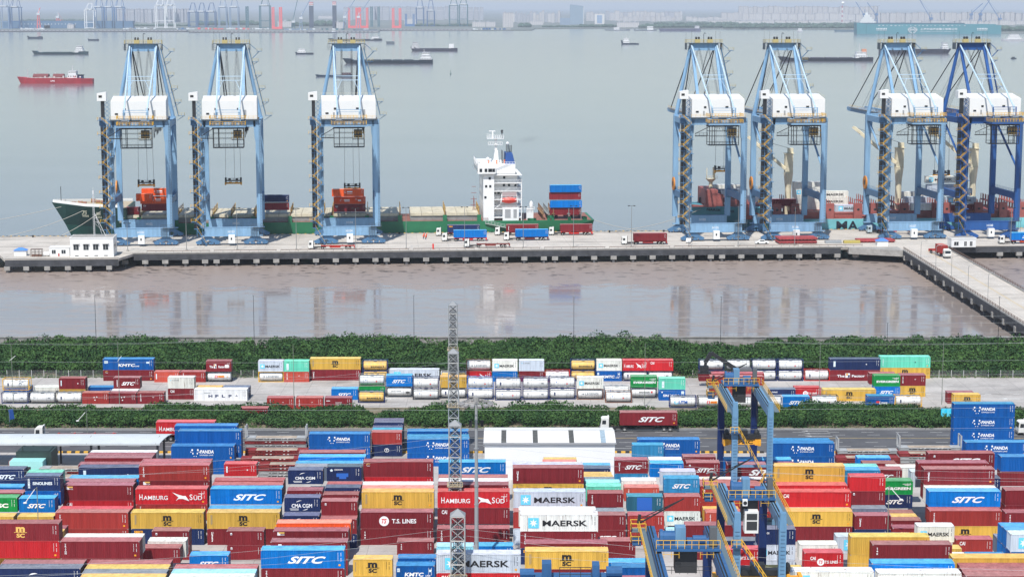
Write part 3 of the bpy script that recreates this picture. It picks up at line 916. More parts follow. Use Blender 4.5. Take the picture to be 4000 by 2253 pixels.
tag(dw.build('flood_wall', M_WALLC), 'long grey concrete flood wall between the bushes and the muddy water', 'wall')
# yard lines on the concrete of the tank yard
mk = MB()
for k in range(-24, 25):
    for y in (424, 435, 446):
        x = k*6.9+random.uniform(-.6, .6); mk.quad((x, y, .008), (x+1.5, y, .008), (x+1.5, y+.35, .008), (x, y+.35, .008))
for x in (-30, 92, 103, 112): mk._a([(x, 430, .012), (x+2.2, 429, .012), (x+2.2, 431, .012)], [(0, 1, 2)], 0); mk.quad((x+2.2, 429.7, .012), (x+5, 429.7, .012), (x+5, 430.3, .012), (x+2.2, 430.3, .012))
struct(mk.build('yard_markings', M_LINE))

# ---- water
def water(name, base, rough, bump, scale, mud=None):
    m = bpy.data.materials.new(name); m.use_nodes = True
    n = m.node_tree.nodes; l = m.node_tree.links; p = n['Principled BSDF']
    p.inputs['Roughness'].default_value = rough; p.inputs['IOR'].default_value = 1.33
    tc = n.new('ShaderNodeTexCoord')
    def noise(s, sx, sy, d=4, rg=.55):
        mp = n.new('ShaderNodeMapping'); mp.inputs['Scale'].default_value = (sx, sy, 1); l.new(tc.outputs['Object'], mp.inputs[0])
        q = n.new('ShaderNodeTexNoise'); q.inputs['Scale'].default_value = s; q.inputs['Detail'].default_value = d; q.inputs['Roughness'].default_value = rg
        l.new(mp.outputs[0], q.inputs[0]); return q.outputs['Fac']
    def rng(s, a, b, c, d):
        q = n.new('ShaderNodeMapRange'); l.new(s, q.inputs[0])
        for i, v in enumerate((a, b, c, d)): q.inputs[i+1].default_value = v
        return q.outputs[0]
    big = noise(.012, .35, 1, 5)
    mx = n.new('ShaderNodeMix'); mx.data_type = 'RGBA'
    l.new(rng(big, .35, .65, 0, 1), mx.inputs[0]); mx.inputs[6].default_value = base; mx.inputs[7].default_value = tuple(c*.86 for c in base[:3])+(1,)
    bp = n.new('ShaderNodeBump'); bp.inputs['Strength'].default_value = bump; bp.inputs['Distance'].default_value = .06
    l.new(noise(scale, .35, 1, 5), bp.inputs['Height']); l.new(bp.outputs[0], p.inputs['Normal'])
    col = mx.outputs[2]
    if mud:
        # wet mud bank: covers the side next to the quay, its edge wandering with the noise; thin channels run through it
        se = n.new('ShaderNodeSeparateXYZ'); l.new(tc.outputs['Object'], se.inputs[0])
        e = n.new('ShaderNodeMath'); e.operation = 'MULTIPLY_ADD'; e.inputs[1].default_value = 62; l.new(noise(.011, .3, 1, 4), e.inputs[0]); l.new(se.outputs['Y'], e.inputs[2])
        f1 = rng(e.outputs[0], mud[0]+16, mud[0]+80, 0, 1)
        e2 = n.new('ShaderNodeMath'); e2.operation = 'MULTIPLY_ADD'; e2.inputs[1].default_value = 1.15; l.new(noise(.30, .5, 1.0, 5, .6), e2.inputs[0]); l.new(f1, e2.inputs[2])
        f = rng(e2.outputs[0], .90, 1.02, .08, 1)
        mxm = n.new('ShaderNodeMath'); mxm.operation = 'MAXIMUM'; l.new(f, mxm.inputs[0]); l.new(rng(noise(.26, .42, 1.0, 5, .62), .50, .58, 0, .62), mxm.inputs[1]); f = mxm.outputs[0]
        m2 = n.new('ShaderNodeMix'); m2.data_type = 'RGBA'; l.new(f, m2.inputs[0]); l.new(col, m2.inputs[6]); m2.inputs[7].default_value = mud[1]
        dark = rng(noise(.42, .62, 1.0, 3, .5), .60, .635, 0, 1)
        mk_ = n.new('ShaderNodeMath'); mk_.operation = 'MULTIPLY'; l.new(dark, mk_.inputs[0]); l.new(rng(e.outputs[0], mud[0]+42, mud[0]+75, 0, .95), mk_.inputs[1])
        m3 = n.new('ShaderNodeMix'); m3.data_type = 'RGBA'; l.new(mk_.outputs[0], m3.inputs[0]); l.new(m2.outputs[2], m3.inputs[6]); m3.inputs[7].default_value = tuple(c*.34 for c in mud[1][:3])+(1,)
        col = m3.outputs[2]
        l.new(rng(f, 0, 1, rough, .34), p.inputs['Roughness'])
        l.new(rng(f, 0, 1, .5, .25), p.inputs['Specular IOR Level'])
    l.new(col, p.inputs['Base Color'])
    return m
M_RIVER = water('river_water', (.20, .195, .215, 1), .14, .6, .5)
M_BASIN = water('basin_water', (.30, .26, .24, 1), .04, .11, .55, (606, (.32, .26, .225, 1)))
FAR = 56000
sheet('river', [(-38000, 700, ZW), (38000, 700, ZW), (38000, FAR, ZW), (-38000, FAR, ZW)], M_RIVER)
sheet('basin_water', [(-600, 497, ZW+.004), (600, 497, ZW+.004), (600, 716, ZW+.004), (-600, 716, ZW+.004)], M_BASIN)

# ---- bushes and trees, dense belts nobody could count
def leafmat():
    m = bpy.data.materials.new('leaves'); m.use_nodes = True
    n = m.node_tree.nodes; l = m.node_tree.links; p = n['Principled BSDF']; p.inputs['Roughness'].default_value = .65; p.inputs['Specular IOR Level'].default_value = .08
    a = n.new('ShaderNodeAttribute'); a.attribute_name = 'leaf_tone'; l.new(a.outputs['Color'], p.inputs['Base Color'])
    return m
M_LEAF = leafmat()
def belt(name, x0, x1, y0, y1, hmean, dens, nleaf, seed, leaf, keep):
    rs = np.random.RandomState(seed); nb = int((x1-x0)*(y1-y0)*dens)
    bx = rs.uniform(x0, x1, nb); by = rs.uniform(y0, y1, nb)
    ok = np.array([keep(a, b) for a, b in zip(bx, by)]); bx = bx[ok]; by = by[ok]; nb = len(bx)
    wv = .5*np.sin(bx*.21+by*.3)+.5*np.sin(bx*.083+1.7+by*.11)
    bh = hmean*(1+.22*wv+rs.normal(0, .12, nb)); br = rs.uniform(1.1, 2.9, nb)**1.0; bh = bh*(.80+.13*br)
    tint = rs.uniform(0, 1, nb)
    N = nb*nleaf; ib = np.repeat(np.arange(nb), nleaf)
    d = rs.normal(size=(N, 3)); d[:, 2] = np.abs(d[:, 2])*1.0-.25; d /= np.linalg.norm(d, axis=1)[:, None]
    rr = rs.uniform(.72, 1.08, N); R3 = np.stack([br[ib], br[ib], np.minimum(br[ib]*1.0, bh[ib]*.5)], 1)
    c = np.stack([bx[ib], by[ib], bh[ib]-R3[:, 2]], 1) + d*R3*rr[:, None]
    # trunks' foliage skirts: some leaves lower down, so that the front edge closes to the ground
    low = rs.uniform(size=N) < .28; c[low, 2] *= rs.uniform(.12, .9, low.sum())
    a = rs.normal(size=(N, 3))*.55 + d; a /= np.linalg.norm(a, axis=1)[:, None]
    t = np.cross(a, rs.normal(size=(N, 3))); t /= np.linalg.norm(t, axis=1)[:, None]; b = np.cross(a, t)
    s = (leaf*rs.uniform(.6, 1.3, N))[:, None]
    v = np.stack([c-t*s-b*s*.55, c+t*s-b*s*.55, c+t*s*.9+b*s*.55, c-t*s*.8+b*s*.6], 1).reshape(-1, 3)
    me = bpy.data.meshes.new(name)
    me.vertices.add(N*4); me.vertices.foreach_set('co', v.ravel().astype('f'))
    me.loops.add(N*4); me.loops.foreach_set('vertex_index', np.arange(N*4, dtype='i'))
    me.polygons.add(N); me.polygons.foreach_set('loop_start', np.arange(0, N*4, 4, dtype='i'))
    me.polygons.foreach_set('loop_total', np.full(N, 4, dtype='i'))
    me.update(calc_edges=True); me.materials.append(M_LEAF)
    g = np.array([.026, .068, .024])[None]*(1-tint[ib, None]) + np.array([.066, .132, .036])[None]*tint[ib, None]
    g = g*rs.uniform(.7, 1.3, (N, 1))
    at = me.color_attributes.new('leaf_tone', 'FLOAT_COLOR', 'CORNER')
    at.data.foreach_set('color', np.repeat(np.concatenate([g, np.ones((N, 1))], 1), 4, 0).ravel().astype('f'))
    o = bpy.data.objects.new(name, me); C.objects.link(o); o['kind'] = 'stuff'
    return o
def keep1(x, y):
    e = 455.6+1.2*math.sin(x*.2)+1.0*math.sin(x*.53)
    if y < e+1.5: return False
    if x > 124 and y > 462: return (math.sin(x*.9)+math.sin(y*.7)) > .2
    if y > 491.5 + 2.5*math.sin(x*.11) + 1.5*math.sin(x*.37): return False
    if y > 484 and 46 < x < 64: return False
    return True
def keep2(x, y):
    back = 412.6 + 2.6*math.sin(x*.093+1.0) + 1.6*math.sin(x*.31)
    if -5.5 < x < -.5 or 20.5 < x < 24.5 or -32 < x < -28: back -= 6
    return 400.4 + .5*math.sin(x*.7) < y < back
belt('bush_belt', -165, 150, 456, 495.5, 3.4, .27, 190, 3, .25, keep1)
belt('hedge_belt', -150, 152, 400, 420, 2.15, .40, 220, 5, .20, keep2)
def weeds(name, x0, x1, y0, y1, n, seed):
    rs = np.random.RandomState(seed); mb = MB(); 
    for i in range(n):
        x = rs.uniform(x0, x1); y = rs.uniform(y0, y1); s = rs.uniform(.15, .4); a = rs.uniform(0, 3.1)
        mb._a([(x-s*math.cos(a), y-s*math.sin(a), 0), (x+s*math.cos(a), y+s*math.sin(a), 0), (x+.1*s, y, s*1.5)], [(0, 1, 2)], 0)
    o = mb.build(name, mat('weed_green', (.10, .15, .045), .8, var=.4)); o['kind'] = 'stuff'
weeds('weeds', -160, 160, 454.6, 457.5, 3800, 4)
weeds('weeds', -160, 160, 399.0, 400.6, 900, 6)
# ---- chain fence of the tank yard
fx = [(-150, -50, 'left of the blue and maroon stack'), (-27, -20, 'between the stacks'), (-12, 6, 'behind the middle rows'), (44, 150, 'at the right behind the open concrete')]
M_MESHW = bpy.data.materials.new('chain_link'); M_MESHW.use_nodes = True
_n = M_MESHW.node_tree.nodes; _l = M_MESHW.node_tree.links; _p = _n['Principled BSDF']; _p.inputs['Base Color'].default_value = (.3, .32, .31, 1); _p.inputs['Alpha'].default_value = .16
for i, (a, b, wd) in enumerate([(-150, -19.5, 'left part'), (44, 150, 'right part')]):
    f = thing('wire_fence', 'low wire mesh fence with pale posts before the bushes, ' + ('left of the middle stacks' if i == 0 else 'beyond the open concrete at right'), 'fence', (a, 455.2, 0))
    q = MB(); q.box(-.05, .05, -.05, .05, 0, 1.85); pm = q.mesh('post', mat('fence_post', (.6, .6, .58), .7)); k = 0
    while a+k*3.0 <= b: pp = put('post', pm, f); pp.location = (k*3.0, 0, 0); k += 1
    q = MB(); q.quad((0, 0, .1), (b-a, 0, .1), (b-a, 0, 1.8), (0, 0, 1.8)); q.bar((0, 0, 1.78), (b-a, 0, 1.78), .03); q.build('wire_mesh', M_MESHW, f)
# ------------------------------------------------------------------ quay, trestle and what stands on them
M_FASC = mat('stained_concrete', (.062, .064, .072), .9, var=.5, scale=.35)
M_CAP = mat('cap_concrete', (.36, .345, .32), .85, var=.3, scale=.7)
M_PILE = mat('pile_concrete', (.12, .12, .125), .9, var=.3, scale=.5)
M_WHITE = mat('white_paint', (.80, .80, .79), .5, var=.06, scale=.4)
M_WINDOW = mat('window_glass', (.025, .03, .035), .12, spec=.7)
P_PAINT = paint('equipment_paint', .45, streak=(.12, .7), amount=.18)
VE = 52.5
qa = bpy.data.objects.new('quay', None); C.objects.link(qa); struct(qa); qa.location = QO; qa.rotation_euler = (0, 0, QA)
g = MB(); g.box(-330, 126, 0, VE, ZQ-.9, ZQ); g.box(126, 330, 0, VE, ZQ-.9, ZQ); g.build('deck', M_DECK, qa)
u0, v0 = QP(18, 1013); u1, v1 = QP(462, 1011)
g = MB(); g.ext([(u0, v0), (u1, v0), (u1+3.5, -.01), (u0-4, -.01)], ZQ-.9, ZQ-.003, ax='z'); g.build('platform_deck', M_DECK, qa)
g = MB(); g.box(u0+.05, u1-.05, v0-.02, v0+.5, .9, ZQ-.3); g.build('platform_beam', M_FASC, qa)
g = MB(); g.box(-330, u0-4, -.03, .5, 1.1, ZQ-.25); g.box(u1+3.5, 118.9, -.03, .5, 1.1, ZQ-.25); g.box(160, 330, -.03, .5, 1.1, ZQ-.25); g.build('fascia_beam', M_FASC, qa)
g = MB()
g.box(u1+3, 119.5, -.1, .35, ZQ, ZQ+.28); g.box(-330, 330, VE-.5, VE, ZQ, ZQ+.3); g.box(u0, u1, v0-.06, v0+.3, ZQ, ZQ+.25); g.build('curb', M_CAP, qa)
# black and yellow edge blocks along the ship side
g = MB()
for k in range(-230, 230):
    g.box(k*1.45, k*1.45+.72, VE-.52, VE+.02, ZQ+.3, ZQ+.42, k % 2)
g.build('edge_stripes', [mat('kerb_yellow', (1, 1, 1, 1)), mat('kerb_black', (1, 1, 1, 1))], qa)
capx = []
k = 0; px = 512.0
xs = []
for cx0, c in ((0, (1284, 1485, 1684, 1884, 2080, 2194, 2393)), (1000, (15, 212, 411, 608, 806, 1004, 1202, 1313, 1511, 1708, 1906, 2103, 2298, 2495)), (2000, (115, 310, 421, 616, 811, 1005, 1198, 1393, 1586, 1779, 1970, 2081, 2272, 2462)), (3000, (78, 268, 457, 646, 828, 2246, 2434, 2560))):
    xs += [cx0 + q/2.576 for q in c]
for px in xs:
    py = 988 - (px-500)*.0062 if px < 2000 else 979-(px-2000)*.0138
    u, v = QP(px, py+18, 1.2)
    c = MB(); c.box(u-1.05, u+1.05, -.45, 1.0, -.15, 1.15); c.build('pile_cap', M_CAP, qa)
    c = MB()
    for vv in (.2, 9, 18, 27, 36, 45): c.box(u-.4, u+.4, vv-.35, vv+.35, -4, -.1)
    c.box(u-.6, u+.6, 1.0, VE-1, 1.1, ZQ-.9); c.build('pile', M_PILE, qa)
for px in (45, 118, 198, 277, 357, 435):
    u, v = QP(px, 1031, .8)
    c = MB(); c.box(u-.95, u+.95, v0-.35, v0+1.1, -.4, .95); c.build('pile_cap', M_CAP, qa)
    c = MB()
    for vv in (v0+.3, v0+6, v0+12): c.box(u-.38, u+.38, vv-.35, vv+.35, -4, -.3)
    c.build('pile', M_PILE, qa)
# deck lines, crane rails
g = MB(); z = ZQ+.004
for v in (8.2, 8.6, 16.2, 30, 37.2, 44): g.quad((-330, v, z), (330, v, z), (330, v+.16, z), (-330, v+.16, z), 0)
for k in range(-40, 40):
    u = k*7.5
    for v in (12, 32.5, 40.5): g.quad((u, v, z), (u+2.6, v, z), (u+2.6, v+.3, z), (u, v+.3, z), 0)
    if k % 6 == 0:
        for j in range(7): g.quad((u+j*.9, 24+j*.3, z), (u+j*.9+4, 24+j*.3, z), (u+j*.9+4, 24.5+j*.3, z), (u+j*.9, 24.5+j*.3, z), 0)
g.build('deck_markings', [M_LINE], qa)
g = MB()
for v in (22, 49): g.quad((-330, v-.25, z+.004), (330, v-.25, z+.004), (330, v+.25, z+.004), (-330, v+.25, z+.004))
g.build('crane_rail', mat('rail_steel', (.16, .13, .11), .6, .3), qa)
# crash barrier along the landward edge
g = MB()
u = u1+8
while u < 118:
    L_ = 22
    g.bar((u, 1.3, ZQ+.75), (u+L_, 1.3, ZQ+.75), .09, .22, 0)
    for j in range(8): g.box(u+j*3.1, u+j*3.1+.12, 1.25, 1.37, ZQ, ZQ+.75, 1)
    u += L_+1.4
tag(g.build('crash_barrier', [mat('barrier_rust', (.20, .13, .10), .7, var=.3), STEEL]), 'thin low steel crash barrier along the landward edge of the quay', 'barrier')
bpy.data.objects['crash_barrier'].location = QO; bpy.data.objects['crash_barrier'].rotation_euler = (0, 0, QA)
# ---- trestle bridge to the shore
tr = bpy.data.objects.new('trestle_road', None); C.objects.link(tr); struct(tr)
TX0, TX1 = 139.3, 156.2
g = MB(); g._a([(TX0, 470, 2.9), (TX1, 470, 2.9), (TX1, 500, 3.2), (TX1, 684, ZQ), (TX0, 684, ZQ), (TX0, 500, 3.2)], [(0, 1, 2, 3, 4, 5)], 0)
g.quad((TX0, 470, 2.0), (TX1, 470, 2.0), (TX1, 684, 2.5), (TX0, 684, 2.5)); g.build('deck', M_DECK, tr)
g = MB(); g.box(TX0-.25, TX0, 498, 681, 1.2, ZQ-.05); g.box(TX1, TX1+.25, 498, 690, 1.2, ZQ-.05); g.build('side_beam', M_FASC, tr)
for k in range(15):
    y = 506+k*12.5
    c = MB(); c.box(TX0-.5, TX1+.5, y-.8, y+.8, .4, 2.0); c.build('pile_cap', M_CAP, tr)
    c = MB()
    for x in (TX0+.6, 145, 150.5, TX1-.6): c.box(x-.35, x+.35, y-.35, y+.35, -4, .4)
    c.build('pile', M_PILE, tr)
g = MB(); z = ZQ+.006
def zt(y): return 3.2+(y-500)/184*.3+.006
for y in range(502, 680, 6):
    for x in (143.3, 151.9): g.quad((x, y, zt(y)), (x+.16, y, zt(y)), (x+.16, y+2.6, zt(y+2.6)), (x, y+2.6, zt(y+2.6)), 0)
for x in (147.5, 147.9): g.quad((x, 500, zt(500)), (x+.13, 500, zt(500)), (x+.13, 672, zt(672)), (x, 672, zt(672)), 1)
for y in (520, 548, 576, 604, 632):
    for x in (141.5, 145.6, 150, 154): g.quad((x-.09, y, zt(y)+.003), (x+.09, y, zt(y)+.003), (x+.09, y+3.4, zt(y+3.4)+.003), (x-.09, y+3.4, zt(y+3.4)+.003), 0); g._a([(x-.4, y+3.4, zt(y+3.4)+.003), (x+.4, y+3.4, zt(y+3.4)+.003), (x, y+5, zt(y+5)+.003)], [(0, 1, 2)], 0)
for j in range(10): g.quad((140.3+j*.8, 655, zt(655)), (140.7+j*.8, 655, zt(655)), (140.7+j*.8, 659, zt(659)), (140.3+j*.8, 659, zt(659)), 0)
g.build('lane_markings', [M_LINE, M_YLINE], tr)
g = MB()
for x in (TX0+.1, TX1-.1):
    g.box(x-.25, x+.25, 499, 672, 3.2, 3.75, 1)
    g.bar((x, 499, 4.1), (x, 672, 4.35), .1, .18, 0); g.bar((x, 499, 4.5), (x, 672, 4.75), .08, .12, 0)
    for y in range(500, 672, 3): g.box(x-.06, x+.06, y-.06, y+.06, 3.5, 4.7, 0)
g.build('parapet', [mat('barrier_rust', (1, 1, 1, 1)), M_CAP], tr)
# corner slab where trestle and quay meet
g = MB(); a = [W(3316, 968, ZQ), W(3512, 976, ZQ)]
g.ext([(a[0][0], a[0][1]), (TX0+.02, a[1][1]-2), (TX0+.02, 684), (a[0][0], 690)], 1.3, ZQ-.004, ax='z'); g.build('corner_slab', [M_CAP], tr)
# ---- lamp posts on the quay
def lamp_post(px, pyb, name='light_post', h=12.0, h0=ZQ, label='', two=True, g_='light posts along the quay'):
    x, y = W(px, pyb, h0); o = thing(name, label, 'lamp post', (x, y, h0), 0, g_)
    q = MB(); q.tube((0, 0, 0), (0, 0, h), .14, 6, 0, .08); q.box(-.35, .35, -.35, .35, 0, .5, 1); q.build('pole', [STEEL, M_CAP], o)
    q = MB(); q.bar((-1.0, 0, h), (1.0, 0, h), .09, .09); q.build('cross_arm', DARK, o)
    for s in (-1, 1):
        q = MB(); q.box(s*1.0-.32, s*1.0+.32, -.35, .25, h-.12, h+.14); q.build('floodlight', DARK, o)
    return o
nm = ['behind the white signal house', 'by the second crane', 'left of the third crane', 'in front of the third crane', 'over the green hull', 'before the ship gangway', 'by the blue truck', 'before the aft container stack', 'on the open quay', 'in front of the fourth crane', 'right of the fourth crane', 'before the fifth crane', 'left of the bridge truck', 'at the right end of the quay']
for i, (px, yb, yt) in enumerate([(499, 981, 872), (729, 979, 813), (927, 977, 812), (1158, 977, 815), (1390, 976, 814), (1587, 973, 811), (1815, 972, 809), (2044, 969, 808), (2240, 968, 805), (2466, 966, 804), (2691, 964, 803), (2883, 963, 802), (3104, 961, 808), (3947, 954, 812)]):
    x, y = W(px, yb, ZQ)
    lamp_post(px, yb, h=HZ(yt, y)-ZQ, label='tall thin two-headed light post ' + nm[i])
# curved lamps on the trestle
for i, (px, yb, yt) in enumerate([(3597, 1008, 940), (3655, 1048, 958), (3716, 1085, 1000), (3781, 1128, 1033), (3858, 1180, 1065)]):
    x, y = W(px, yb, ZQ); h = HZ(yt, y)-ZQ
    o = thing('street_lamp', '%s curved thin street lamp from the quay along the bridge road' % ['first', 'second', 'third', 'fourth', 'fifth'][i], 'street lamp', (x, y, ZQ), 0, 'street lamps along the bridge')
    q = MB(); q.path([(0, 0, 0), (0, 0, h-.8), (.15, 0, h-.3), (.6, 0, h), (1.4, 0, h+.1)], .07, 5); q.build('pole', STEEL, o)
    q = MB(); q.box(1.3, 2.1, -.15, .15, h+.02, h+.16); q.build('lamp_head', STEEL, o)
# ---- small buildings
def windowed(o, L, D, h, wins, wall, parapet=.35, roofm=None, sill=True):
    q = MB(); q.box(0, L, 0, D, 0, h); q.build('wall', wall, o)
    q = MB(); q.box(-.12, L+.12, -.12, D+.12, h, h+parapet, 0); q.box(.15, L-.15, .15, D-.15, h+parapet, h+parapet+.01, 1); q.build('roof', [wall, roofm or M_CAP], o)
    for (x, w_, z0, z1) in wins:
        f = MB(); f.box(x-.1, x+w_+.1, -.05, -.002, z0-.1, z1+.1); fr = f.build('window', M_WHITE, o)
        f = MB(); f.box(x, x+w_, -.08, -.052, z0, z1); f.box(x+w_/2-.04, x+w_/2+.04, -.1, -.081, z0, z1, 1); f.build('pane', [M_WINDOW, M_WHITE], fr)
        if sill: f = MB(); f.box(x-.25, x+w_+.25, -.65, -.003, z1+.25, z1+.55); f.build('hood', M_WHITE, fr)
x, y = W(275, 1004, ZQ); s_ = SC(y, ZQ)
L_ = (453-275)/s_
o = thing('signal_house', 'two storey white flat-roofed house with four hooded windows on the quay platform', 'building', (x, y, ZQ), QA)
h_ = HZ(928, y)-ZQ
windowed(o, L_*.94, 9.0, h_-.35, [(L_*.075, L_*.11, h_*.36, h_*.64), (L_*.29, L_*.11, h_*.36, h_*.64), (L_*.5, L_*.11, h_*.36, h_*.64), (L_*.715, L_*.11, h_*.36, h_*.64)], M_WHITE)
f = MB()
for k in range(4): f.box(L_*(.1+.21*k), L_*(.18+.21*k), -.05, -.002, .3, .55)
f.build('vent', DARK, o)
for yy in (2, 5): f = MB(); f.box(L_*.94+.002, L_*.94+.05, yy, yy+1.2, h_*.36, h_*.64); f.build('side_window', M_WINDOW, o)
ms = thing('antenna_mast', 'white braced lattice antenna mast standing on the roof of the white house', 'mast', Vector((x, y, ZQ+h_+.01)) + QU*(L_*.50) + QV*4, QA)
f = MB(); hm = HZ(763, y)-ZQ-h_
for dx, dy in ((-.25, -.25), (.25, -.25), (0, .3)): f.tube((dx, dy, 0), (dx, dy, hm), .05, 4)
for k in range(int(hm/.8)): f.bar((-.25, -.25, k*.8), (.25, -.25, k*.8+.8), .04)
f.build('lattice', M_WHITE, ms)
f = MB(); f.bar((.2, 0, hm*.55), (3.9, 0, 0), .14); f.bar((.2, 0, hm*.55), (2.2, 3.4, 0), .14)
for k in (.18, .36): f.bar((.2, 0, hm*.55*(1-k)-.3), (.2+3.7*(k+.05), 0, hm*.55*(1-k-.05)), .1); f.bar((.2, 0, hm*.3), (3.2, 0, hm*.1), .09)
f.build('brace', M_WHITE, ms)
f = MB(); f.tube((0, 0, hm), (0, 0, hm+1.2), .25, 8); f.tube((0, 0, hm+1.2), (0, 0, hm+2.4), .03, 4); f.build('antenna', M_WHITE, ms)
x2, y2 = W(193, 1001, ZQ); sh = thing('quay_shed', 'low white shed with two windows and a red door left of the white house', 'shed', (x2, y2, ZQ), QA)
windowed(sh, 6.9, 4.2, 2.9, [(.9, 1.3, .9, 2.2), (4.2, 1.4, .9, 2.2)], M_WHITE, .2, M_WHITE, sill=False)
f = MB(); f.box(3.0, 3.5, -.06, -.002, 0, 1.0); f.build('door', mat('red_door', A(170, 60, 50), .6), sh)
def hut(px, py, w_, label):
    x, y = W(px, py, ZQ); o = thing('guard_hut', label, 'hut', (x, y, ZQ), QA)
    f = MB(); f.box(0, w_, 0, w_*.7, 0, 1.9); f.build('wall', M_WHITE, o)
    f = MB(); a = -.3; b = w_+.3; f._a([(a, a, 1.9), (b, a, 1.9), (b, w_*.7+.3, 1.9), (a, w_*.7+.3, 1.9), (w_*.35, w_*.35, 2.8), (w_*.65, w_*.35, 2.8)], [(0, 1, 5, 4), (1, 2, 5), (2, 3, 4, 5), (3, 0, 4)], 0); f.build('roof', mat('blue_roof', A(70, 120, 190, 1.3), .6), o)
    return o
hut(55, 1000, 4.2, 'small white hut with blue hipped roof at the left end of the platform'); hut(3427, 962, 4.0, 'small white hut with blue hipped roof beside the red hatch covers')
x, y = W(120, 1003, ZQ); o = thing('steel_shelter', 'open brown steel frame shelter between hut and shed', 'shelter', (x, y, ZQ), QA)
f = MB()
for dx in (0, 1.3, 2.6, 3.8):
    for dy in (0, 2): f.box(dx-.06, dx+.06, dy-.06, dy+.06, 0, 2.5)
for dz in (2.5, 1.5, .5): f.bar((0, 0, dz), (3.8, 0, dz), .1); f.bar((0, 2, dz), (3.8, 2, dz), .1)
f.box(-.1, 3.9, -.1, 2.1, 2.5, 2.58); f.build('frame', mat('brown_steel', (.13, .09, .07), .7), o)
f = MB(); f.box(.2, 3.6, .3, 1.8, .02, .7); f.build('stored_drums', mat('rust_red', (.22, .12, .09), .8), o)
x, y = W(172, 1001, ZQ); o = thing('water_tank', 'small white horizontal tank beside the shed', 'tank', (x, y, ZQ), QA)
f = MB(); f.tube((0, 0, .8), (2.0, 0, .8), .75, 12); f.build('vessel', M_WHITE, o); f = MB(); f.box(.3, .5, -.5, .5, 0, .3); f.box(1.5, 1.7, -.5, .5, 0, .3); f.build('saddle', DARK, o)
x, y = W(3716, 966, ZQ); o = thing('bridge_office', 'white single storey office with curved parapet where bridge and quay meet', 'building', (x, y, ZQ), QA)
windowed(o, 9.0, 5, 2.9, [(1.0, 1.6, .7, 2.0), (4.7, .9, .5, 2.1), (6.8, .9, .5, 2.1)], M_WHITE, .5, sill=False)
# ---- hatch covers and spreaders lying on the deck
M_HATCH = mat('hatch_red', A(150, 60, 62, 1.3), .7, var=.3, scale=.5)
def hatch(px, py, w_, d, n, label):
    x, y = W(px, py, ZQ); 
    for k in range(n):
        o = thing('hatch_cover', label[k], 'hatch cover', (x+random.uniform(-.2, .2), y, ZQ+k*1.25), QA)
        f = MB(); f.box(0, w_, 0, d, .5, 1.0); f.box(.1, w_-.1, .1, d-.1, 1.0, 1.06); f.build('plate', M_HATCH, o)
        f = MB()
        for j in range(int(w_/1.3)): f.box(.3+j*1.3, .3+j*1.3+.7, .05, .5, 0, .5)
        f.box(.2, w_-.2, .6, d-.2, .02, .5); f.build('ribs', mat('hatch_dark', A(90, 36, 38, 1.2), .7), o)
hatch(3043, 954, 14.3, 7, 2, ['lower red hatch cover of the pile before the fifth crane', 'upper red hatch cover of the pile before the fifth crane'])
hatch(3356, 949, 13.6, 6, 1, ['flat pinkish hatch cover lying before the sixth crane'])
x, y = W(3225, 951, ZQ)
for k, (dx, c, nmx) in enumerate([(0, (150, 155, 160), 'grey ribbed cage skip left of its pair'), (6.8, (180, 165, 90), 'cage skip with a yellow plate')]):
    o = thing('cage_skip', nmx + ' lying beside the hatch covers', 'skip', (x+dx, y, ZQ), QA)
    f = MB()
    for j in range(10): f.box(j*.6, j*.6+.42, 0, .12, .35, 1.25)
    f.box(0, 6, .12, 1.8, .3, .9); f.box(0, 6, 0, 1.8, .1, .35); f.build('ribs', mat('skip_%d' % k, A(*c, 1.1), .6), o)
# ---- trucks
TRK = {}
def truck_meshes():
    if TRK: return TRK
    b = MB()  # cab, facing -x; origin at the front bumper on the ground, truck runs to +x
    b.ext([(0, .6), (0, 1.35), (.18, 2.75), (.5, 2.95), (1.75, 2.95), (1.75, .6)], -1.2, 1.2, 0); b.box(-.12, .1, -1.15, 1.15, .4, .85, 1); TRK['cab'] = b.mesh('cab', [P_PAINT, mat('bumper_grey', (.25, .24, .22), .6)])
    b = MB(); b.quad((.02, -1.0, 1.62), (.155, -1.0, 2.6), (.155, 1.0, 2.6), (.02, 1.0, 1.62)); 
    b.v = [(p[0]-.03, p[1], p[2]) for p in b.v]; TRK['windscreen'] = b.mesh('windscreen', [M_WINDOW])
    for yy, k in ((-1.215, 'side_window'), (1.215, 'far_window')):
        b = MB(); b.quad((.3, yy, 1.65), (1.15, yy, 1.65), (1.15, yy, 2.5), (.38, yy, 2.5)); TRK[k] = b.mesh('side_window', [M_WINDOW])
    b = MB(); b.box(.3, 6.3, -.45, .45, .55, .9); b.box(4.6, 16.4, -.4, -.15, 1.0, 1.35, 1); b.box(4.6, 16.4, .15, .4, 1.0, 1.35, 1)
    for x in (4.7, 8.0, 12.2, 16.1): b.box(x-.15, x+.15, -1.2, 1.2, 1.12, 1.42, 1)
    b.box(16.2, 16.6, -1.2, 1.2, .5, 1.3, 1); b.box(7.6, 11.5, -.9, -.3, .55, 1.0, 1); b.box(2.1, 3.3, -1.15, -.5, .45, .95); TRK['chassis'] = b.mesh('chassis', [DARK, P_PAINT])
    b = MB(); b.tube((0, -.14, 0), (0, .16, 0), .5, 14); b.tube((0, -.16, 0), (0, -.12, 0), .24, 10, 1); TRK['wheel'] = b.mesh('wheel', [RUBBER, mat('wheel_hub', (.45, .43, .4), .5, .4)])
    b = MB(); b.box(1.55, 1.8, -1.0, 1.0, 2.95, 3.2); b.tube((1.95, -.8, .8), (1.95, -.8, 3.2), .1, 6, 1); TRK['air_horn'] = b.mesh('stack', [P_PAINT, DARK])
    return TRK
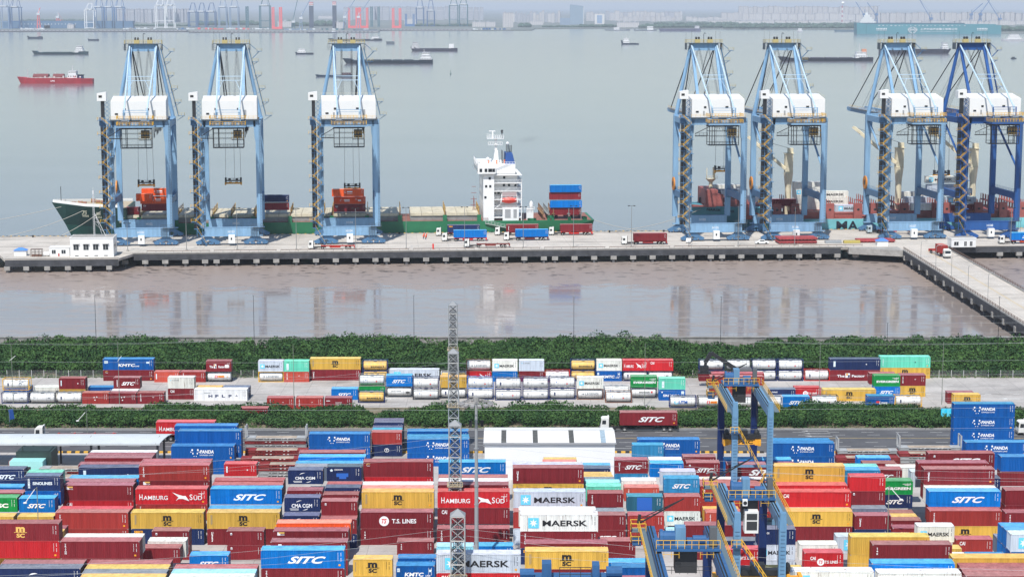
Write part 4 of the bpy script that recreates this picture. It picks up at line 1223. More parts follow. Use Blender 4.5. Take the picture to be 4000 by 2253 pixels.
def truck(px, py, h0, label, item=None, rz=0.0, cab=(.80, .79, .75), chas=(160, 50, 40), flip=False, L=40, clabel=None, cpos=None, short=False):
    m = truck_meshes(); x, y = W(px, py, h0)
    o = thing('container_truck', label, 'truck', (x, y+1.25, h0), rz, 'container trucks')
    for k in ('cab', 'windscreen', 'side_window', 'far_window', 'chassis', 'air_horn'):
        put({'air_horn': 'exhaust_stack', 'far_window': 'side_window'}.get(k, k), m[k], o, cab if k in ('cab', 'air_horn') else A(*chas, 1.2))
    for x_ in (1.35, 5.1, 13.5, 14.8) if not short else (1.35, 4.5):
        for y_ in (-1.05, 1.05):
            w_ = put('wheel', m['wheel'], o); w_.location = (x_, y_, .5)
            if y_ > 0: w_.rotation_euler = (0, 0, math.pi)
    if item:
        Lm = 12.19 if L == 40 else 6.06; c0 = cpos or 4.3
        c = container(item, Lm, 0, 0, 0, 2.75, rz, 'quay trucks' if h0 > 1 else 'road', random.Random(px))
        d = Matrix.Rotation(rz, 3, 'Z') @ Vector((c0+Lm/2, 0, 1.43)); c.location = Vector((x, y+1.25, h0)) + d
        CONT[-1]['fixed'] = clabel
    return o
truck(1703, 923, ZQ, 'white truck loaded with a navy container nearest the green hull', 'n:SEACO', QA, clabel='navy long container on a truck close beside the green hull')
truck(1726, 944, ZQ, 'white truck with red trailer under a bright blue container near the light post', 'b', QA, chas=(210, 50, 45), clabel='bright blue long container on a truck before the navy one')
truck(1933, 921, ZQ, 'white truck with a maroon container close to the gangway of the green ship', 'm:UES', QA, clabel='maroon long container on a truck below the lifeboat')
truck(1968, 941, ZQ, 'white truck with dark trailer under a bright blue container below the white tower', 'b', QA, chas=(110, 50, 45), clabel='bright blue long container on a truck below the white ship tower')
truck(2144, 920, ZQ, 'white truck with red trailer and maroon container below the aft container stack', 'm', QA, chas=(215, 60, 50), clabel='maroon long container on a truck below the aft deck stack')
truck(2429, 957, ZQ, 'white truck with maroon container driving alone on the open quay', 'm', QA, chas=(150, 50, 45), clabel='maroon long container on the lone truck of the open quay')
truck(1203, 975, ZQ, 'white truck with an empty reddish trailer in front of the third crane', None, QA)
truck(1812, 968, ZQ, 'white truck with an empty dark trailer before the two blue loads', None, QA, chas=(120, 60, 55))
truck(3388, 913, ZQ, 'light blue truck in the shade behind the sixth crane', None, QA, cab=(.45, .55, .6), short=True)
truck(2346, 1686, 0, 'white yard truck on the road behind the white warehouse hauling a maroon container', 'm:SITC', 0, chas=(40, 38, 38), cpos=4.1, clabel='maroon long container with big slanted white lettering on the road truck')
truck(3978, 1700, 0, 'truck at the right edge of the road beside the tall blue stack', None, 0, chas=(120, 55, 55))
o = truck(925, 1724, 0, 'truck carrying a bright red container half hidden by blue stacks on the road', None, math.pi)
xh, yh = W(611, 1724, 0); container('R:HAMB', 12.19, xh+6.1, yh, 1.43, 2.75, 0, 'road', random.Random(5)); CONT[-1]['fixed'] = 'bright red long container on the road truck behind the blue stacks'
o.location = (xh+12.19+4.3, yh+1.22, 0)
# the road truck's tractor seen over the station roof
x, y = W(134, 1724, 0)
o = dup(bpy.data.objects['container_truck'], (x, y+1.2, 0), 0, 'white yard tractor unit passing behind the pale station roof')
# truck on the bridge, seen from its front quarter
o = truck(3625, 981, ZQ, 'white truck turning onto the bridge with a brick red container', None, R(70), chas=(170, 60, 50))
bx, by = 3623, 981
o.location = (150.2, 650, ZQ); o.rotation_euler = (0, 0, R(97))
c = container('r', 6.06, 0, 0, 0, 2.6, R(97), 'quay trucks'); c.location = Vector((150.2, 650, ZQ)) + Matrix.Rotation(R(97), 3, 'Z') @ Vector((6.6, 0, 1.43)); CONT[-1]['fixed'] = 'brick red short container on the truck at the head of the bridge'
# blue loaded truck at the right edge
truck(3905, 954, ZQ, 'truck trailer with a bright blue container at the right edge of the quay', 'b:SITC', QA, chas=(200, 80, 50), clabel='bright blue long container with slanted lettering at the right edge of the quay')
# cars
def car(px, py, h0, label, rz, pick=False):
    x, y = W(px, py, h0); o = thing('pickup_truck' if pick else 'parked_car', label, 'car', (x, y, h0), rz)
    f = MB(); f.ext([(0, .35), (0, .85), (1.2, 1.0), (1.7, 1.55), (3.4, 1.55), (3.6, 1.0), (5, .95), (5, .35)], -.85, .85); f.build('body', M_WHITE, o)
    f = MB()
    for yy in (-.86, .86): f.quad((1.55, yy, 1.05), (3.35, yy, 1.05), (3.25, yy, 1.45), (1.8, yy, 1.45))
    f.quad((1.28, -.75, 1.06), (1.28, .75, 1.06), (1.66, .72, 1.5), (1.66, -.72, 1.5)); f.build('window', M_WINDOW, o)
    for a in (1.0, 4.0):
        for yy in (-.8, .8): f = MB(); f.tube((a, yy-.1, .35), (a, yy+.1, .35), .36, 10); f.build('wheel', RUBBER, o)
car(2949, 953, ZQ, 'white pickup parked at the right foot of the fourth crane', QA, True)
car(2688, 950, ZQ, 'white van parked end-on behind the light post of the fourth crane', R(80))
x, y = W(1692, 973, ZQ); o = thing('fire_hydrant_post', 'bright red standing post at the landward edge of the quay', 'post', (x, y, ZQ), QA)
f = MB(); f.tube((0, 0, 0), (0, 0, 1.75), .3, 10); f.build('post', mat('hydrant_red', A(205, 40, 35, 1.3), .5), o); f = MB(); f.tube((0, 0, 1.75), (0, 0, 1.9), .34, 10); f.build('cap', mat('hydrant_red', (1,)*4), o)
for i, (px, py) in enumerate([(1654, 933), (1663, 936), (1657, 926), (1666, 929)]):
    x, y = W(px, py, ZQ); o = thing('person', ['standing worker in orange vest left of the group on the quay', 'standing worker in orange vest nearest the landward side', 'standing worker in orange vest at the back left', 'standing worker in orange vest at the back right'][i], 'person', (x, y, ZQ), 0, 'workers standing on the open quay')
    f = MB(); f.loft([[(r_*math.cos(a*math.pi/4), r_*.7*math.sin(a*math.pi/4), z_) for a in range(8)] for r_, z_ in ((.12, 0), (.15, .45), (.2, .85), (.19, 1.0), (.25, 1.4), (.1, 1.5), (.11, 1.6), (.10, 1.75), (.03, 1.8))]); f.build('body', mat('work_clothes', (.05, .06, .1), .8), o)
    f = MB(); f.loft([[(r_*math.cos(a*math.pi/4), r_*.7*math.sin(a*math.pi/4), z_) for a in range(8)] for r_, z_ in ((.23, .85), (.27, 1.42), (.13, 1.52))]); f.build('vest', mat('orange_vest', A(230, 90, 50, 1.2), .7), o)
    f = MB(); f.ell((0, 0, 1.76), .14, .14, .1, 8, 4); f.build('helmet', mat('helmet_white', (.8, .8, .7), .4), o)
# small quay bollards along the ship side
for i, px in enumerate([137, 1560, 2395, 2612]):
    u, v = QP(px, 921); p = Q(u, VE-1.2, ZQ); o = thing('mooring_bollard', ['dark mooring bollard left of the green bow', 'dark mooring bollard in front of the green hull', 'dark mooring bollard on the open quay', 'dark mooring bollard left of the fourth crane'][i], 'bollard', p)
    f = MB(); f.tube((0, 0, 0), (0, 0, .5), .32, 10); f.tube((0, 0, .5), (0, 0, .75), .48, 10, 0, .3); f.build('casting', DARK, o)
# ------------------------------------------------------------------ ship-to-shore gantry cranes
BLUE = A(128, 164, 194, 1.08); BLUE2 = A(84, 122, 158, 1.0); DEEP = A(44, 84, 142, 1.15); PALE = A(176, 198, 214, 1.1)
M_YEL = mat('safety_yellow', A(205, 160, 50, 1.3), .55)
M_BLK = mat('black_steel', (.022, .023, .026), .5)
M_GRAT = mat('walkway_steel', (.10, .12, .14), .7)
M_HOUSE = mat('house_white', (.82, .82, .80), .5, var=.05, scale=.3)
def own(o): o['own'] = 1; return o
def stairs(mb, x0, x1, y, z, rise, turns, m_st=0, m_rail=1, wdt=1.0, land=1.6):
    """zigzag of flights between x0 and x1, climbing rise metres each two flights"""
    for k in range(turns):
        a, b = (x1, x0) if k % 2 == 0 else (x0, x1); za = z+k*rise/2; zb = za+rise/2
        mb.bar((a, y, za), (b, y, zb), wdt, .16, m_st); 
        for yy in (y-wdt/2, y+wdt/2): mb.bar((a, yy, za+.95), (b, yy, zb+.95), .08, .08, m_rail); mb.bar((a, yy, za+.5), (b, yy, zb+.5), .05, .05, m_rail)
        lx = (b-land, b) if b == x0 else (b, b+land*.6)
        mb.box(lx[0], lx[1], y-wdt/2-.5, y+wdt/2+.5, zb-.1, zb, m_st)
        if b == x0: mb.rail([(lx[1], y-wdt/2-.5, zb), (lx[0], y-wdt/2-.5, zb), (lx[0], y+wdt/2+.5, zb)], 1.05, .07, 1.2, m_rail)
def make_sts():
    o = thing('gantry_crane', 'x', 'gantry crane', (0, 0, ZQ), QA, 'quay gantry cranes')
    G = 27.0; LX = 10.2
    P = lambda n, mb, c=BLUE, ms=None: own(mb.build(n, ms or [P_PAINT], o, c))
    for y in (0, G):
        m = MB(); m.box(-LX+.4, LX-.4, y-.9, y+.9, 3.6, 6.4); m.box(-LX-.9, LX+.9, y-1.0, y+1.0, 3.3, 3.6); m.box(-LX-.9, LX+.9, y-1.0, y+1.0, 6.4, 6.55); P('sill_beam', m)
        for x in (-LX+1.6, LX-1.6):
            m = MB(); m.ext([(x-.7, 3.4), (x+.7, 3.4), (x+2.6, 2.2), (x+4.4, 1.3), (x+4.4, .8), (x+1.2, 1.2), (x, 2.0), (x-1.2, 1.2), (x-4.4, .8), (x-4.4, 1.3), (x-2.6, 2.2)], y-.45, y+.45)
            for q in (-3.2, -1.1, 1.1, 3.2): m.box(x+q-.85, x+q+.85, y-.55, y+.55, .45, 1.1)
            bg_ = P('bogie', m, BLUE2)
            m = MB()
            for q in (-3.7, -2.7, -1.6, -.6, .6, 1.6, 2.7, 3.7): m.tube((x+q, y-.3, .42), (x+q, y+.3, .42), .4, 10)
            m.build('wheels', [mat('rail_wheel', (.12, .08, .07), .6, .3)], bg_)
    for x in (-LX, LX):
        for y in (0, G):
            m = MB(); m.bar((x, y, 6.4), (x, y, 45.2), 2.0, 1.5, up=(0, 1, 0)); 
            m.bar((x*.985, y, 38), (x*.93, y, 45.2), 2.1, 1.6, up=(0, 1, 0)); lg = P('leg', m)
            if y == 0:
                m = MB()
                s = -1 if x < 0 else 1
                for z in range(7, 45):
                    m.bar((x+.35, -.85, z), (x+.85, -.85, z), .05)
                m.bar((x+.35, -.85, 6.5), (x+.35, -.85, 45), .06); m.bar((x+.85, -.85, 6.5), (x+.85, -.85, 45), .06)
                m.build('ladder', M_GRAT, lg)
        m = MB(); m._a([(x-.7, 0, 13.2), (x+.7, 0, 13.2), (x+.7, 0, 16.9), (x-.7, 0, 16.9), (x-.7, 4, 14.6), (x+.7, 4, 14.6), (x+.7, 4, 16.9), (x-.7, 4, 16.9)], [(0, 1, 5, 4), (4, 5, 6, 7), (3, 7, 6, 2), (0, 4, 7, 3), (1, 2, 6, 5)], 0)
        m.box(x-.7, x+.7, 4, G-4, 14.6, 16.9); m._a([(x-.7, G, 13.2), (x+.7, G, 13.2), (x+.7, G, 16.9), (x-.7, G, 16.9), (x-.7, G-4, 14.6), (x+.7, G-4, 14.6), (x+.7, G-4, 16.9), (x-.7, G-4, 16.9)], [(0, 4, 5, 1), (3, 2, 6, 7), (0, 3, 7, 4), (1, 5, 6, 2)], 0)
        m.rail([(x, 1, 16.9), (x, G-1, 16.9)], 1.1, .07, 1.6); P('portal_beam', m, BLUE2)
        m = MB(); m.tube((x, G-.6, 43), (x, 1.0, 26), .42, 8); P('diagonal_brace', m)
        m = MB(); m.box(x-.8, x+.8, .9, G-.9, 42.6, 44.8); P('side_beam', m)
    for y in (0, G): m = MB(); m.box(-LX+.9, LX-.9, y-.8, y+.8, 42.9, 45.3); P('cross_beam', m)
    for x in (-3.6, 3.6):
        m = MB(); m.ext([(-15, 44.0), (-15, 45.3), (G, 45.3), (G, 43.2), (4, 43.2)], x-.55, x+.55, ax='x'); P('girder', m)
        m = MB(); m.ext([(G, 43.4), (G, 45.3), (G+51, 45.3), (G+52.5, 44.6), (G+51, 43.6)], x-.5, x+.5, ax='x')
        bo = P('boom', m)
        m = MB(); xx = x+(1.3 if x > 0 else -1.3); m.box(min(x, xx), max(x, xx), G+1, G+46, 45.0, 45.1, 0); m.rail([(xx, G+1, 45.1), (xx, G+46, 45.1)], 1.1, .06, 2, 1); m.build('boom_walkway', [M_GRAT, M_YEL], bo)
    m = MB()
    for y in (G+8, G+22, G+36, G+46): m.box(-3.1, 3.1, y-.4, y+.4, 43.8, 45.0)
    P('boom_tie', m)
    # machinery house
    m = MB(); m.ext([(-1.0, 45.7), (10.0, 45.7), (10.0, 53.6), (8.6, 53.7), (-1.0, 52.2)], -9.6, 9.9, ax='x')
    for k in range(15): m.box(-9.4+k*1.36, -9.36+k*1.36, -1.03, -1.0, 46, 52)
    hs = m.build('machinery_house', M_HOUSE, o)
    for (x0, x1, z0, z1) in ((-8.2, -7.1, 47.4, 48.0), (-5.2, -4.3, 49.0, 49.7), (2.8, 3.9, 49.0, 49.7)):
        m = MB(); m.box(x0, x1, -1.1, -1.04, z0, z1); m.build('window', M_WINDOW, hs)
    for (x0, x1, z0, z1) in ((-5.5, -4.9, 46.4, 48.0), (5.2, 6.1, 46.8, 49.0)):
        m = MB(); m.box(x0, x1, -1.1, -1.04, z0, z1); m.build('door', mat('grey_door', (.35, .36, .37), .6), hs)
    m = MB(); m.rail([(-9.5, -.8, 52.2), (9.8, -.8, 52.2)], 1.0, .05, 1.6); m.rail([(-9.5, 9.8, 53.6), (9.8, 9.8, 53.6)], 1.0, .05, 1.6); m.rail([(9.8, -.8, 52.2), (9.8, 9.8, 53.6)], 1.0, .05, 2); m.build('roof_rail', mat('pale_rail', (.55, .52, .4), .6), hs)
    m = MB(); yy = -9.61
    m._a([(yy, 3.5, 50.8)] + [(yy, 3.5+1.15*math.cos(a*.5236), 50.8+1.15*math.sin(a*.5236)) for a in range(13)], [(0, i+1, i+2) for i in range(12)], 0)
    m._a([(yy-.01, 3.5, 50.8)] + [(yy-.01, 3.5+.75*math.cos(a*.5236), 50.8+.75*math.sin(a*.5236)) for a in range(13)], [(0, i+1, i+2) for i in range(12)], 1)
    for k in range(3): m.box(yy-.01, yy, 5.0-k*1.2, 5.5-k*1.2, 47.0, 49.2, 1)
    m.build('emblem', [mat('emblem_grey', (.05, .07, .1), .6), mat('emblem_pale', (.5, .52, .55), .6)], hs)
    m = MB(); m.box(-10.0, 10.4, -1.9, 10.6, 45.35, 45.68, 0); m.rail([(-10, -1.8, 45.7), (10.3, -1.8, 45.7)], 1.1, .06, 1.6, 1); m.build('house_deck', [M_GRAT, M_YEL], o)
    # backreach machinery platform at the girder ends
    m = MB(); m.box(-6.2, 6.2, -16.2, -9.8, 44.2, 44.5, 0)
    for x0, x1 in ((-4.9, -2.2), (1.8, 4.6)): m.box(x0, x1, -14.8, -11.5, 44.5, 45.6, 2); m.tube((x0+.3, -13.6, 46.0), (x1-.3, -13.6, 46.0), .55, 8, 2)
    m.box(-1.4, 1.3, -15, -12, 44.5, 45.2, 3)
    for z in (44.5, 46.6):
        m.rail([(-6.2, -9.8, z), (-6.2, -16.2, z), (6.2, -16.2, z), (6.2, -9.8, z)], 1.15, .1, 1.1, 1)
    m.box(-6.2, 6.2, -11.3, -9.8, 46.5, 46.6, 0); m.box(-6.4, 6.4, -16.3, -15.9, 43.7, 44.2, 3)
    P('sheave_platform', m, BLUE, [M_GRAT, M_YEL, mat('machine_grey', (.16, .19, .23), .6), P_PAINT])
    m = MB(); m.bar((-4.2, -11, 49.5), (4.4, -11, 49.5), .18); m.bar((-4.2, -11, 48.7), (4.4, -11, 48.7), .12)
    for x in (-4.2, 4.4): m.bar((x, -11, 44.5), (x, -11, 49.6), .35)
    P('rope_frame', m)
    # A-frame, apex, stays
    for s in (-1, 1):
        m = MB(); m.tube((s*5.0, G, 71.0), (s*LX, G, 45.2), .62, 10, 0, .75); P('mast_leg', m)
        m = MB(); m.bar((s*4.6, G-.6, 71.0), (s*4.5, 9.5, 45.3), 1.0, .8); P('mast_strut', m)
        m = MB(); m.tube((s*4.9, G-.3, 71.8), (s*4.0, -9.6, 49.6), .30, 8); m.bar((s*4.0, -9.6, 50.2), (s*3.7, -11.2, 44.6), .6, .5); m.build('backstay', [P_PAINT], o, PALE)
        for yb in (G+22, G+47):
            m = MB(); m.tube((s*4.4, G+.3, 71.0), (s*3.6, yb, 45.2), .21, 6); m.build('forestay', M_BLK, o)
        m = MB()
        for k in range(3): m.bar((s*(1.6+.25*k), G, 70.5), (s*(1.9+.35*k), G+30+3*k, 45.2), .07); m.bar((s*(1.6+.25*k), G-.4, 70.5), (s*(1.4+.3*k), 6, 52.5), .07)
        m.build('hoist_rope', M_BLK, o)
    m = MB(); m.bar((-4.45, 8.5, 60.7), (4.45, 8.5, 60.7), .22); m.bar((-4.4, 6.2, 59.3), (4.4, 6.2, 59.3), .22); m.bar((-2.2, 6, 59.3), (-4.3, 2.5, 55), .12); m.bar((2.2, 6, 59.3), (4.3, 2.5, 55), .12); m.build('tie_bar', [P_PAINT], o, PALE)
    m = MB(); m.box(-5.4, 5.4, G-.9, G+.9, 69.3, 72.0); P('apex_beam', m)
    m = MB(); m.box(-6.8, 6.8, G-2.0, G+2.0, 72.0, 72.15, 0); m.rail([(-6.8, G+2, 72.1), (-6.8, G-2, 72.1), (6.8, G-2, 72.1), (6.8, G+2, 72.1), (-6.8, G+2, 72.1)], 1.3, .09, 1.2, 1)
    for s in (-1, 1): m.box(s*6.8-.05, s*6.8+.05, G-2, G+2, 69.6, 72, 0); m.rail([(s*5.4, G-1.8, 69.6), (s*7.2, G-1.8, 69.6)], 2.4, .08, .6, 0)
    m.build('apex_platform', [M_GRAT, mat('dull_yellow', A(190, 175, 120), .6)], o)
    m = MB()
    for s in (-1, 1):
        for dx in (-.5, .5): m.tube((s*2.4+dx-.3, G, 73.9), (s*2.4+dx+.3, G, 73.9), .55, 10, 0)
        m.box(s*2.4-1.0, s*2.4+1.0, G-.4, G+.4, 72.2, 73.5, 1)
    m.build('sheave', [M_BLK, mat('dull_yellow', (1,)*4)], o)
    m = MB(); m.path([(0, G, 72.1), (0, G, 75.4), (.25, G, 75.9), (.8, G, 75.6)], .1, 5)
    for x in (-6.5, -4.4, 4.9, 6.6): m.bar((x, G+1.5, 72), (x, G+1.5, 76.5), .05)
    m.build('lamp_and_rods', M_BLK, o)
    # stairs: tower at the left landside leg, and up the right mast leg
    m = MB(); stairs(m, -LX-2.6, -LX+.3, -1.7, 6.2, 5.25, 15, 0, 1, .9)
    m.bar((-LX-2.2, -1.2, 3.4), (-LX-2.2, -1.2, 46), .22, .22, 0); m.bar((-LX-.2, -2.4, 3.4), (-LX-.2, -2.4, 46), .16, .16, 0)
    m.bar((-LX+1.2, -2.2, 0.1), (-LX-2.2, -1.8, 6.2), .9, .15, 0); m.bar((-LX+1.2, -2.2, 1.1), (-LX-2.2, -1.8, 7.2), .07, .07, 1)
    P('stair_tower', m, BLUE2, [P_PAINT, M_YEL])
    m = MB(); m.box(-LX-3.2, -LX-1.4, -1.1, .6, 6, 44, 0)
    for k in range(20): m.box(-LX-3.25, -LX-1.35, -1.15, .65, 6+k*1.95, 6.25+k*1.95, 1)
    P('lift_shaft', m, BLUE2, [M_BLK, P_PAINT])
    m = MB(); m.box(-LX-2.9, -LX-1.7, -.9, .4, 44, 52.3, 0)
    for k in range(5): m.bar((-LX-1.6, -1.0, 45+k*1.5), (-LX+.2, -1.0, 46.5+k*1.5), .12, .12, 1); m.bar((-LX+.2, -1.0, 45+k*1.5), (-LX-1.6, -1.0, 46.5+k*1.5), .12, .12, 1)
    m.box(-LX-3.6, -LX-1.6, -1.2, .8, 43.5, 46.5, 1); P('lift_mast', m, BLUE2, [M_BLK, P_PAINT])
    m = MB(); m.ext([(-LX-4.1, 52.4), (-LX-.9, 52.4), (-LX-.9, 55.6), (-LX-4.1, 55.1)], -1.6, 1.5); lm = m.build('lift_machine_room', M_HOUSE, o)
    m = MB(); m.box(-LX-3.5, -LX-2.3, -1.66, -1.61, 53.6, 54.4); m.build('window', M_WINDOW, lm)
    m = MB()
    for k in range(5):
        za, zb = 70.5-k*5.0, 70.5-(k+1)*5.0; xa = 6.4+k*1.18; xb = xa+1.18
        m.bar((xa, G-1.2, za), (xb, G-1.2, zb), .9, .3, 0)
        for yy in (G-1.7, G-.7): m.bar((xa, yy, za+1), (xb, yy, zb+1), .07, .07, 1)
        m.box(xb-.3, xb+2.3, G-2.0, G-.4, zb-.12, zb, 0); m.rail([(xb, G-2, zb), (xb+2.3, G-2, zb), (xb+2.3, G-.4, zb)], 1.1, .08, 1.1, 1); m.bar((xb-.6, G-1.2, zb-1.8), (xb+2.0, G-1.2, zb-.1), .16, .16, 0)
    m.bar((6.8, G-1, 72), (9.6, G-1, 69.6), .2, .2, 0); m.box(9.2, 11.3, G-2, G-.3, 69.2, 69.35, 0); m.rail([(9.2, G-2, 69.3), (11.3, G-2, 69.3), (11.3, G-.3, 69.3)], 1.1, .08, 1.1, 1); m.bar((7.4, G-1, 66.3), (10.2, G-1, 69.2), .25, .25, 0)
    P('mast_stairs', m, BLUE2, [P_PAINT, mat('dull_yellow', (1,)*4)])
    # trolley with cab frame
    m = MB(); yt = 33.0
    m.box(-5.6, 5.6, -12.5, -7.5, 42.9, 43.3)
    for x in (-5.3, -3.4, 3.2, 5.4):
        for y in (-12.3, -7.7): m.bar((x, y, 43), (x, y, 36.2), .22)
    for z in (36.2, 37.2, 39.4, 41.2):
        m.bar((-5.3, -12.3, z), (5.4, -12.3, z), .18 if z < 37 else .09); m.bar((-5.3, -7.7, z), (5.4, -7.7, z), .15)
    m.rail([(-5.3, -12.3, 36.4), (3.3, -12.3, 36.4)], 1.1, .07, 1.2); m.box(-5.3, 5.4, -12.3, -7.7, 36.1, 36.25); m.bar((-5.3, -12.3, 43), (-9.6, -8, 40.2), .2); m.box(-9.7, -5.3, -8.6, -7.6, 39.2, 39.5); m.rail([(-9.7, -8.6, 39.4), (-5.3, -8.6, 39.4)], 1.1, .08, 1.1)
    m.build('trolley_frame', M_BLK, o)
    m = MB(); m.box(1.8, 4.7, -12.0, -9.2, 39.7, 42.4, 0); m.rail([(1.2, -12.9, 39.2), (5.4, -12.9, 39.2)], 1.1, .09, 1.0, 1); m.rail([(1.2, -12.9, 40.8), (5.4, -12.9, 40.8)], 1.1, .09, 1.0, 1); m.box(1.2, 5.4, -12.9, -12.2, 39.0, 39.2, 0); m.build('operator_cab', [mat('cab_dark', (.06, .07, .08), .4), M_YEL], o)
    m = MB(); rr = random.Random(2)
    for k in range(14):
        y0 = -5+k*3.2; d = rr.uniform(2.2, 4.2); m.path([(5.6, y0+3.2*t, 43.2-d*(1-(2*t-1)**2)) for t in (0, .15, .35, .5, .65, .85, 1)], .06, 4)
    m.build('festoon_cable', M_BLK, o)
    m = MB(); m.box(-1.15, 1.15, -2.5, -.5, .9, 4.0); cb = m.build('checker_cabin', M_HOUSE, o)
    m = MB(); m.box(-.35, .15, -2.56, -2.51, 2.2, 3.0); m.build('window', M_WINDOW, cb)
    m = MB(); m.tube((-LX-1.2, G-1.3, 19), (-LX-.7, G-1.3, 19), 2.5, 18, 0); m.tube((-LX-1.3, G-1.3, 19), (-LX-1.2, G-1.3, 19), 1.0, 10, 1); m.build('cable_reel', [mat('reel_orange', A(190, 120, 40, 1.2), .6), M_BLK], o)
    m = MB(); m.box(LX-2.6, LX+1.4, -1.8, -1.0, 6.5, 6.6); m.rail([(LX-3.2, -1.8, 6.6), (LX+1.3, -1.8, 6.6)], 1.1, .07, 1, mid=True)
    for k in range(9): m.bar((LX-3.4, -1.0, 3.4+k*.36), (LX-.8, -1.0, 3.4+k*.36), .06)
    m.rail([(LX-3, -1.4, 1.2), (LX+1.2, -1.4, 1.2)], 5.2, .07, .8, mid=True); m.build('access_ladders', M_GRAT, o)
    return o
def letter_on(o, s, y_=-.91, z=5.0):
    a = MB(); put_text(a, s, -.2, z, 2.4, .9, y_, 0, bold=.02); a.build('lettering', mat('pale_letter', (.66, .70, .74), .6), o)
    a = MB(); put_text(a, s, .4, 5.0, 2.4, .9, 27-.91, 0, bold=.02); a.build('lettering', mat('pale_letter', (1,)*4), o)
STS = []
proto = make_sts()
CRANES = [(557, 958.5, 'H102', 'leftmost light blue quay crane, behind the white signal house'), (907, 957, 'H103', 'light blue quay crane with an empty yellow spreader hanging over bare hatch covers'),
 (1367, 950.7, 'H104', 'light blue quay crane hoisting an orange container over a maroon one'), (2793, 940, 'H105', 'light blue quay crane leftmost of the right-hand group'),
 (3104, 937, 'H106', 'second light blue quay crane of the right-hand group'), (3564, 934, 'H107', 'third crane of the right-hand group, light blue, behind the flat hatch cover'), (3871, 934, 'H108', 'deep blue quay crane at the right edge, darker than all others')]
for i, (px, py, s, lab) in enumerate(CRANES):
    u, v = QP(px, py); p = Q(u, 22, ZQ)
    if i == 0: o = proto; o.location = p; o['label'] = lab; o.rotation_euler = (0, 0, QA+R(1.6))
    else: o = dup(proto, p, QA+R(1.6), lab, DEEP if i == 6 else None)
    STS.append((o, u))
for (o, u), c in zip(STS, CRANES): letter_on(o, c[2])
# spreaders hanging on ropes, and the boxes they carry
def spreader(u, v, z, label, top):
    o = thing('container_spreader', label, 'spreader', Q(u, v, z), QA, 'spreaders of the quay cranes')
    m = MB(); m.box(-3.0, 3.0, -.9, .9, .2, .75)
    for s in (-1, 1): m.box(s*3.0-.22, s*3.0+.22, -1.2, 1.2, -.2, .9); m.box(s*1.2-.5, s*1.2+.5, -1.1, 1.1, .75, .95)
    m.build('beam', mat('spreader_yellow', A(214, 150, 40, 1.3), .5, var=.2), o)
    m = MB(); m.box(-2.9, 2.9, -.8, .8, 1.25, 1.6); m.rail([(-2.8, -.8, 1.6), (2.8, -.8, 1.6)], .8, .1, .9)
    for s in (-1, 1): m.box(s*2.9-.3, s*2.9+.3, -.9, .9, .9, 2.6); m.tube((s*1.4, -.3, 1.9), (s*1.4, .3, 1.9), .5, 8)
    m.build('head_block', M_BLK, o)
    m = MB()
    for x in (-2.9, .5, 2.9): m.bar((x, 0, 1.6), (x*.9, 0, top-z), .1)
    m.build('hoist_ropes', M_BLK, o); return o
def hang(px, py, vv, dv):
    x0 = XP(px, 0, 0); # solve on the plane v = vv
    a = (px-CX); b = CY-py; d = Vector((a, F*CT+b*ST, -F*ST+b*CT)); o_ = Vector((0, 0, H))
    t = ((QO-o_).dot(QV) + vv)/d.dot(QV); p = o_+d*t; return (p-QO).dot(QU), p.z
for (px, py, v, lab) in [(572, 728, 66, 'yellow and black spreader holding an orange container at the leftmost crane'), (912, 720, 66, 'yellow and black spreader hanging empty at the second crane'), (2822, 673, 64, 'yellow and black spreader hanging empty at the fourth crane, before a cream mast'), (3677, 690, 72, 'yellow spreader resting on a grey container under the sixth crane')]:
    u, z = hang(px, py, v, 0); spreader(u, v, z, lab, ZQ+43.5)
u, z = hang(1376, 741, 66, 0); spreader(u, 66, z, 'yellow spreader just above the hoisted orange container of the third crane', ZQ+43.5)
# ------------------------------------------------------------------ the two ships at the quay
def U(px, v=58, py=800): return hang(px, py, v, 0)[0]
def Zq(px, py, v): return hang(px, py, v, 0)[1]
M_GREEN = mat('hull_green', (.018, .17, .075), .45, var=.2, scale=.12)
M_GREEN_SHADE = mat('hull_green_shade', (.012, .07, .055), .45, var=.2, scale=.12)  # hull green for the bow, shade of its flare painted into the colour
M_CREAM = mat('hatch_cream', (.62, .56, .42), .7, var=.3, scale=.35)
M_DECKR = mat('deck_red', (.30, .13, .10), .8, var=.4, scale=.4)
M_RUSTY = mat('lashing_rust', (.30, .17, .08), .8, var=.4, scale=.6)
M_LYEL = mat('lashing_yellow', (.55, .38, .10), .7, var=.3)
M_GREY = mat('coaming_grey', (.28, .30, .29), .7, var=.3, scale=.4)
M_SHIPW = mat('ship_white', (.84, .84, .83), .45, var=.04)
def hull(stn, vc, zk=-2.2):
    """stations (u, half width at deck, half width at water, deck height): near and far sides, deck"""
    m = MB(); rings = []
    for u, hd, hw, zd, du in stn:
        hm = hw+(hd-hw)*.35
        rings.append([(u+du, vc-hw, zk), (u+du*.55, vc-hm, zk+(zd-zk)*.5), (u, vc-hd, zd), (u, vc+hd, zd), (u+du*.55, vc+hm, zk+(zd-zk)*.5), (u+du, vc+hw, zk)])
    m.loft(rings); return m
def ship_root(name, label, cat='ship'):
    o = thing(name, label, cat, QO, QA); return o
ss = ship_root('container_ship', 'green-hulled container ship with white tower and bare cream hatch covers', 'container ship')
ub = hang(203, 797, 68, 0)[0]; VC = 68.0
m = hull([(ub, .4, .1, 15.0, 9), (ub+6, 5.2, .3, 14.6, 7), (ub+14, 9.5, 2.2, 14.2, 4), (ub+24, 12.6, 6.2, 13.9, 0), (ub+29.5, 13.6, 8.5, 13.8, 0), (ub+30, 13.7, 9, 13.8, 0)], VC); m.build('bow', M_GREEN_SHADE, ss)
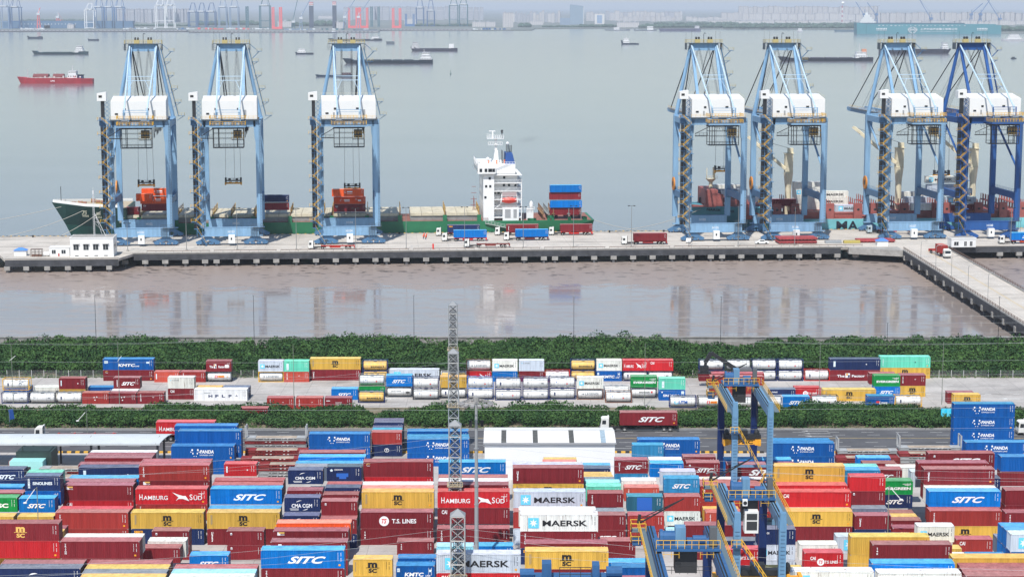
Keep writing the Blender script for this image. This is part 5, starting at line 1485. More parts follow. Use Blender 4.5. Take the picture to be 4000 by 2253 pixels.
m = hull([(ub+30, 13.8, 9, 8.0, 0), (ub+46, 14, 12.5, 8.0, 0), (ub+60, 14, 14, 8.0, 0), (ub+168, 14, 14, 8.0, 0), (ub+190, 14, 12.5, 8.0, 0), (ub+208, 13.4, 8.5, 8.0, -2)], VC); m.build('hull', M_GREEN, ss)
m = MB(); m.box(ub+30, ub+207, VC-13.3, VC+13.3, 8.0, 8.06); m.build('main_deck', M_DECKR, ss)
m = MB(); m._a([(ub+2, VC-.9, 15.0), (ub+14, VC-8.6, 14.3), (ub+29.5, VC-12.6, 13.95), (ub+29.5, VC+12.6, 13.95), (ub+14, VC+8.6, 14.3), (ub+2, VC+.9, 15.0)], [(0, 1, 2, 3, 4, 5)], 0); m.build('forecastle_deck', mat('deck_tan', (.50, .42, .30), .8, var=.3), ss)
m = MB()
for a, b in (((ub+.5, VC-.8, 15), (ub+14, VC-9.4, 14.2)), ((ub+14, VC-9.4, 14.2), (ub+29, VC-13.4, 13.9)), ((ub+.5, VC+.8, 15), (ub+14, VC+9.4, 14.2)), ((ub+14, VC+9.4, 14.2), (ub+29, VC+13.4, 13.9))): m.bar(Vector(a)+Vector((0, 0, .55)), Vector(b)+Vector((0, 0, .55)), .12, 1.0)
m.build('bulwark', M_SHIPW, ss)
rr = random.Random(4)
for k in range(9):
    x = ub+9+k*2.1; y = VC+rr.uniform(-6, 4); m = MB(); r_ = rr.uniform(.6, 1.1)
    m.tube((x-.7, y, 14.9), (x+.7, y, 14.9), r_, 10, 0); m.tube((x-.8, y, 14.9), (x-.7, y, 14.9), r_*1.3, 10, 1); m.box(x-.9, x+.9, y-.8, y+.8, 14.0, 14.5, 1); m.build('winch', [mat('winch_brown', (.30, .14, .09), .7), M_LYEL], ss)
m = MB(); m.tube((ub+23, VC, 14), (ub+23, VC, Zq(391, 690, VC)), .45, 8, 0, .25); zt_ = Zq(391, 690, VC)
m.box(ub+22, ub+24, VC-1, VC+1, zt_-3.0, zt_-2.8); m.rail([(ub+22, VC-1, zt_-2.8), (ub+24, VC-1, zt_-2.8)], 1, .1, .7); m.tube((ub+23, VC, zt_-2), (ub+23, VC, zt_+1), .3, 6); m.bar((ub+20, VC, 14), (ub+22.8, VC, 25), .35); m.bar((ub+20.8, VC, 17.5), (ub+23, VC, 17.5), .2); m.box(ub+21.9, ub+23.6, VC-.5, VC+.5, zt_-.8, zt_+.6); m.build('foremast', M_SHIPW, ss)
m = MB(); m.tube((ub+3.5, VC, 15), (ub+3.5, VC, 21), .12, 5); m.build('jackstaff', M_BLK, ss)
a = MB()
def bowtext(s, px, py, w_, h_):
    u, z = hang(px, py, 58.5, 0); put_text(a, s, u, z, w_, h_, 56.2, 0, bold=.02)
bowtext('万', 328, 832, 2.2, 1.6); bowtext('WAN', 332, 845, 2.6, .9); bowtext('海', 385, 836, 2.0, 1.6); bowtext('HAI', 388, 848, 1.9, .9)
a.v = [(p[0], p[1]-.0, p[2]) for p in a.v]
# letters lie on the flare: push each vertex out to the hull side
def flare(u):
    t = u-ub
    pts = [(6, 5.2), (14, 9.5), (24, 12.6), (30, 13.7)]
    for (x0, y0), (x1, y1) in zip(pts, pts[1:]):
        if t <= x1: return VC-(y0+(y1-y0)*max(0, (t-x0)/(x1-x0)))
    return VC-13.7
a.v = [(p[0], flare(p[0])-.05+(14.0-p[2])*.30, p[2]) for p in a.v]
a.build('lettering', mat('old_letter', (.55, .55, .42), .7), ss)
# hatch covers and lashing gear
segs = [(466, 545), (553, 690), (696, 762), (768, 828), (834, 900), (906, 990), (1000, 1132), (1136, 1260), (1266, 1294), (1302, 1432), (1438, 1560), (1602, 1735), (1742, 1868)]
for i, (p0, p1) in enumerate(segs):
    a0, a1 = U(p0), U(p1)
    for j in range(3):
        w_ = (a1-a0)/3; m = MB(); m.box(a0+j*w_+.06, a0+(j+1)*w_-.06, VC-11.8, VC+11.8, 9.9, 10.9); m.box(a0+j*w_+.4, a0+(j+1)*w_-.4, VC-11.4, VC+11.4, 10.9, 10.98); m.build('hatch_cover', M_CREAM, ss)
    m = MB(); m.box(a0, a1, VC-11.4, VC+11.4, 8.06, 9.9); m.build('coaming', M_GREY, ss)
    x = a1+.35; m = MB()
    for k in range(6):
        y = VC-11+k*4.4; m.box(x-.12, x+.12, y-.12, y+.12, 8, 13.2, k % 2)
    m.bar((x, VC-11, 12.6), (x, VC+11, 12.6), .14, .14, 0); m.bar((x, VC-11, 11.4), (x, VC+11, 11.4), .14, .14, 1); m.build('lashing_bridge', [M_RUSTY, M_LYEL], ss)
    m = MB(); m.box(a1-.6, a1+.9, VC-13.9, VC-12.4, 8.0, 10.3); m.build('deck_pillar', M_GREEN, ss)
m = MB(); m.rail([(ub+31, VC-13.8, 8), (ub+167, VC-13.8, 8)], 1.1, .08, 3); m.build('deck_rail', mat('rail_red', (.28, .12, .10), .7), ss)
# accommodation
u0, u1, u2 = U(1886), U(1928), U(2036); vb = VC-13.8
zb, zt1 = 8.0, Zq(1905, 681, 55)
m = MB(); m.box(u0, u1, vb+.2, VC+13.6, zb, zt1); m.build('front_house', M_SHIPW, ss)
m = MB(); zz = [Zq(1980, y, 57) for y in (846, 812, 776, 744, 712, 681)]
m.box(u1, u2-1.5, vb+4, VC+12, zb, zz[5])
for z in zz: m.box(u1, u2, vb+.2, VC+13, z-.25, z)
m.box(u2-.35, u2, vb+.3, vb+.7, zb, zz[4]); m.box(u2-.35, u2, VC+12, VC+12.6, zb, zz[4]); m.build('aft_house', M_SHIPW, ss)
m = MB()
for z in zz[1:5]: m.rail([(u1, vb+.3, z), (u2, vb+.3, z), (u2, VC+12, z)], 1.1, .1, 1.4)
for k, z in enumerate(zz[1:4]): m.bar((u1+.5+k*2, vb+1.6, z), (u1+5+k*2, vb+1.6, zz[k+2]), .7, .15)
m.build('gallery_rail', M_SHIPW, ss)
m = MB(); z5 = zt1
m._a([], [], 0); bz = Zq(1905, 645, 56)
m.box(u0-.6, U(2012), vb+2.5, VC+11, z5, bz); m.box(u0-2.2, u1+.5, vb-1.2, vb+6, z5+.3, bz+.4); m.box(u0-2.2, u1+.5, VC+7, VC+15, z5+.3, bz+.4); m.build('bridge', M_SHIPW, ss)
m = MB()
for px in (1878, 1898, 1912, 1917, 1928):
    u = U(px, 54); m.box(u-.5, u+.5, vb-1.26, vb-1.2, z5+1.0, z5+2.3)
m.box(u0-2.26, u0-2.2, vb-.8, VC+14, z5+1.1, z5+2.4)
for px, py in ((1913, 697), (1899, 728), (1915, 728), (1972, 697), (1971, 727), (1991, 727), (2016, 727), (1935, 757), (1950, 757), (1896, 771)):
    u, z = hang(px, py, vb+.2, 0); v_ = vb+.14 if px < 1930 else vb+3.94
    m.box(u-.42, u+.42, v_-.05, v_+.05, z-.45, z+.45)
m.build('window', M_WINDOW, ss)
m = MB(); m.rail([(u0-2.2, vb-1.1, bz+.4), (U(2012), vb+2.6, bz)], 1.1, .1, 1.1); m.rail([(u0-2.2, vb-1.1, bz+.4), (u0-2.2, VC+14, bz+.4)], 1.1, .1, 1.3)
for k in range(6): m.box(u0+.5+k*1.6, u0+1.1+k*1.6, vb+4+k, vb+5+k, bz, bz+1.4, 1 if k % 2 else 0)
m.ell((U(1908), VC-6, bz+1.8), .7, .7, .8); m.build('monkey_island', [M_SHIPW, mat('orange_paint', A(220, 110, 60, 1.2), .6)], ss)
um = U(1937, 68); zm = [Zq(1937, y, 68) for y in (640, 586, 565, 540, 513)]
m = MB(); m.bar((um, VC, bz), (um+.2, VC, zm[1]), 2.2, 2.2, w2=1.1, h2=1.1); m.box(um-3, um+2.5, VC-1.2, VC+1.2, zm[2]-.15, zm[2]); m.rail([(um-3, VC-1.2, zm[2]), (um+2.5, VC-1.2, zm[2])], 1.1, .12, .8); m.bar((um, VC, zm[1]), (um, VC, zm[3]), 1, 1)
m.box(um-3.5, um+3, VC-1.6, VC+1.6, zm[3]-.2, zm[3]); m.rail([(um-3.5, VC-1.6, zm[3]), (um+3, VC-1.6, zm[3])], 1.2, .14, .8); m.bar((um-1.2, VC, zm[3]), (um-1.2, VC, zm[4]), .5, .5); m.box(um-2.6, um-.2, VC-.2, VC+.2, zm[4]-.1, zm[4]+.25); m.bar((um-3.6, VC, zm[3]+1.6), (um-1.6, VC, zm[3]+1.4), .1); m.build('radar_mast', M_SHIPW, ss)
m = MB(); m.bar((um+2.4, VC, zm[3]), (um+2.4, VC, zm[4]+.6), .3); m.box(um+2.0, um+2.8, VC-.3, VC+.3, zm[3]+2, zm[3]+2.5); m.box(um+1.9, um+2.9, VC-.2, VC+.2, zm[4], zm[4]+.4); m.build('signal_mast', M_BLK, ss)
f0, f1 = U(1968, 62), U(2011, 62); fz = Zq(1990, 598, 62)
m = MB(); m.ext([(f0+.5, bz), (f1, bz), (f1-1.0, fz), (f0+.7, fz)], VC-7, VC+3); fn = m.build('funnel', mat('funnel_blue', (.022, .085, .30), .5, var=.1), ss)
m = MB()
for k in range(4): m.tube((f0+1.2+k*.7, VC-4+k, fz), (f0+1.2+k*.7, VC-4+k, fz+3.2-.5*(k > 1)), .25, 6)
m.box(f0-.6, f0-.2, VC-5, VC, bz, fz+.8); m.build('exhaust_pipes', mat('pipe_grey', (.16, .18, .18), .6), fn)
m = MB(); m.ell((f0+1.6, VC-4, fz+3.6), .6, .6, .6); m.build('dome', M_SHIPW, fn)
lz = Zq(1990, 772, 54.5); lu0, lu1 = U(1957, 54.5), U(2022, 54.5)
m = MB(); rings = []
for k in range(9):
    t = k/8; uu = lu0+(lu1-lu0)*t; q = math.sin(math.pi*min(.97, max(.06, t)))**.45
    rings.append([(uu, vb+1.2-1.5*q*math.cos(j*.5236*2), lz-.9+(1.3 if math.sin(j*1.0472) > 0 else 1.5)*q*math.sin(j*1.0472)) for j in range(6)])
m.loft(rings); m.build('lifeboat', mat('lifeboat_orange', A(215, 66, 52, 1.3), .5, var=.15, scale=1.5), ss)
m = MB(); m.box(lu0+.5, lu1-.5, vb+.3, vb+2.2, lz+.4, lz+2.1, 0); m.bar((lu0, vb+.1, lz-2), (lu0+.6, vb+1, lz+2.4), .3, .3, 1); m.bar((lu1, vb+.1, lz-2), (lu1-.6, vb+1, lz+2.4), .3, .3, 1); m.build('davit', [mat('canopy_dusty_pink', (.42, .33, .33), .8), M_SHIPW], ss)
m = MB(); zl0, zl1 = Zq(1990, 862, 55), Zq(1990, 810, 55); m.box(U(1961), U(2024), vb+.15, vb+6, zl0, zl1); lh = m.build('lower_house', M_SHIPW, ss)
m = MB()
for p0, p1 in ((1970, 1992), (2003, 2016)):
    for k in range(8): m.box(U(p0), U(p1), vb+.08, vb+.14, zl1-1-k*.42, zl1-.78-k*.42)
m.build('louvre', mat('louvre_grey', (.2, .21, .22), .6), lh)
m = MB(); m.bar((U(1893), vb-.4, Zq(1893, 872, 54)), (U(1978), vb-1.0, Zq(1978, 890, 53)), 1.0, .2); m.rail([(U(1893), vb-.9, Zq(1893, 872, 54)), (U(1978), vb-1.5, Zq(1978, 890, 53))], 1.2, .1, 1.2); m.build('gangway', mat('gangway_grey', (.5, .52, .5), .6), ss)
m = MB(); us = U(1851, 66); z0 = 9.9
for dx, dy in ((-.5, -.5), (.5, -.5), (0, .5)): m.bar((us+dx, 66+dy, z0), (us, 66, Zq(1851, 765, 66)), .14)
for k in range(4): m.bar((us-1.4+.2*k, 66, z0+3+k*2.4), (us+1.4-.2*k, 66, z0+3+k*2.4), .16)
m.build('stub_mast', mat('mast_red', (.25, .08, .07), .7), ss)
# aft deck: green portal frames, gear, winches
for p0, p1, yb in ((2060, 2094, 852), (2137, 2163, 840), (2219, 2228, 846), (2275, 2292, 846)):
    a0, a1 = U(p0, 56), U(p1, 56); zt_ = Zq(p0, yb, 56); m = MB(); m.box(a0, a0+1.0, vb+.3, vb+1.5, 8, zt_); m.box(a1-1, a1, vb+.3, vb+1.5, 8, zt_); m.box(a0, a1, vb+.3, vb+1.5, zt_-1.0, zt_); m.build('portal_frame', M_GREEN, ss)
m = MB()
for k in range(14):
    x = U(2095)+rr.uniform(0, 17); y = VC+rr.uniform(-10, 8); m.box(x, x+rr.uniform(.6, 1.8), y, y+1.2, 8.06, 8.06+rr.uniform(.5, 1.6), rr.randrange(3))
m.build('deck_gear', [mat('gear_pink', (.45, .24, .2), .8), M_GREY, M_BLK], ss)
for p in (2120, 2140, 2160, 2220, 2268):
    m = MB(); x = U(p); 
    for k in range(7): m.box(x-.12, x+.12, VC-12+k*3.6, VC-11.76+k*3.6, 8, 12.4)
    m.bar((x, VC-12, 12.2), (x, VC+10, 12.2), .2); m.box(x-.6, x+.6, VC-12, VC+10, 10.2, 10.4); m.build('cell_guide', M_GREY if p % 40 else M_RUSTY, ss)
m = MB(); m.box(U(2055), U(2082), VC-12, VC-11, 8, 12.5); m.rail([(U(2045), vb+1, 12), (U(2085), vb+1, 12)], 1.2, .1, 1); m.ell((U(2075), VC-10, 13.6), .8, .8, 1.6); m.build('vent_house', M_SHIPW, ss)
# containers on board
def ship_box(item, L, px, py_top, v, zone, label, rz=QA, h=2.7, zoff=None):
    """px, py_top: left end and upper edge of the near side in the photograph"""
    u, z = hang(px, py_top, v, 0); Lm = 12.19 if L == 40 else 6.06
    p = Q(u+Lm/2, v, z-h); c = container(item, Lm, p[0], p[1], p[2], h, rz, zone, random.Random(px*7+py_top)); c.location = p; c.location += QV*WD; CONT[-1]['fixed'] = label; return c
B = 'green ship'
ship_box('m:CAI', 40, 553, 797, 57, B, 'maroon long container on the green ship lowest of the stack by the leftmost crane')
ship_box('O:TMALL', 40, 547, 769, 57, B, 'orange red long container second up on the green ship by the leftmost crane')
ship_box('O:TMALL', 40, 552, 737, 57, B, 'orange red long container topmost of the ship stack by the leftmost crane')
ship_box('O', 20, 541, 750, 62, B, 'plain orange short container hanging under the spreader of the leftmost crane')
bpy.data.objects[CONT[-1]['o'].name].location -= QV*8
ship_box('m:CAPS', 20, 483, 810, 57, B, 'maroon short container behind the left legs of the leftmost crane')
ship_box('m', 40, 1003, 794, 57, B, 'plain maroon long container under a navy one right of the second crane')
ship_box('n', 40, 1003, 763, 57, B, 'plain navy long container on top of a maroon one right of the second crane')
ship_box('m:CAI', 40, 1303, 800, 57, B, 'maroon long container on deck lowest under the third crane')
ship_box('O:ALI', 40, 1303, 770, 57, B, 'orange red long container with two curved white marks under the third crane')
ship_box('O:TMALL', 40, 1296, 740, 54, B, 'orange red long container just lifted topmost under the third crane')
ship_box('m', 40, 2149, 813, 57, B, 'maroon long container lowest of the aft deck stack, small disc mark')
ship_box('b', 40, 2150, 784, 56.5, B, 'bright blue long container third from top of the aft deck stack')
ship_box('m', 40, 2147, 753, 57.5, B, 'maroon long container between the two blue ones on the aft deck')
ship_box('b', 40, 2149, 724, 57, B, 'bright blue long container topmost of the aft deck stack')
# ---- the teal ship
s2 = ship_root('container_ship', 'teal-hulled container ship with red deck and three cream deck cranes at the right berth', 'container ship')
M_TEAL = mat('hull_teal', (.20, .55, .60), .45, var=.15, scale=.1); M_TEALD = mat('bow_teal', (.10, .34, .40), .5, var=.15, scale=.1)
M_SRED = mat('ship_red', (.36, .10, .085), .6, var=.25, scale=.4); M_CRN = mat('ship_crane_cream', (.78, .70, .50), .55, var=.12, scale=.3)
bu = hang(2655, 800, 69, 0)[0]; V2 = 69.0
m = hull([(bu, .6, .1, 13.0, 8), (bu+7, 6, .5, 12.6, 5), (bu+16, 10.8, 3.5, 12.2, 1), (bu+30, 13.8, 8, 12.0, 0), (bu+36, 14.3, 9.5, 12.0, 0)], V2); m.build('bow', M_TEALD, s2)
m = hull([(bu+36, 14.4, 9.5, 7.6, 0), (bu+52, 14.5, 13.8, 7.6, 0), (bu+62, 14.5, 14.4, 7.6, 0), (bu+205, 14.5, 14.5, 7.6, 0)], V2); m.build('hull', M_TEAL, s2)
m = MB(); m.box(bu+36, bu+205, V2-13.9, V2+13.9, 7.6, 7.66); m.box(bu+3, bu+35.8, V2-7, V2+7, 12.0, 12.5); m.build('deck', M_SRED, s2)
a = MB(); u, z = hang(3271, 899, 54.4, 0)
for s_, c0, w_ in (('M', 1.7, 4.3), ('A', 6.1, 4.1)): put_text(a, s_, u+c0, z+1.75, w_, 3.5, V2-14.56, 0, bold=.03)
a.build('lettering', mat('hull_letter', (.01, .015, .03), .5), s2)
a = MB(); u, z = hang(2769, 826, 57, 0); put_text(a, 'NARSK', u+2.6, z+.2, 5.2, 1.0, 0, 0, bold=.02); u2_, z = hang(2855, 828, 56, 0); put_text(a, 'RK', u2_+1, z, 1.8, 1.0, 0, 0, bold=.02)
def fl2(u):
    t = u-bu; pts = [(7, 6), (16, 10.8), (30, 13.8), (36, 14.3)]
    for (x0, y0), (x1, y1) in zip(pts, pts[1:]):
        if t <= x1: return V2-(y0+(y1-y0)*max(0, (t-x0)/(x1-x0)))
    return V2-14.3
a.v = [(p[0], fl2(p[0])-.06+(12-p[2])*.34, p[2]) for p in a.v]; a.build('lettering', mat('hull_letter', (1,)*4), s2)
for p0, p1, y0 in ((2752, 2800, 743), (2800, 2822, 760), (2840, 2885, 782)):
    m = MB(); m.box(U(p0, 62), U(p1, 62), 60, 78, 12, Zq(p0, y0, 60)); m.build('breakwater', M_SRED, s2)
m = MB(); rr = random.Random(9)
for k in range(26):
    x = bu+8+rr.uniform(0, 13); y = V2+rr.uniform(-6, 4); m.box(x, x+rr.uniform(.4, 1.6), y, y+1, 12.4, 12.4+rr.uniform(.6, 2.6), rr.randrange(3))
m.build('mooring_gear', [M_SRED, mat('gear_dark', (.05, .03, .035), .8), M_GREY], s2)
um = U(2775, 69); zc = Zq(2775, 706, 69)
m = MB(); m.tube((um, V2, 12), (um, V2, zc), .75, 10); m.tube((um, V2, zc-.5), (um, V2, zc+.8), .8, 10, 0, 2.2); m.rail([(um-2.2, V2-2, zc+.8), (um+2.2, V2-2, zc+.8)], 1.2, .1, .8); m.bar((um-1.6, V2, zc+.8), (um-1.6, V2, zc+5), .25); m.bar((um+1.2, V2, zc+.8), (um+1.2, V2, zc+5.3), .9); m.bar((um-3.6, V2, zc-3.2), (um, V2, zc-3.2), .15); m.bar((um-3.4, V2, 15), (um-3.4, V2, zc-3), .15); m.build('foremast', M_CRN, s2)
for i, (px, yt, yb, yj) in enumerate(((3077, 579, 675, 640), (3507, 557, 652, 640), (3797, 560, 652, 640))):
    u = U(px, 66); zt_ = Zq(px, yt, 66); zb = Zq(px, yb, 66); m = MB()
    m.tube((u, 66, 7.6), (u, 66, zb-6), 1.25, 12); m.tube((u, 66, zb-6), (u, 66, zb), 1.25, 12, 0, 1.9); m.build('crane_pedestal', M_CRN, s2)
    m = MB(); m.box(u-1.5, u+1.5, 64.6, 67.4, zb, zt_-2.0); m.box(u-.4, u+1.6, 65, 67, zt_-2.0, zt_); m.box(u-1.9, u+1.9, 64.2, 67.8, zt_-2.1, zt_-1.9)
    jl = 14 if i == 0 else 16
    for yy in (64.8, 67.2): m.bar((u-1.2, yy, zb+1.5), (u-jl, yy+10, zb+1.5+jl*.85), .8, .9)
    for k in range(6): t = (k+1)/7; m.bar((u-1.2-(jl-1.2)*t, 64.8+10*t, zb+1.5+jl*.85*t), (u-1.2-(jl-1.2)*t, 67.2+10*t, zb+1.5+jl*.85*t), .3)
    m.build('crane_house', M_CRN, s2)
    m = MB()
    for yy in (65.4, 66.6): m.bar((u, yy, zt_), (u-jl, yy+10, zb+1.5+jl*.85), .1)
    m.build('luffing_rope', M_BLK, s2)
# red lashing bridges with upright posts, hatch coamings
for px in (2925, 3030, 3100, 3235, 3345, 3410, 3525, 3650, 3690, 3815, 3910, 3985):
    u = U(px, 58); m = MB()
    for k in range(9):
        y = V2-13+k*3.25; m.box(u-.5, u-.25, y-.15, y+.15, 7.6, 14.6); m.box(u+.25, u+.5, y-.15, y+.15, 7.6, 14.6)
    m.box(u-.9, u+.9, V2-13.2, V2+13.2, 12.2, 12.45); m.box(u-.9, u+.9, V2-13.2, V2+13.2, 9.8, 10.0); m.box(u-1.6, u+1.6, V2-14.2, V2-12.6, 7.6, 13.6); m.build('lashing_bridge', M_SRED, s2)
    m = MB(); m.ell((u, V2-14.25, 11.2), .55, .1, .45); m.build('opening', M_BLK, s2)
for p0, p1 in ((2930, 3025), (3105, 3230), (3240, 3340), (3415, 3520), (3530, 3645), (3695, 3810), (3820, 3905), (3915, 3980)):
    m = MB(); a0, a1 = U(p0, 60), U(p1, 60); m.box(a0, a1, V2-12, V2+12, 7.66, 9.4); m.box(a0-.2, a1+.2, V2-12.3, V2+12.3, 9.4, 10.1)
    for k in range(int((a1-a0)/1.2)): m.box(a0+k*1.2+.2, a0+k*1.2+.8, V2-12.15, V2-12, 8.0, 9.2)
    m.build('hatch_cover', M_SRED, s2)
T_ = 'teal ship'
ship_box('w:MLINE', 40, 3100, 711, 66, T_, 'topmost pale container of the white ship stack by the first cream deck crane')
ship_box('w:MAERSK', 40, 3100, 738, 66, T_, 'second pale container of the white ship stack by the first cream deck crane')
ship_box('w', 40, 3100, 765, 66, T_, 'third pale container of the white ship stack, plain, by the first cream deck crane')
ship_box('w:MLINE', 40, 3100, 792, 66, T_, 'lowest pale container of the white ship stack by the first cream deck crane')
ship_box('w:MAERSK', 40, 3195, 747, 66, T_, 'upper white long container with black lettering on the teal ship between crane pairs')
ship_box('w:MAERSK', 40, 3195, 774, 66, T_, 'white long container directly below another, beside red lashing posts on the teal ship')
ship_box('g:MAERSK', 40, 3264, 801, 57, T_, 'light grey long container with cyan star above the teal hull letters')
ship_box('w', 40, 2788, 722, 74, T_, 'white long container behind the cream bow mast of the teal ship')
ship_box('k', 40, 2800, 740, 66, T_, 'slate long container behind the red breakwater of the teal ship')
ship_box('k', 40, 2855, 765, 72, T_, 'slate long container behind the right legs of the fourth crane on the ship')
ship_box('w:HAMB', 40, 3560, 795, 57, T_, 'white long container behind the sixth crane with red flag mark')
ship_box('w:MAERSK', 40, 3618, 689, 66, T_, 'dirty grey container held by the yellow spreader high above the teal ship')
ship_box('g', 40, 3622, 722, 66, T_, 'light grey container below the one held by the yellow spreader')
ship_box('k:MAERSK', 40, 3680, 737, 61, T_, 'slate blue long container with black lettering left of the deep blue crane')
ship_box('g:MAERSK', 40, 3694, 770, 57, T_, 'light grey container with black lettering behind the deep blue crane stairs')
ship_box('m:UES', 40, 3690, 801, 57, T_, 'left maroon long container low on the teal ship by the deep blue crane')
ship_box('w', 40, 3520, 750, 74, T_, 'white roofed container behind the second cream deck crane')
ship_box('g', 40, 3535, 770, 66, T_, 'light grey container right of the second cream deck crane')
ship_box('m', 40, 2990, 779, 57, T_, 'maroon long container behind the fifth crane stairs on the teal ship')
# mooring lines
def rope(a, b, label, sag=1.5):
    a = Vector(a); b = Vector(b); m = MB()
    m.path([a.lerp(b, t)-Vector((0, 0, sag*4*t*(1-t))) for t in [i/8 for i in range(9)]], .09, 4)
    tag(m.build('mooring_rope', mat('rope_pale', (.45, .43, .38), .8)), label, 'rope')
rope(Q(ub+4, VC-3, 13.5), Q(ub-75, VE-1, ZQ+.6), 'long mooring rope from the green bow out to the far left', 2)
rope(Q(ub+13, VC-8, 12.5), Q(ub-14, VE-1, ZQ+.6), 'mooring rope from the green bow down to the near bollard', 1)
rope(Q(ub+20, VC-11, 12.5), Q(ub+6, VE-1, ZQ+.6), 'short mooring rope crossing the green bow', .6)
rope(Q(U(2292), VC, 8), Q(U(2600), VE-1, ZQ+.6), 'mooring rope from the green stern to the fourth crane', 2)
rope(Q(bu+8, V2-5, 11), Q(U(2400), VE-1, ZQ+.6), 'pale mooring rope from the teal bow to the open quay bollard', 1.5)
# ship smoke: a thin dark wisp drifting from the funnel
p = Q(f1+1.2, VC-2, fz+4.5)
m = MB(); m.ell((0, 0, 0), 5.5, 3, 1.6, 14, 8); sm = m.build('smoke', []); sm.location = (p[0]+4.5, p[1], p[2]+.5); sm.rotation_euler = (0, -.22, 0); sm['kind'] = 'stuff'
ms_ = bpy.data.materials.new('smoke'); ms_.use_nodes = True; n = ms_.node_tree.nodes; n.clear(); l = ms_.node_tree.links
oo = n.new('ShaderNodeOutputMaterial'); vv = n.new('ShaderNodeVolumePrincipled'); vv.inputs['Color'].default_value = (.25, .24, .27, 1)
tc = n.new('ShaderNodeTexCoord'); no = n.new('ShaderNodeTexNoise'); no.inputs['Scale'].default_value = .3; l.new(tc.outputs['Object'], no.inputs[0])
ln = n.new('ShaderNodeVectorMath'); ln.operation = 'LENGTH'; mp = n.new('ShaderNodeMapping'); mp.inputs['Scale'].default_value = (1/5.5, 1/3, 1/1.6); l.new(tc.outputs['Object'], mp.inputs[0]); l.new(mp.outputs[0], ln.inputs[0])
rg = n.new('ShaderNodeMapRange'); l.new(ln.outputs['Value'], rg.inputs[0]); rg.inputs[1].default_value = 1; rg.inputs[2].default_value = 0; rg.inputs[3].default_value = 0; rg.inputs[4].default_value = .10
mu = n.new('ShaderNodeMath'); mu.operation = 'MULTIPLY'; l.new(rg.outputs[0], mu.inputs[0]); l.new(no.outputs['Fac'], mu.inputs[1]); l.new(mu.outputs[0], vv.inputs['Density']); l.new(vv.outputs[0], oo.inputs['Volume']); sm.data.materials.append(ms_)
# ------------------------------------------------------------------ boats on the river
def fboat(name, x0, x1, wl, hull_px, label, hullc, house=None, housec=(.78, .78, .77), bow='L', mast=None, hatch=None, cat='ship', stripe=None, extra=None, flare=.06):
    """x0, x1, wl: picture columns of the ends and row of the water line; hull_px (bow, middle, stern) heights in pixels"""
    X0, Y = W(x0, wl, ZW); X1, _ = W(x1, wl, ZW); s = SC(Y, ZW); L = X1-X0; k = 1/s
    bh, mh, sh = [q*k for q in hull_px]; b = max(2.5, min(22, L*.15))
    o = thing(name, label, cat, (X0, Y, ZW)); f = (lambda t: t*L) if bow == 'L' else (lambda t: L-t*L)
    st = [(0, .03, bh), (.03, .4, bh*.98), (.09, .85, bh*.93), (.13, 1, mh*1.02), (.2, 1, mh), (.84, 1, mh), (.86, 1, sh), (.97, .9, sh), (1, .75, sh*.97)]
    m = MB(); rings = []
    for t, w_, h in st:
        fl = flare*L*max(0, 1-t/.12) if t < .12 else 0; u = f(t); g = fl*(1 if bow == 'L' else -1)
        rings.append([(u+g*.8, b/2-b/2*w_*.7, -.8), (u, b/2-b/2*w_, h), (u, b/2+b/2*w_, h), (u+g*.8, b/2+b/2*w_*.7, -.8)])
    m.loft(rings); m.build('hull', mat('hull_'+name+'_%d' % int(x0), hullc, .55, var=.25, scale=.08), o)
    if stripe:
        m = MB(); rings = [[(r[0][0], r[0][1]-.05, -.8), ((r[0][0]*.6+r[1][0]*.4), r[0][1]*.6+r[1][1]*.4-.12, h_*stripe[0])] for r, (_, _, h_) in zip(rings, st)]
        vs = [p for r in rings for p in r]; m._a(vs, [(2*i, 2*i+2, 2*i+3, 2*i+1) for i in range(len(rings)-1)], 0); m.build('boot_topping', mat('boot_red', stripe[1], .6), o)
    if house:
        hx0, hx1, ht, tiers = house; z0 = min(mh, sh)*.95; z1 = (wl-ht)*k
        for i in range(tiers):
            a, c = (hx0-x0)*k, (hx1-x0)*k; q = (c-a)*.09*i; za = z0+(z1-z0)*i/tiers; zb = z0+(z1-z0)*(i+1)/tiers
            m = MB(); m.box(a+q, c-q, b*.12+.1*i, b*.85, za, zb-.15*k); m.box(a+q-.3*k, c-q+.3*k, b*.1, b*.88, zb-.25*k, zb); hs = m.build('deckhouse', mat('house_'+name+'_%d' % int(x0), tuple(housec), .6), o)
            m = MB(); n = max(2, int((c-a)/2.6))
            for j in range(n): xx = a+q+(c-a-2*q)*(j+.3)/n; m.box(xx, xx+(c-a)*.35/n, b*.12+.1*i-.06, b*.12+.1*i-.01, za+(zb-za)*.45, za+(zb-za)*.75)
            m.build('window', M_WINDOW, hs)
    if hatch:
        for i in range(hatch[0]):
            a = .2+.6*i/hatch[0]; c = .2+.6*(i+.86)/hatch[0]; m = MB(); m.box(min(f(a), f(c)), max(f(a), f(c)), b*.15, b*.85, mh*.9, mh+hatch[1]*k); m.build('hatch', mat('hatch_'+name+'_%d' % int(x0), hatch[2], .7), o)
    for (mx, mt, wd) in mast or []:
        m = MB(); xx = (mx-x0)*k; m.bar((xx, b*.4, mh*.9), (xx, b*.4, (wl-mt)*k), wd*k); m.bar((xx-1.5*k, b*.4, (wl-mt)*k*.85), (xx+1.5*k, b*.4, (wl-mt)*k*.85), wd*k*.5); m.build('mast', mat('mast_grey', (.5, .5, .5), .6), o)
    if extra: extra(o, k, b, mh, sh, L)
    return o
DK = A(52, 62, 74, 1.1)[:3]; GRN = A(66, 88, 92, 1.0)[:3]
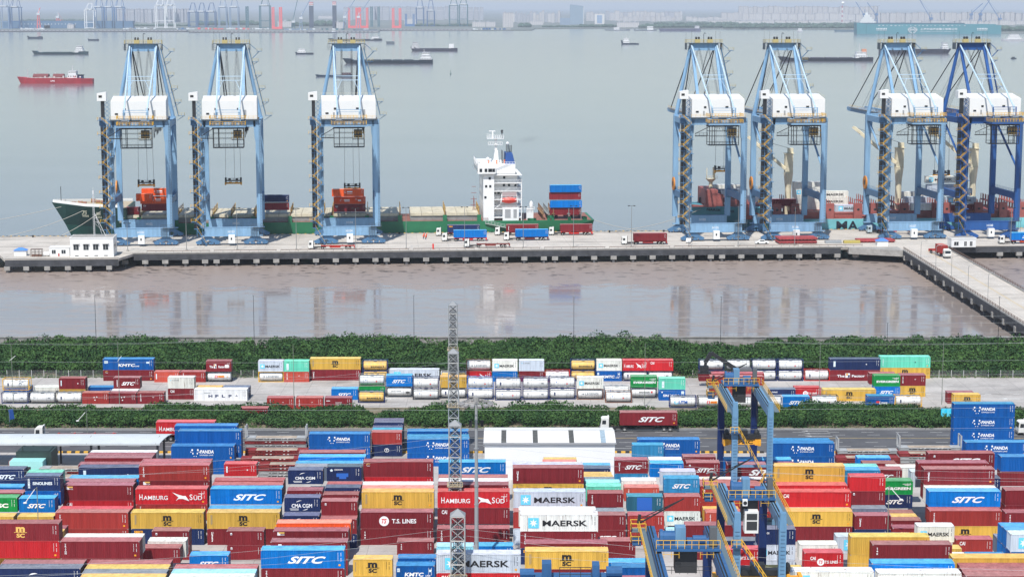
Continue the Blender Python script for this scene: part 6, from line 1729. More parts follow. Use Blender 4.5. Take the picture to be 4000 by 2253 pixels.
def lpg(o, k, b, mh, sh, L):
    for a, c in ((.22, .42), (.48, .62)):
        m = MB(); m.tube((a*L, b*.5, mh+.2), (c*L, b*.5, mh+.2), b*.36, 10); m.build('gas_tank', mat('tank_brown', A(120, 60, 60), .7), o)
    m = MB()
    for j in range(14): m.box(L*(.22+.03*j), L*(.22+.03*j)+2, b*.1, b*.25, mh, mh+rr.uniform(.5, 3.5), j % 2)
    m.bar((.2*L, 0.2, mh+.5), (.63*L, .2, mh+.5), .5, .5, 1); m.build('pipework', [mat('pipe_red', A(130, 60, 60), .7), mat('pipe_pale', (.6, .55, .52), .6)], o)
    m = MB(); m.box(.80*L, .87*L, b*.3, b*.7, sh, sh+13*k); fn = m.build('funnel', mat('funnel_dark_blue', A(46, 62, 96), .6), o)
    m = MB(); m.box(.79*L, .88*L, b*.25, b*.75, sh+13*k, sh+15*k); m.build('funnel_cap', M_BLK, fn)
    m = MB(); m._a([(.835*L, b*.29, sh+6*k)]+[(.835*L+3*k*math.cos(j*.6283), b*.29, sh+6*k+3*k*math.sin(j*.6283)) for j in range(11)], [(0, j+1, j+2) for j in range(10)]); m.build('disc', M_SHIPW, fn)
    m = MB(); m.ell((.77*L, b*.2, sh+8*k), 4*k, 2, 2*k); m.build('lifeboat', mat('lifeboat_red', A(200, 70, 60, 1.2), .6), o)
    a = MB(); put_text(a, 'LPG', .485*L, mh*.5, 16*k, 5.5*k, b*.06-1.3, 0, bold=.03); a.build('lettering', INK['W'], o)
fboat('gas_tanker', 62, 360, 328, (27, 22, 20), 'red gas tanker with white afterhouse sailing at far left', A(178, 56, 62, 1.15)[:3], (263, 300, 278, 2), mast=[(105, 273, 2.5), (137, 283, 3), (213, 283, 3), (281, 256, 2.5)], extra=lpg, hatch=None, cat='tanker')
fboat('river_barge', 120, 340, 214, (15, 8, 12), 'dark green empty barge with white house at its right end, above the red tanker', GRN, (291, 325, 181, 3), hatch=(1, 2, A(70, 92, 92)[:3]), mast=[(148, 187, 1)])
fboat('small_barge', 105, 166, 153, (12, 8, 9), 'small plain dark barge highest at far left', DK, (150, 162, 143, 1), DK, cat='boat')
fboat('small_barge', 342, 386, 160, (8, 6, 7), 'small low dark barge left of the first crane top', DK, cat='boat')
fboat('tugboat', 1152, 1224, 213, (9, 6, 6), 'dark tug with white wheelhouse between second and third cranes', DK, (1162, 1194, 192, 2), mast=[(1174, 183, 1)], cat='boat')
fboat('river_barge', 1335, 1690, 250, (21, 13, 16), 'longest dark barge crossing behind the third crane, white house at right', A(50, 64, 76)[:3], (1641, 1686, 206, 3), hatch=(5, 3, A(70, 82, 90)[:3]), mast=[(1656, 194, 2), (1352, 226, 1)])
fboat('river_barge', 1230, 1374, 301, (9, 7, 9), 'low blue grey barge with brown house in front of the third crane stays', A(60, 80, 100)[:3], (1334, 1371, 285, 1), A(110, 90, 92)[:3])
fboat('bulk_barge', 1602, 1787, 201, (17, 11, 12), 'purplish barge with houses at both ends right of the third crane', A(78, 76, 90)[:3], (1607, 1638, 166, 3), (.62, .62, .62), bow='L', extra=lambda o, k, b, mh, sh, L: MB().box(.82*L, .92*L, b*.2, b*.8, mh, mh+17*k).build('aft_house', M_SHIPW, o) and None)
fboat('river_barge', 1279, 1491, 160, (9, 5, 8), 'dark barge with a white house passing behind the third crane top', A(80, 88, 98)[:3], (1449, 1482, 143, 2), hatch=(3, 1.5, DK))
fboat('small_barge', 1508, 1541, 173, (11, 10, 10), 'short boxy grey barge beside the purplish barge', A(96, 106, 114)[:3], cat='boat')
fboat('river_barge', 1197, 1317, 130, (4, 3, 4), 'thin grey barge nearest the far pier, left of the third crane', A(110, 124, 140)[:3], (1295, 1310, 121, 1), hatch=None)
fboat('river_barge', 1378, 1474, 126, (11, 9, 9), 'grey barge moored at the far pier right of the third crane', A(112, 124, 142)[:3], (1420, 1440, 112, 1), (.6, .6, .62))
fboat('tugboat', 2425, 2496, 175, (17, 6, 5), 'black and white tug alone in midstream left of the fourth crane', DK, (2434, 2458, 150, 2), mast=[(2446, 136, 1.5), (2474, 160, 1.5)], cat='boat', bow='L')
fboat('bulk_carrier', 3040, 3413, 240, (18, 12, 15), 'dark bulk carrier with orange funnel behind the fifth and sixth cranes', A(54, 56, 70)[:3], (3343, 3388, 204, 2), hatch=(4, 3, A(96, 96, 106)[:3]), mast=[(3359, 172, 2.5)], extra=lambda o, k, b, mh, sh, L: MB().box(.885*L, .93*L, b*.3, b*.7, sh, sh+32*k).build('funnel', mat('funnel_orange', A(200, 140, 110), .6), o) and None)
fboat('bulk_carrier', 3438, 3721, 211, (20, 18, 19), 'dark bulk carrier with red underside at upper right', A(58, 60, 74)[:3], (3680, 3706, 168, 3), stripe=(.55, A(196, 76, 96, 1.1)[:3]), hatch=None, bow='R')
fboat('ferry', 3910, 4010, 160, (8, 7, 8), 'white ferry cut by the right edge of the picture', (.7, .7, .7), (3935, 3990, 134, 3), cat='boat')
fboat('small_boat', 3949, 3971, 231, (5, 4, 4), 'tiny dark boat right of the deep blue crane top', DK, (3954, 3964, 223, 1), DK, cat='boat')
fboat('cargo_ship', 2572, 2738, 123, (11, 10, 11), 'purple grey ship moored at the far bank left of the fourth crane', A(112, 112, 136)[:3], (2715, 2732, 102, 1), (.62, .62, .64))
fboat('river_barge', 2361, 2462, 120, (4, 3, 5), 'pale low boat nearest the far bank, left of the white hall', A(140, 148, 156)[:3], (2398, 2420, 108, 1))
fboat('river_barge', 2475, 2566, 121, (5, 3, 5), 'pale low boat with white gantry at the far bank', A(140, 148, 156)[:3], (2528, 2552, 104, 1))
fboat('small_boat', 3112, 3136, 124, (4, 4, 4), 'small white boat left of the huge teal dock', (.6, .6, .62), (3118, 3132, 112, 1), cat='boat')
fboat('river_barge', 3258, 3342, 125, (8, 7, 8), 'teal grey barge at the left end of the huge teal dock', A(110, 134, 146)[:3])
x, y = W(1760, 291, ZW); o = thing('channel_buoy', 'small green channel buoy alone on the open river', 'buoy', (x, y, ZW)); k = 1/SC(y, ZW)
m = MB(); m.tube((0, 0, -.5), (0, 0, 3*k), 3*k, 10); m.build('float', mat('buoy_green', (.03, .10, .08), .6), o); m = MB()
for a in range(3): m.bar((2*k*math.cos(a*2.1), 2*k*math.sin(a*2.1), 3*k), (0, 0, 13*k), .6*k)
m.tube((0, 0, 11*k), (0, 0, 16*k), 1.1*k, 8); m.build('lattice', mat('buoy_green', (1,)*4), o)
# ------------------------------------------------------------------ the far bank
ZF = 1.5
edge = [(-900, 122), (735, 122), (745, 125), (1480, 124), (1485, 117.5), (1840, 117), (1850, 119), (2080, 118), (2090, 112), (2400, 110), (2750, 112), (3000, 112), (3340, 116), (3900, 129), (4900, 130)]
pts = [W(x, y, ZF)+(ZF,) for x, y in edge]
far = (pts + [(36000, pts[-1][1], ZF), (36000, 55000, ZF), (-36000, 55000, ZF), (-36000, pts[0][1], ZF)])
M_FLAND = mat('far_land', (.17, .19, .17), .9, var=.3, scale=.002)
g = MB(); g._a(far, [tuple(range(len(far)))], 0)
for (a, b) in zip(pts, pts[1:]): g.quad((a[0], a[1], -3), (b[0], b[1], -3), b, a, 0)
struct(g.build('far_bank', M_FLAND))
g = MB()
for (x0, x1, y_) in ((-50, 735, 122), (745, 1480, 125), (1485, 1840, 117.5)):
    a = W(x0, y_, ZF); b = W(x1, y_, ZF); g.box(a[0], b[0], a[1]-40, a[1], 1.2, 5); n = int((b[0]-a[0])/14)
    for k in range(n): xx = a[0]+k*14; g.box(xx, xx+5, a[1]-42, a[1]-38, -3, 4.2, 1)
g2 = g.build('far_pier', [mat('pier_grey', (.35, .35, .36), .8), mat('pier_pile', (.16, .16, .17), .9)]); struct(g2)
def fp(px, py, z=ZF):
    X, Y = W(px, py, z); return X, Y, 1/SC(Y, z)
def facade(name, base, dark, sx, sz, mort=.28):
    m = bpy.data.materials.new(name); m.use_nodes = True; n = m.node_tree.nodes; l = m.node_tree.links; p = n['Principled BSDF']; p.inputs['Roughness'].default_value = .8
    tc = n.new('ShaderNodeTexCoord'); se = n.new('ShaderNodeSeparateXYZ'); cb = n.new('ShaderNodeCombineXYZ'); l.new(tc.outputs['Object'], se.inputs[0]); l.new(se.outputs['X'], cb.inputs['X']); l.new(se.outputs['Z'], cb.inputs['Y'])
    br = n.new('ShaderNodeTexBrick'); br.offset = 0; br.inputs['Scale'].default_value = 1; br.inputs['Brick Width'].default_value = sx; br.inputs['Row Height'].default_value = sz; br.inputs['Mortar Size'].default_value = min(sx, sz)*mort
    br.inputs['Color1'].default_value = dark; br.inputs['Color2'].default_value = dark; br.inputs['Mortar'].default_value = base; l.new(cb.outputs[0], br.inputs[0]); l.new(br.outputs['Color'], p.inputs['Base Color']); return m
FAC = [facade('facade_a', (.62, .58, .56, 1), (.24, .26, .30, 1), 7, 4), facade('facade_b', (.55, .54, .56, 1), (.26, .28, .33, 1), 5.5, 60, .22), facade('facade_c', (.66, .62, .60, 1), (.32, .33, .36, 1), 9, 3.6)]
def block(name, x0, x1, yb, yt, label, m, cat='building', group=None, depth=30, cap=True):
    X, Y, k = fp(x0, yb); w_ = (x1-x0)*k; h = (yb-yt)*k; o = thing(name, label, cat, (X, Y, ZF), 0, group)
    g = MB(); g.box(0, w_, 0, depth, 0, h); g.build('wall', m, o)
    if cap:
        g = MB(); g.box(-.6, w_+.6, -.6, depth+.6, h, h+1.5)
        for j in range(max(1, int(w_/22))): g.box(j*22+6, j*22+12, 5, 14, h+1.5, h+5+(j % 2)*2)
        g.build('roof', mat('far_roof', (.42, .42, .45), .8), o)
    return o
rf = random.Random(11)
def row(x0, x1, yb, yt, wmin, wmax, label, group, fi, jit=3):
    x = x0
    while x < x1:
        w_ = rf.uniform(wmin, wmax); block('apartment_block', x, min(x1, x+w_), yb+rf.uniform(-2, 2), yt+rf.uniform(-jit, jit), label, FAC[fi if fi >= 0 else rf.randrange(3)], group=group); x += w_+rf.uniform(.6, 3)
row(455, 738, 88, 38, 9, 16, 'tall narrow grey slab in the long high row behind the white cranes', 'high slabs behind the white cranes', 1, 1.2)
row(1342, 1888, 78, 29, 13, 30, 'tall grey striped block in the row behind the red columns', 'striped blocks behind the far cranes', 1, 2)
row(2000, 2190, 88, 54, 6, 14, 'small hazy house block left of the blue grey tower', 'low town left of the tower', -1, 10)
row(2290, 2322, 84, 52, 8, 14, 'pale flats between the tower and the white framed building', 'flats beside the tower', 0, 4)
row(2366, 2668, 81, 48, 9, 19, 'pale apartment block in the row right of the white framed building', 'apartment blocks across the river', -1, 4)
row(2420, 2660, 84, 66, 12, 20, 'lower pale flats before the apartment row', 'lower flats across the river', 0, 4)
row(2680, 2820, 84, 69, 12, 26, 'low pale terrace left of the high block', 'low terraces', 2, 3)
row(2818, 2885, 82, 52, 20, 32, 'mid height pinkish slab left of the high block', 'mid slabs', 0, 2)
row(2886, 3430, 80, 28, 13, 22, 'very high pale residential slab in the tallest row', 'highest slabs', 0, 2.5)
row(2900, 3420, 86, 56, 22, 36, 'mid height pale slab before the tallest row', 'slabs before the tallest row', 2, 3)
row(2770, 3330, 94, 82, 30, 60, 'low pale terrace behind the bank trees', 'terraces behind the trees', 2, 1.5)
row(3425, 4010, 90, 53, 14, 24, 'pinkish apartment slab behind the huge teal dock', 'slabs behind the teal dock', 0, 3)
row(3560, 4010, 98, 84, 16, 40, 'low white building behind the teal dock', 'low buildings behind the dock', 2, 3)
X, Y, k = fp(2227, 97); o = thing('office_tower', 'lone blue grey office tower with slanted top', 'tower', (X, Y, ZF))
g = MB(); g.ext([(0, 0), (51*k, 0), (51*k, 72*k), (0, 78*k)], 0, 40); g.build('wall', facade('tower_glass', (.30, .38, .46, 1), (.20, .28, .36, 1), 60, 5), o); g = MB(); g.box(51*k, 54*k, 2, 38, 0, 70*k); g.build('side_fin', mat('fin_pale', (.6, .62, .64), .6), o)
block('office_block', 2188, 2226, 98, 72, 'low blue grey block leaning on the lone tower', facade('tower_low', (.26, .34, .44, 1), (.20, .26, .34, 1), 40, 6), cap=False)
o = block('office_block', 2323, 2361, 95, 56, 'white framed building with a blue glass middle', mat('frame_white', (.72, .70, .68), .7)); X, Y, k = fp(2323, 95)
g = MB(); g.box(9*k, 29*k, -.6, -.1, 3*k, 34*k); g.build('glass', facade('blue_glass', (.30, .40, .55, 1), (.18, .28, .42, 1), 8, 8), o)
block('dock_shed', 8, 520, 112, 83, 'long dark blue dock shed with a row of pale square openings', facade('shed_blue', (.07, .15, .27, 1), (.09, .18, .30, 1), 40, 40, .05), cap=False)
bpy.data.objects['dock_shed']
X, Y, k = fp(8, 112); g = MB()
for j in range(17): g.box((75+j*13.2)*k, (75+j*13.2+2.4)*k, -.6, -.1, 14*k, 20*k)
g.build('opening', mat('pale_opening', (.6, .62, .65), .7), bpy.data.objects['dock_shed'])
for x0, x1, yb, yt, nm in ((172, 196, 112, 100, 'small pale hall left of the red tripod crane'), (263, 288, 113, 98, 'small pale hall right of the red tripod crane'), (1085, 1138, 106, 85, 'pale shed behind the first red columns'), (1310, 1345, 112, 88, 'white block left of the second red columns'), (1580, 1625, 96, 74, 'white block behind the teal frame'), (1845, 1895, 106, 88, 'pale shed at the right end of the striped pier'), (1898, 1935, 106, 88, 'pale hall right of the striped pier'), (1964, 2005, 108, 52, 'white stepped factory tower'), (2410, 2496, 108, 89, 'long low white hall on the bank'), (1243, 1300, 74, 64, 'long raised white conveyor housing'), (2070, 2122, 98, 84, 'low white houses left of the tower')):
    block('far_hall', x0, x1, yb, yt, nm, FAC[2] if yt > 60 else FAC[0])
# cranes of the far port
FC = dict(b=A(70, 112, 160, 1.0), d=A(52, 92, 140, 1.0), w=(.78, .79, .80, 1), r=A(226, 100, 100, 1.1), g=A(52, 100, 112, 1.0), p=A(130, 150, 175, 1.0))
def fcrane(x0, x1, yb, yt, ya, c, label, kind='gantry_crane'):
    X, Y, k = fp(x0, yb); w_ = (x1-x0)*k; h = (yb-yt)*k; ha = (yb-ya)*k; o = thing(kind, label, 'gantry crane', (X, Y, ZF)); D = w_*.9
    M = mat('far_paint_'+c, FC[c], .6); t = 3.2*k
    for x in (t/2, w_-t/2):
        for y in (0, D): m = MB(); m.box(x-t/2, x+t/2, y, y+t, 0, h); m.build('leg', M, o)
    m = MB()
    for z in (2*k, h*.32, h-2.5*k): m.box(t, w_-t, .2, t, z, z+2.2*k)
    m.bar((w_*.3, -D*.5, h-k), (w_*.3, D*2.6, h-k), 2.2*k, 2.4*k); m.bar((w_*.7, -D*.5, h-k), (w_*.7, D*2.6, h-k), 2.2*k, 2.4*k); m.build('girder', M, o)
    m = MB(); m.box(w_*.15, w_*.85, -D*.3, D*.4, h, h+4.5*k); m.build('machine_house', mat('far_house', (.66, .68, .7), .6), o)
    m = MB()
    for s in (.1, .9): m.bar((w_*s, D, h), (w_*(.5+(s-.5)*.45), D, ha), 1.8*k); m.bar((w_*(.5+(s-.5)*.45), D, ha), (w_*(.5+(s-.5)*.8), -D*.3, h), 1.2*k)
    m.bar((w_*.3, D, ha-k), (w_*.7, D, ha-k), 2*k); m.build('mast_frame', M, o)
    return o
for args in [(0, 36, 115, 28, -14, 'p', 'pale far crane cut by the left edge'), (37, 78, 113, 30, -14, 'd', 'dark blue far crane second from the left edge'), (330, 368, 113, 40, 15, 'w', 'lone low white far crane left of three blue ones'),
  (368, 402, 112, 30, -14, 'b', 'left of three tall blue far cranes'), (408, 442, 112, 30, -14, 'b', 'middle of three tall blue far cranes'), (447, 484, 112, 30, -14, 'b', 'right of three tall blue far cranes'),
  (606, 645, 111, 24, -12, 'w', 'left of two tall white far cranes'), (646, 682, 111, 24, -12, 'w', 'right of two tall white far cranes'),
  (734, 768, 107, 48, 13, 'd', 'left of three low dark blue far cranes'), (770, 803, 107, 48, 13, 'd', 'middle of three low dark blue far cranes'), (806, 842, 107, 48, 13, 'd', 'right of three low dark blue far cranes'),
  (853, 886, 110, 30, -8, 'p', 'left of two slim pale far cranes'), (896, 932, 110, 30, -8, 'p', 'right of two slim pale far cranes'), (1013, 1055, 112, 24, -12, 'g', 'dark teal far crane left of the red columns'),
  (1624, 1656, 104, 32, -6, 'd', 'dark blue far crane beside the teal frame'), (1667, 1698, 104, 44, 4, 'd', 'lower dark blue far crane right of its neighbour'), (1754, 1790, 104, 22, -10, 'g', 'left of two green far cranes'), (1793, 1828, 104, 20, -12, 'g', 'right of two green far cranes')]: fcrane(*args)
def columns(cs, yb, yt, c, label, base=True):
    X, Y, k = fp(cs[0][0], yb); o = thing('steel_columns' if len(cs) > 1 else 'steel_tower', label, 'columns', (X, Y, ZF)); M = mat('far_paint_'+c, FC[c], .6)
    for a, b in cs:
        m = MB(); a = (a-cs[0][0])*k; b = (b-cs[0][0])*k; t = (b-a)*.34
        for x in (a, b-t): m.box(x, x+t, 0, t, 0, (yb-yt)*k)
        n = 12
        for j in range(n): m.bar((a+t/2 if j % 2 else b-t/2, t/2, (yb-yt)*k*j/n), (b-t/2 if j % 2 else a+t/2, t/2, (yb-yt)*k*(j+1)/n), t*.7)
        m.build('column', M, o)
    if base: m = MB(); m.box(0, (cs[-1][1]-cs[0][0])*k, -3, 12, 0, 9*k); m.build('base', M, o)
columns([(1062, 1073), (1091, 1103)], 115, 30, 'r', 'pair of pink red columns right of the dark teal far crane')
columns([(1360, 1368), (1389, 1411), (1430, 1439)], 111, 32, 'r', 'group of pink red columns before the left of the striped blocks'); columns([(1531, 1541), (1558, 1568)], 111, 34, 'r', 'pair of pink red columns before the middle of the striped blocks')
columns([(1447, 1457), (1475, 1484)], 106, 28, 'g', 'pair of dark green columns between the red groups', False); columns([(960, 972)], 108, 27, 'g', 'single dark lattice tower left of the teal far crane', False)
columns([(1582, 1590), (1612, 1620)], 104, 56, 'b', 'low light blue frame before the striped blocks')
for x0, x1, yb, yt, nm in ((1208, 1224, 110, 10, 'left'), (1299, 1314, 112, 9, 'right')):
    X, Y, k = fp(x0, yb); o = thing('chimney', nm + ' of two dark square chimneys with red and white top', 'chimney', (X, Y, ZF)); w_ = (x1-x0)*k
    g = MB(); g.box(0, w_, 0, w_, 0, (yb-yt-14)*k); g.build('shaft', mat('chimney_dark', A(70, 78, 96), .8), o); g = MB()
    for j in range(4): g.box(-.1, w_+.1, -.1, w_+.1, (yb-yt-14+j*3.5)*k, (yb-yt-14+j*3.5+3.5)*k, j % 2)
    g.build('banded_top', [mat('band_white', (.75, .73, .72), .7), mat('band_red', A(190, 80, 90), .7)], o)
def luffer(px, yb, yc, tip, c, label):
    X, Y, k = fp(px, yb); o = thing('luffing_crane', label, 'crane', (X, Y, ZF)); M = mat('far_paint_'+c, FC[c], .6); h = (yb-yc)*k
    m = MB()
    for a, b in ((-1, -1), (1, -1), (-1, 1), (1, 1)): m.bar((a*6*k, b*6*k, 0), (a*2.5*k, b*2.5*k, h), 2.0*k)
    for z in (.3, .6): m.box(-5*k, 5*k, -6*k, -5*k, h*z, h*z+1.5*k)
    m.build('portal', M, o); m = MB(); m.box(-6*k, 7*k, -5*k, 5*k, h, h+8*k); m.bar((3*k, 0, h+8*k), (2*k, 0, h+22*k), 2*k); m.build('cab_house', mat('far_house', (1,)*4) if c != 'b' else M, o)
    m = MB(); q = ((tip[0]-px)*k, 0, (yb-tip[1])*k); m.bar((-2*k, 0, h+5*k), q, 2.4*k, w2=1*k); m.bar((2*k, 0, h+22*k), q, .5*k); m.build('jib', M, o)
for a in [(1176, 112, 76, (1225, -20), 'p', 'white cabbed luffing crane left of the left chimney'), (1347, 112, 72, (1395, -10), 'p', 'white cabbed luffing crane left of the red group'), (1400, 112, 72, (1452, -8), 'p', 'white cabbed luffing crane inside the red group'), (1146, 112, 90, (1168, -16), 'g', 'long dark steep jib left of the chimneys'),
  (3375, 92, 62, (3340, 9), 'b', 'left of two blue cranes over the white dry dock ship'), (3422, 92, 62, (3385, 12), 'b', 'right of two blue cranes over the white dry dock ship'), (3636, 96, 78, (3585, -6), 'b', 'blue luffing crane over the middle of the teal dock'), (3792, 96, 62, (3836, 15), 'b', 'blue luffing crane leaning right over the teal dock'), (3828, 98, 62, (3862, 4), 'b', 'blue luffing crane between two others over the teal dock'), (3905, 96, 80, (3850, -4), 'b', 'blue luffing crane at the right end of the teal dock'), (152, 115, 60, (160, 32), 'r', 'red and white luffing crane at the left pier'), (226, 110, 72, (262, 108), 'r', 'red tripod crane with lowered jib at the left pier')]: luffer(*a)
X, Y, k = fp(3289, 96); o = thing('chimney', 'slim red and white banded chimney with a white ball on top', 'chimney', (X, Y, ZF)); g = MB()
for j in range(8): g.tube((0, 0, j*9*k), (0, 0, (j+1)*9*k), 3*k, 8, j % 2)
g.build('shaft', [mat('band_white', (1,)*4), mat('chimney_pink', A(180, 130, 140), .7)], o); g = MB(); g.ell((2*k, 0, 82*k), 7*k, 5*k, 6*k); g.build('ball', M_SHIPW, o)
# teal floating dock with its ship
X, Y = W(3340, 134, ZW); k = 1/SC(Y, ZW); o = thing('floating_dock', 'huge teal floating dock with white lettering and globe emblem at upper right', 'dock', (X, Y, ZW))
M_TD = mat('dock_teal', A(74, 138, 148, 1.05), .6, var=.12, scale=.01); w_ = 572*k
g = MB(); g.box(46*k, w_-22*k, 0, 60, -2, 38*k); g.ext([(46*k, -2), (46*k, 38*k), (6*k, 44*k), (8*k, -2)], 3, 57); g.box(w_-22*k, w_, 4, 56, -2, 34*k); g.build('dock_wall', M_TD, o)
g = MB(); g.box(10*k, 430*k, 10, 50, 38*k, 43*k); g.build('dock_top', mat('dock_dark', A(70, 100, 116), .7), o)
g = MB()
for j in range(22): a = (85+j*16+rf.uniform(0, 6))*k; g.box(a, a+rf.uniform(2, 8)*k, -.6, -.1, 31*k, 34*k)
g.build('opening', mat('pale_opening', (1,)*4), o)
a = MB(); put_text(a, '上海中远海运重工有限公司', 326*k, 19*k, 144*k, 8*k, -.8, 0, bold=.02); put_text(a, 'COSCO SHIPPING HEAVY INDUSTRY (SHANGHAI) CO.,LTD', 326*k, 9*k, 144*k, 4*k, -.8, 0)
put_text(a, 'COSCO', 224*k, 17*k, 34*k, 7*k, -.8, 0, bold=.03); ringm(a, 224*k, 15*k, 14*k, 12*k, .8*k, -.8, 0); ringm(a, 212*k, 17*k, 6*k, 7*k, .6*k, -.8, 0); ringm(a, 236*k, 17*k, 6*k, 7*k, .6*k, -.8, 0); ringm(a, 224*k, 15*k, 7*k, 12*k, .6*k, -.8, 0)
for cx_ in (104, 497):
    for j in range(7): a.quad(((cx_-21+j*6)*k, -.8, 18*k), ((cx_-17+j*6)*k, -.8, 18*k), ((cx_-17+j*6)*k, -.8, 23*k), ((cx_-21+j*6)*k, -.8, 23*k)); a.quad(((cx_-21+j*6)*k, -.8, 14*k), ((cx_-16.5+j*6)*k, -.8, 14*k), ((cx_-16.5+j*6)*k, -.8, 16*k), ((cx_-21+j*6)*k, -.8, 16*k))
a.build('lettering', mat('dock_letter', (.78, .8, .8), .6), o)
X, Y, k = fp(3350, 96); o = thing('docked_ship', 'white stepped ship superstructure rising behind the left end of the teal dock', 'ship', (X, Y, ZF)); g = MB()
for j in range(4): g.box((8+j*6)*k, (70-j*7)*k, 0, 20, (4+j*8)*k, (12+j*8)*k)
g.box(30*k, 40*k, 5, 15, 36*k, 46*k); g.build('superstructure', mat('far_white', (.74, .75, .74), .6), o); g = MB(); g.box(0, 74*k, -2, 22, 0, 4*k); g.build('hull', mat('dock_dark', (1,)*4), o)
# hazy tree lines on the bank
def ftrees(x0, x1, yb, h_px, seed):
    rs = random.Random(seed); X, Y, k = fp(x0, yb); X1 = fp(x1, yb)[0]; m = MB(); x = X
    while x < X1:
        r = rs.uniform(.5, 1.1)*h_px*k*.5; m.ell((x, Y+rs.uniform(0, 30), ZF+r*.8), r*1.3, r, r, 7, 4); x += r*.9
    o = m.build('far_trees', mat('far_foliage', (.07, .12, .09), .9, var=.4, scale=.05)); o['kind'] = 'stuff'
for a in ((2120, 2300, 108, 9, 1), (2270, 2420, 108, 14, 2), (2500, 2830, 110, 18, 3), (2560, 2880, 98, 14, 9), (2830, 3345, 112, 17, 4), (2800, 3340, 100, 12, 10), (3880, 4020, 124, 26, 5), (780, 1010, 100, 22, 6), (80, 330, 84, 10, 7), (1110, 1340, 104, 26, 8), (1590, 1850, 104, 12, 12), (2030, 2070, 108, 22, 13), (480, 740, 104, 10, 14)): ftrees(*a)
# crumbs of yard life along the far quay: stacks of boxes
for i, (x0, x1, yb, c) in enumerate([(760, 990, 116, 'r'), (480, 600, 115, 'p'), (690, 760, 116, 'b'), (990, 1060, 116, 'w'), (1110, 1210, 118, 'p'), (1220, 1340, 118, 'g'), (1840, 1990, 117, 'd'), (80, 170, 116, 'w')]):
    X, Y, k = fp(x0, yb); X1 = fp(x1, yb)[0]; m = MB(); x = X
    while x < X1: w_ = rf.uniform(4, 12)*k; m.box(x, x+w_, 0, 12, 0, rf.uniform(2, 7)*k, rf.randrange(3)); x += w_+rf.uniform(0, 3)*k
    o = m.build('far_cargo', [mat('far_paint_'+c, FC[c], .6), mat('far_house', (1,)*4), mat('pier_grey', (1,)*4)]); o.location = (0, Y, ZF); o['kind'] = 'stuff'
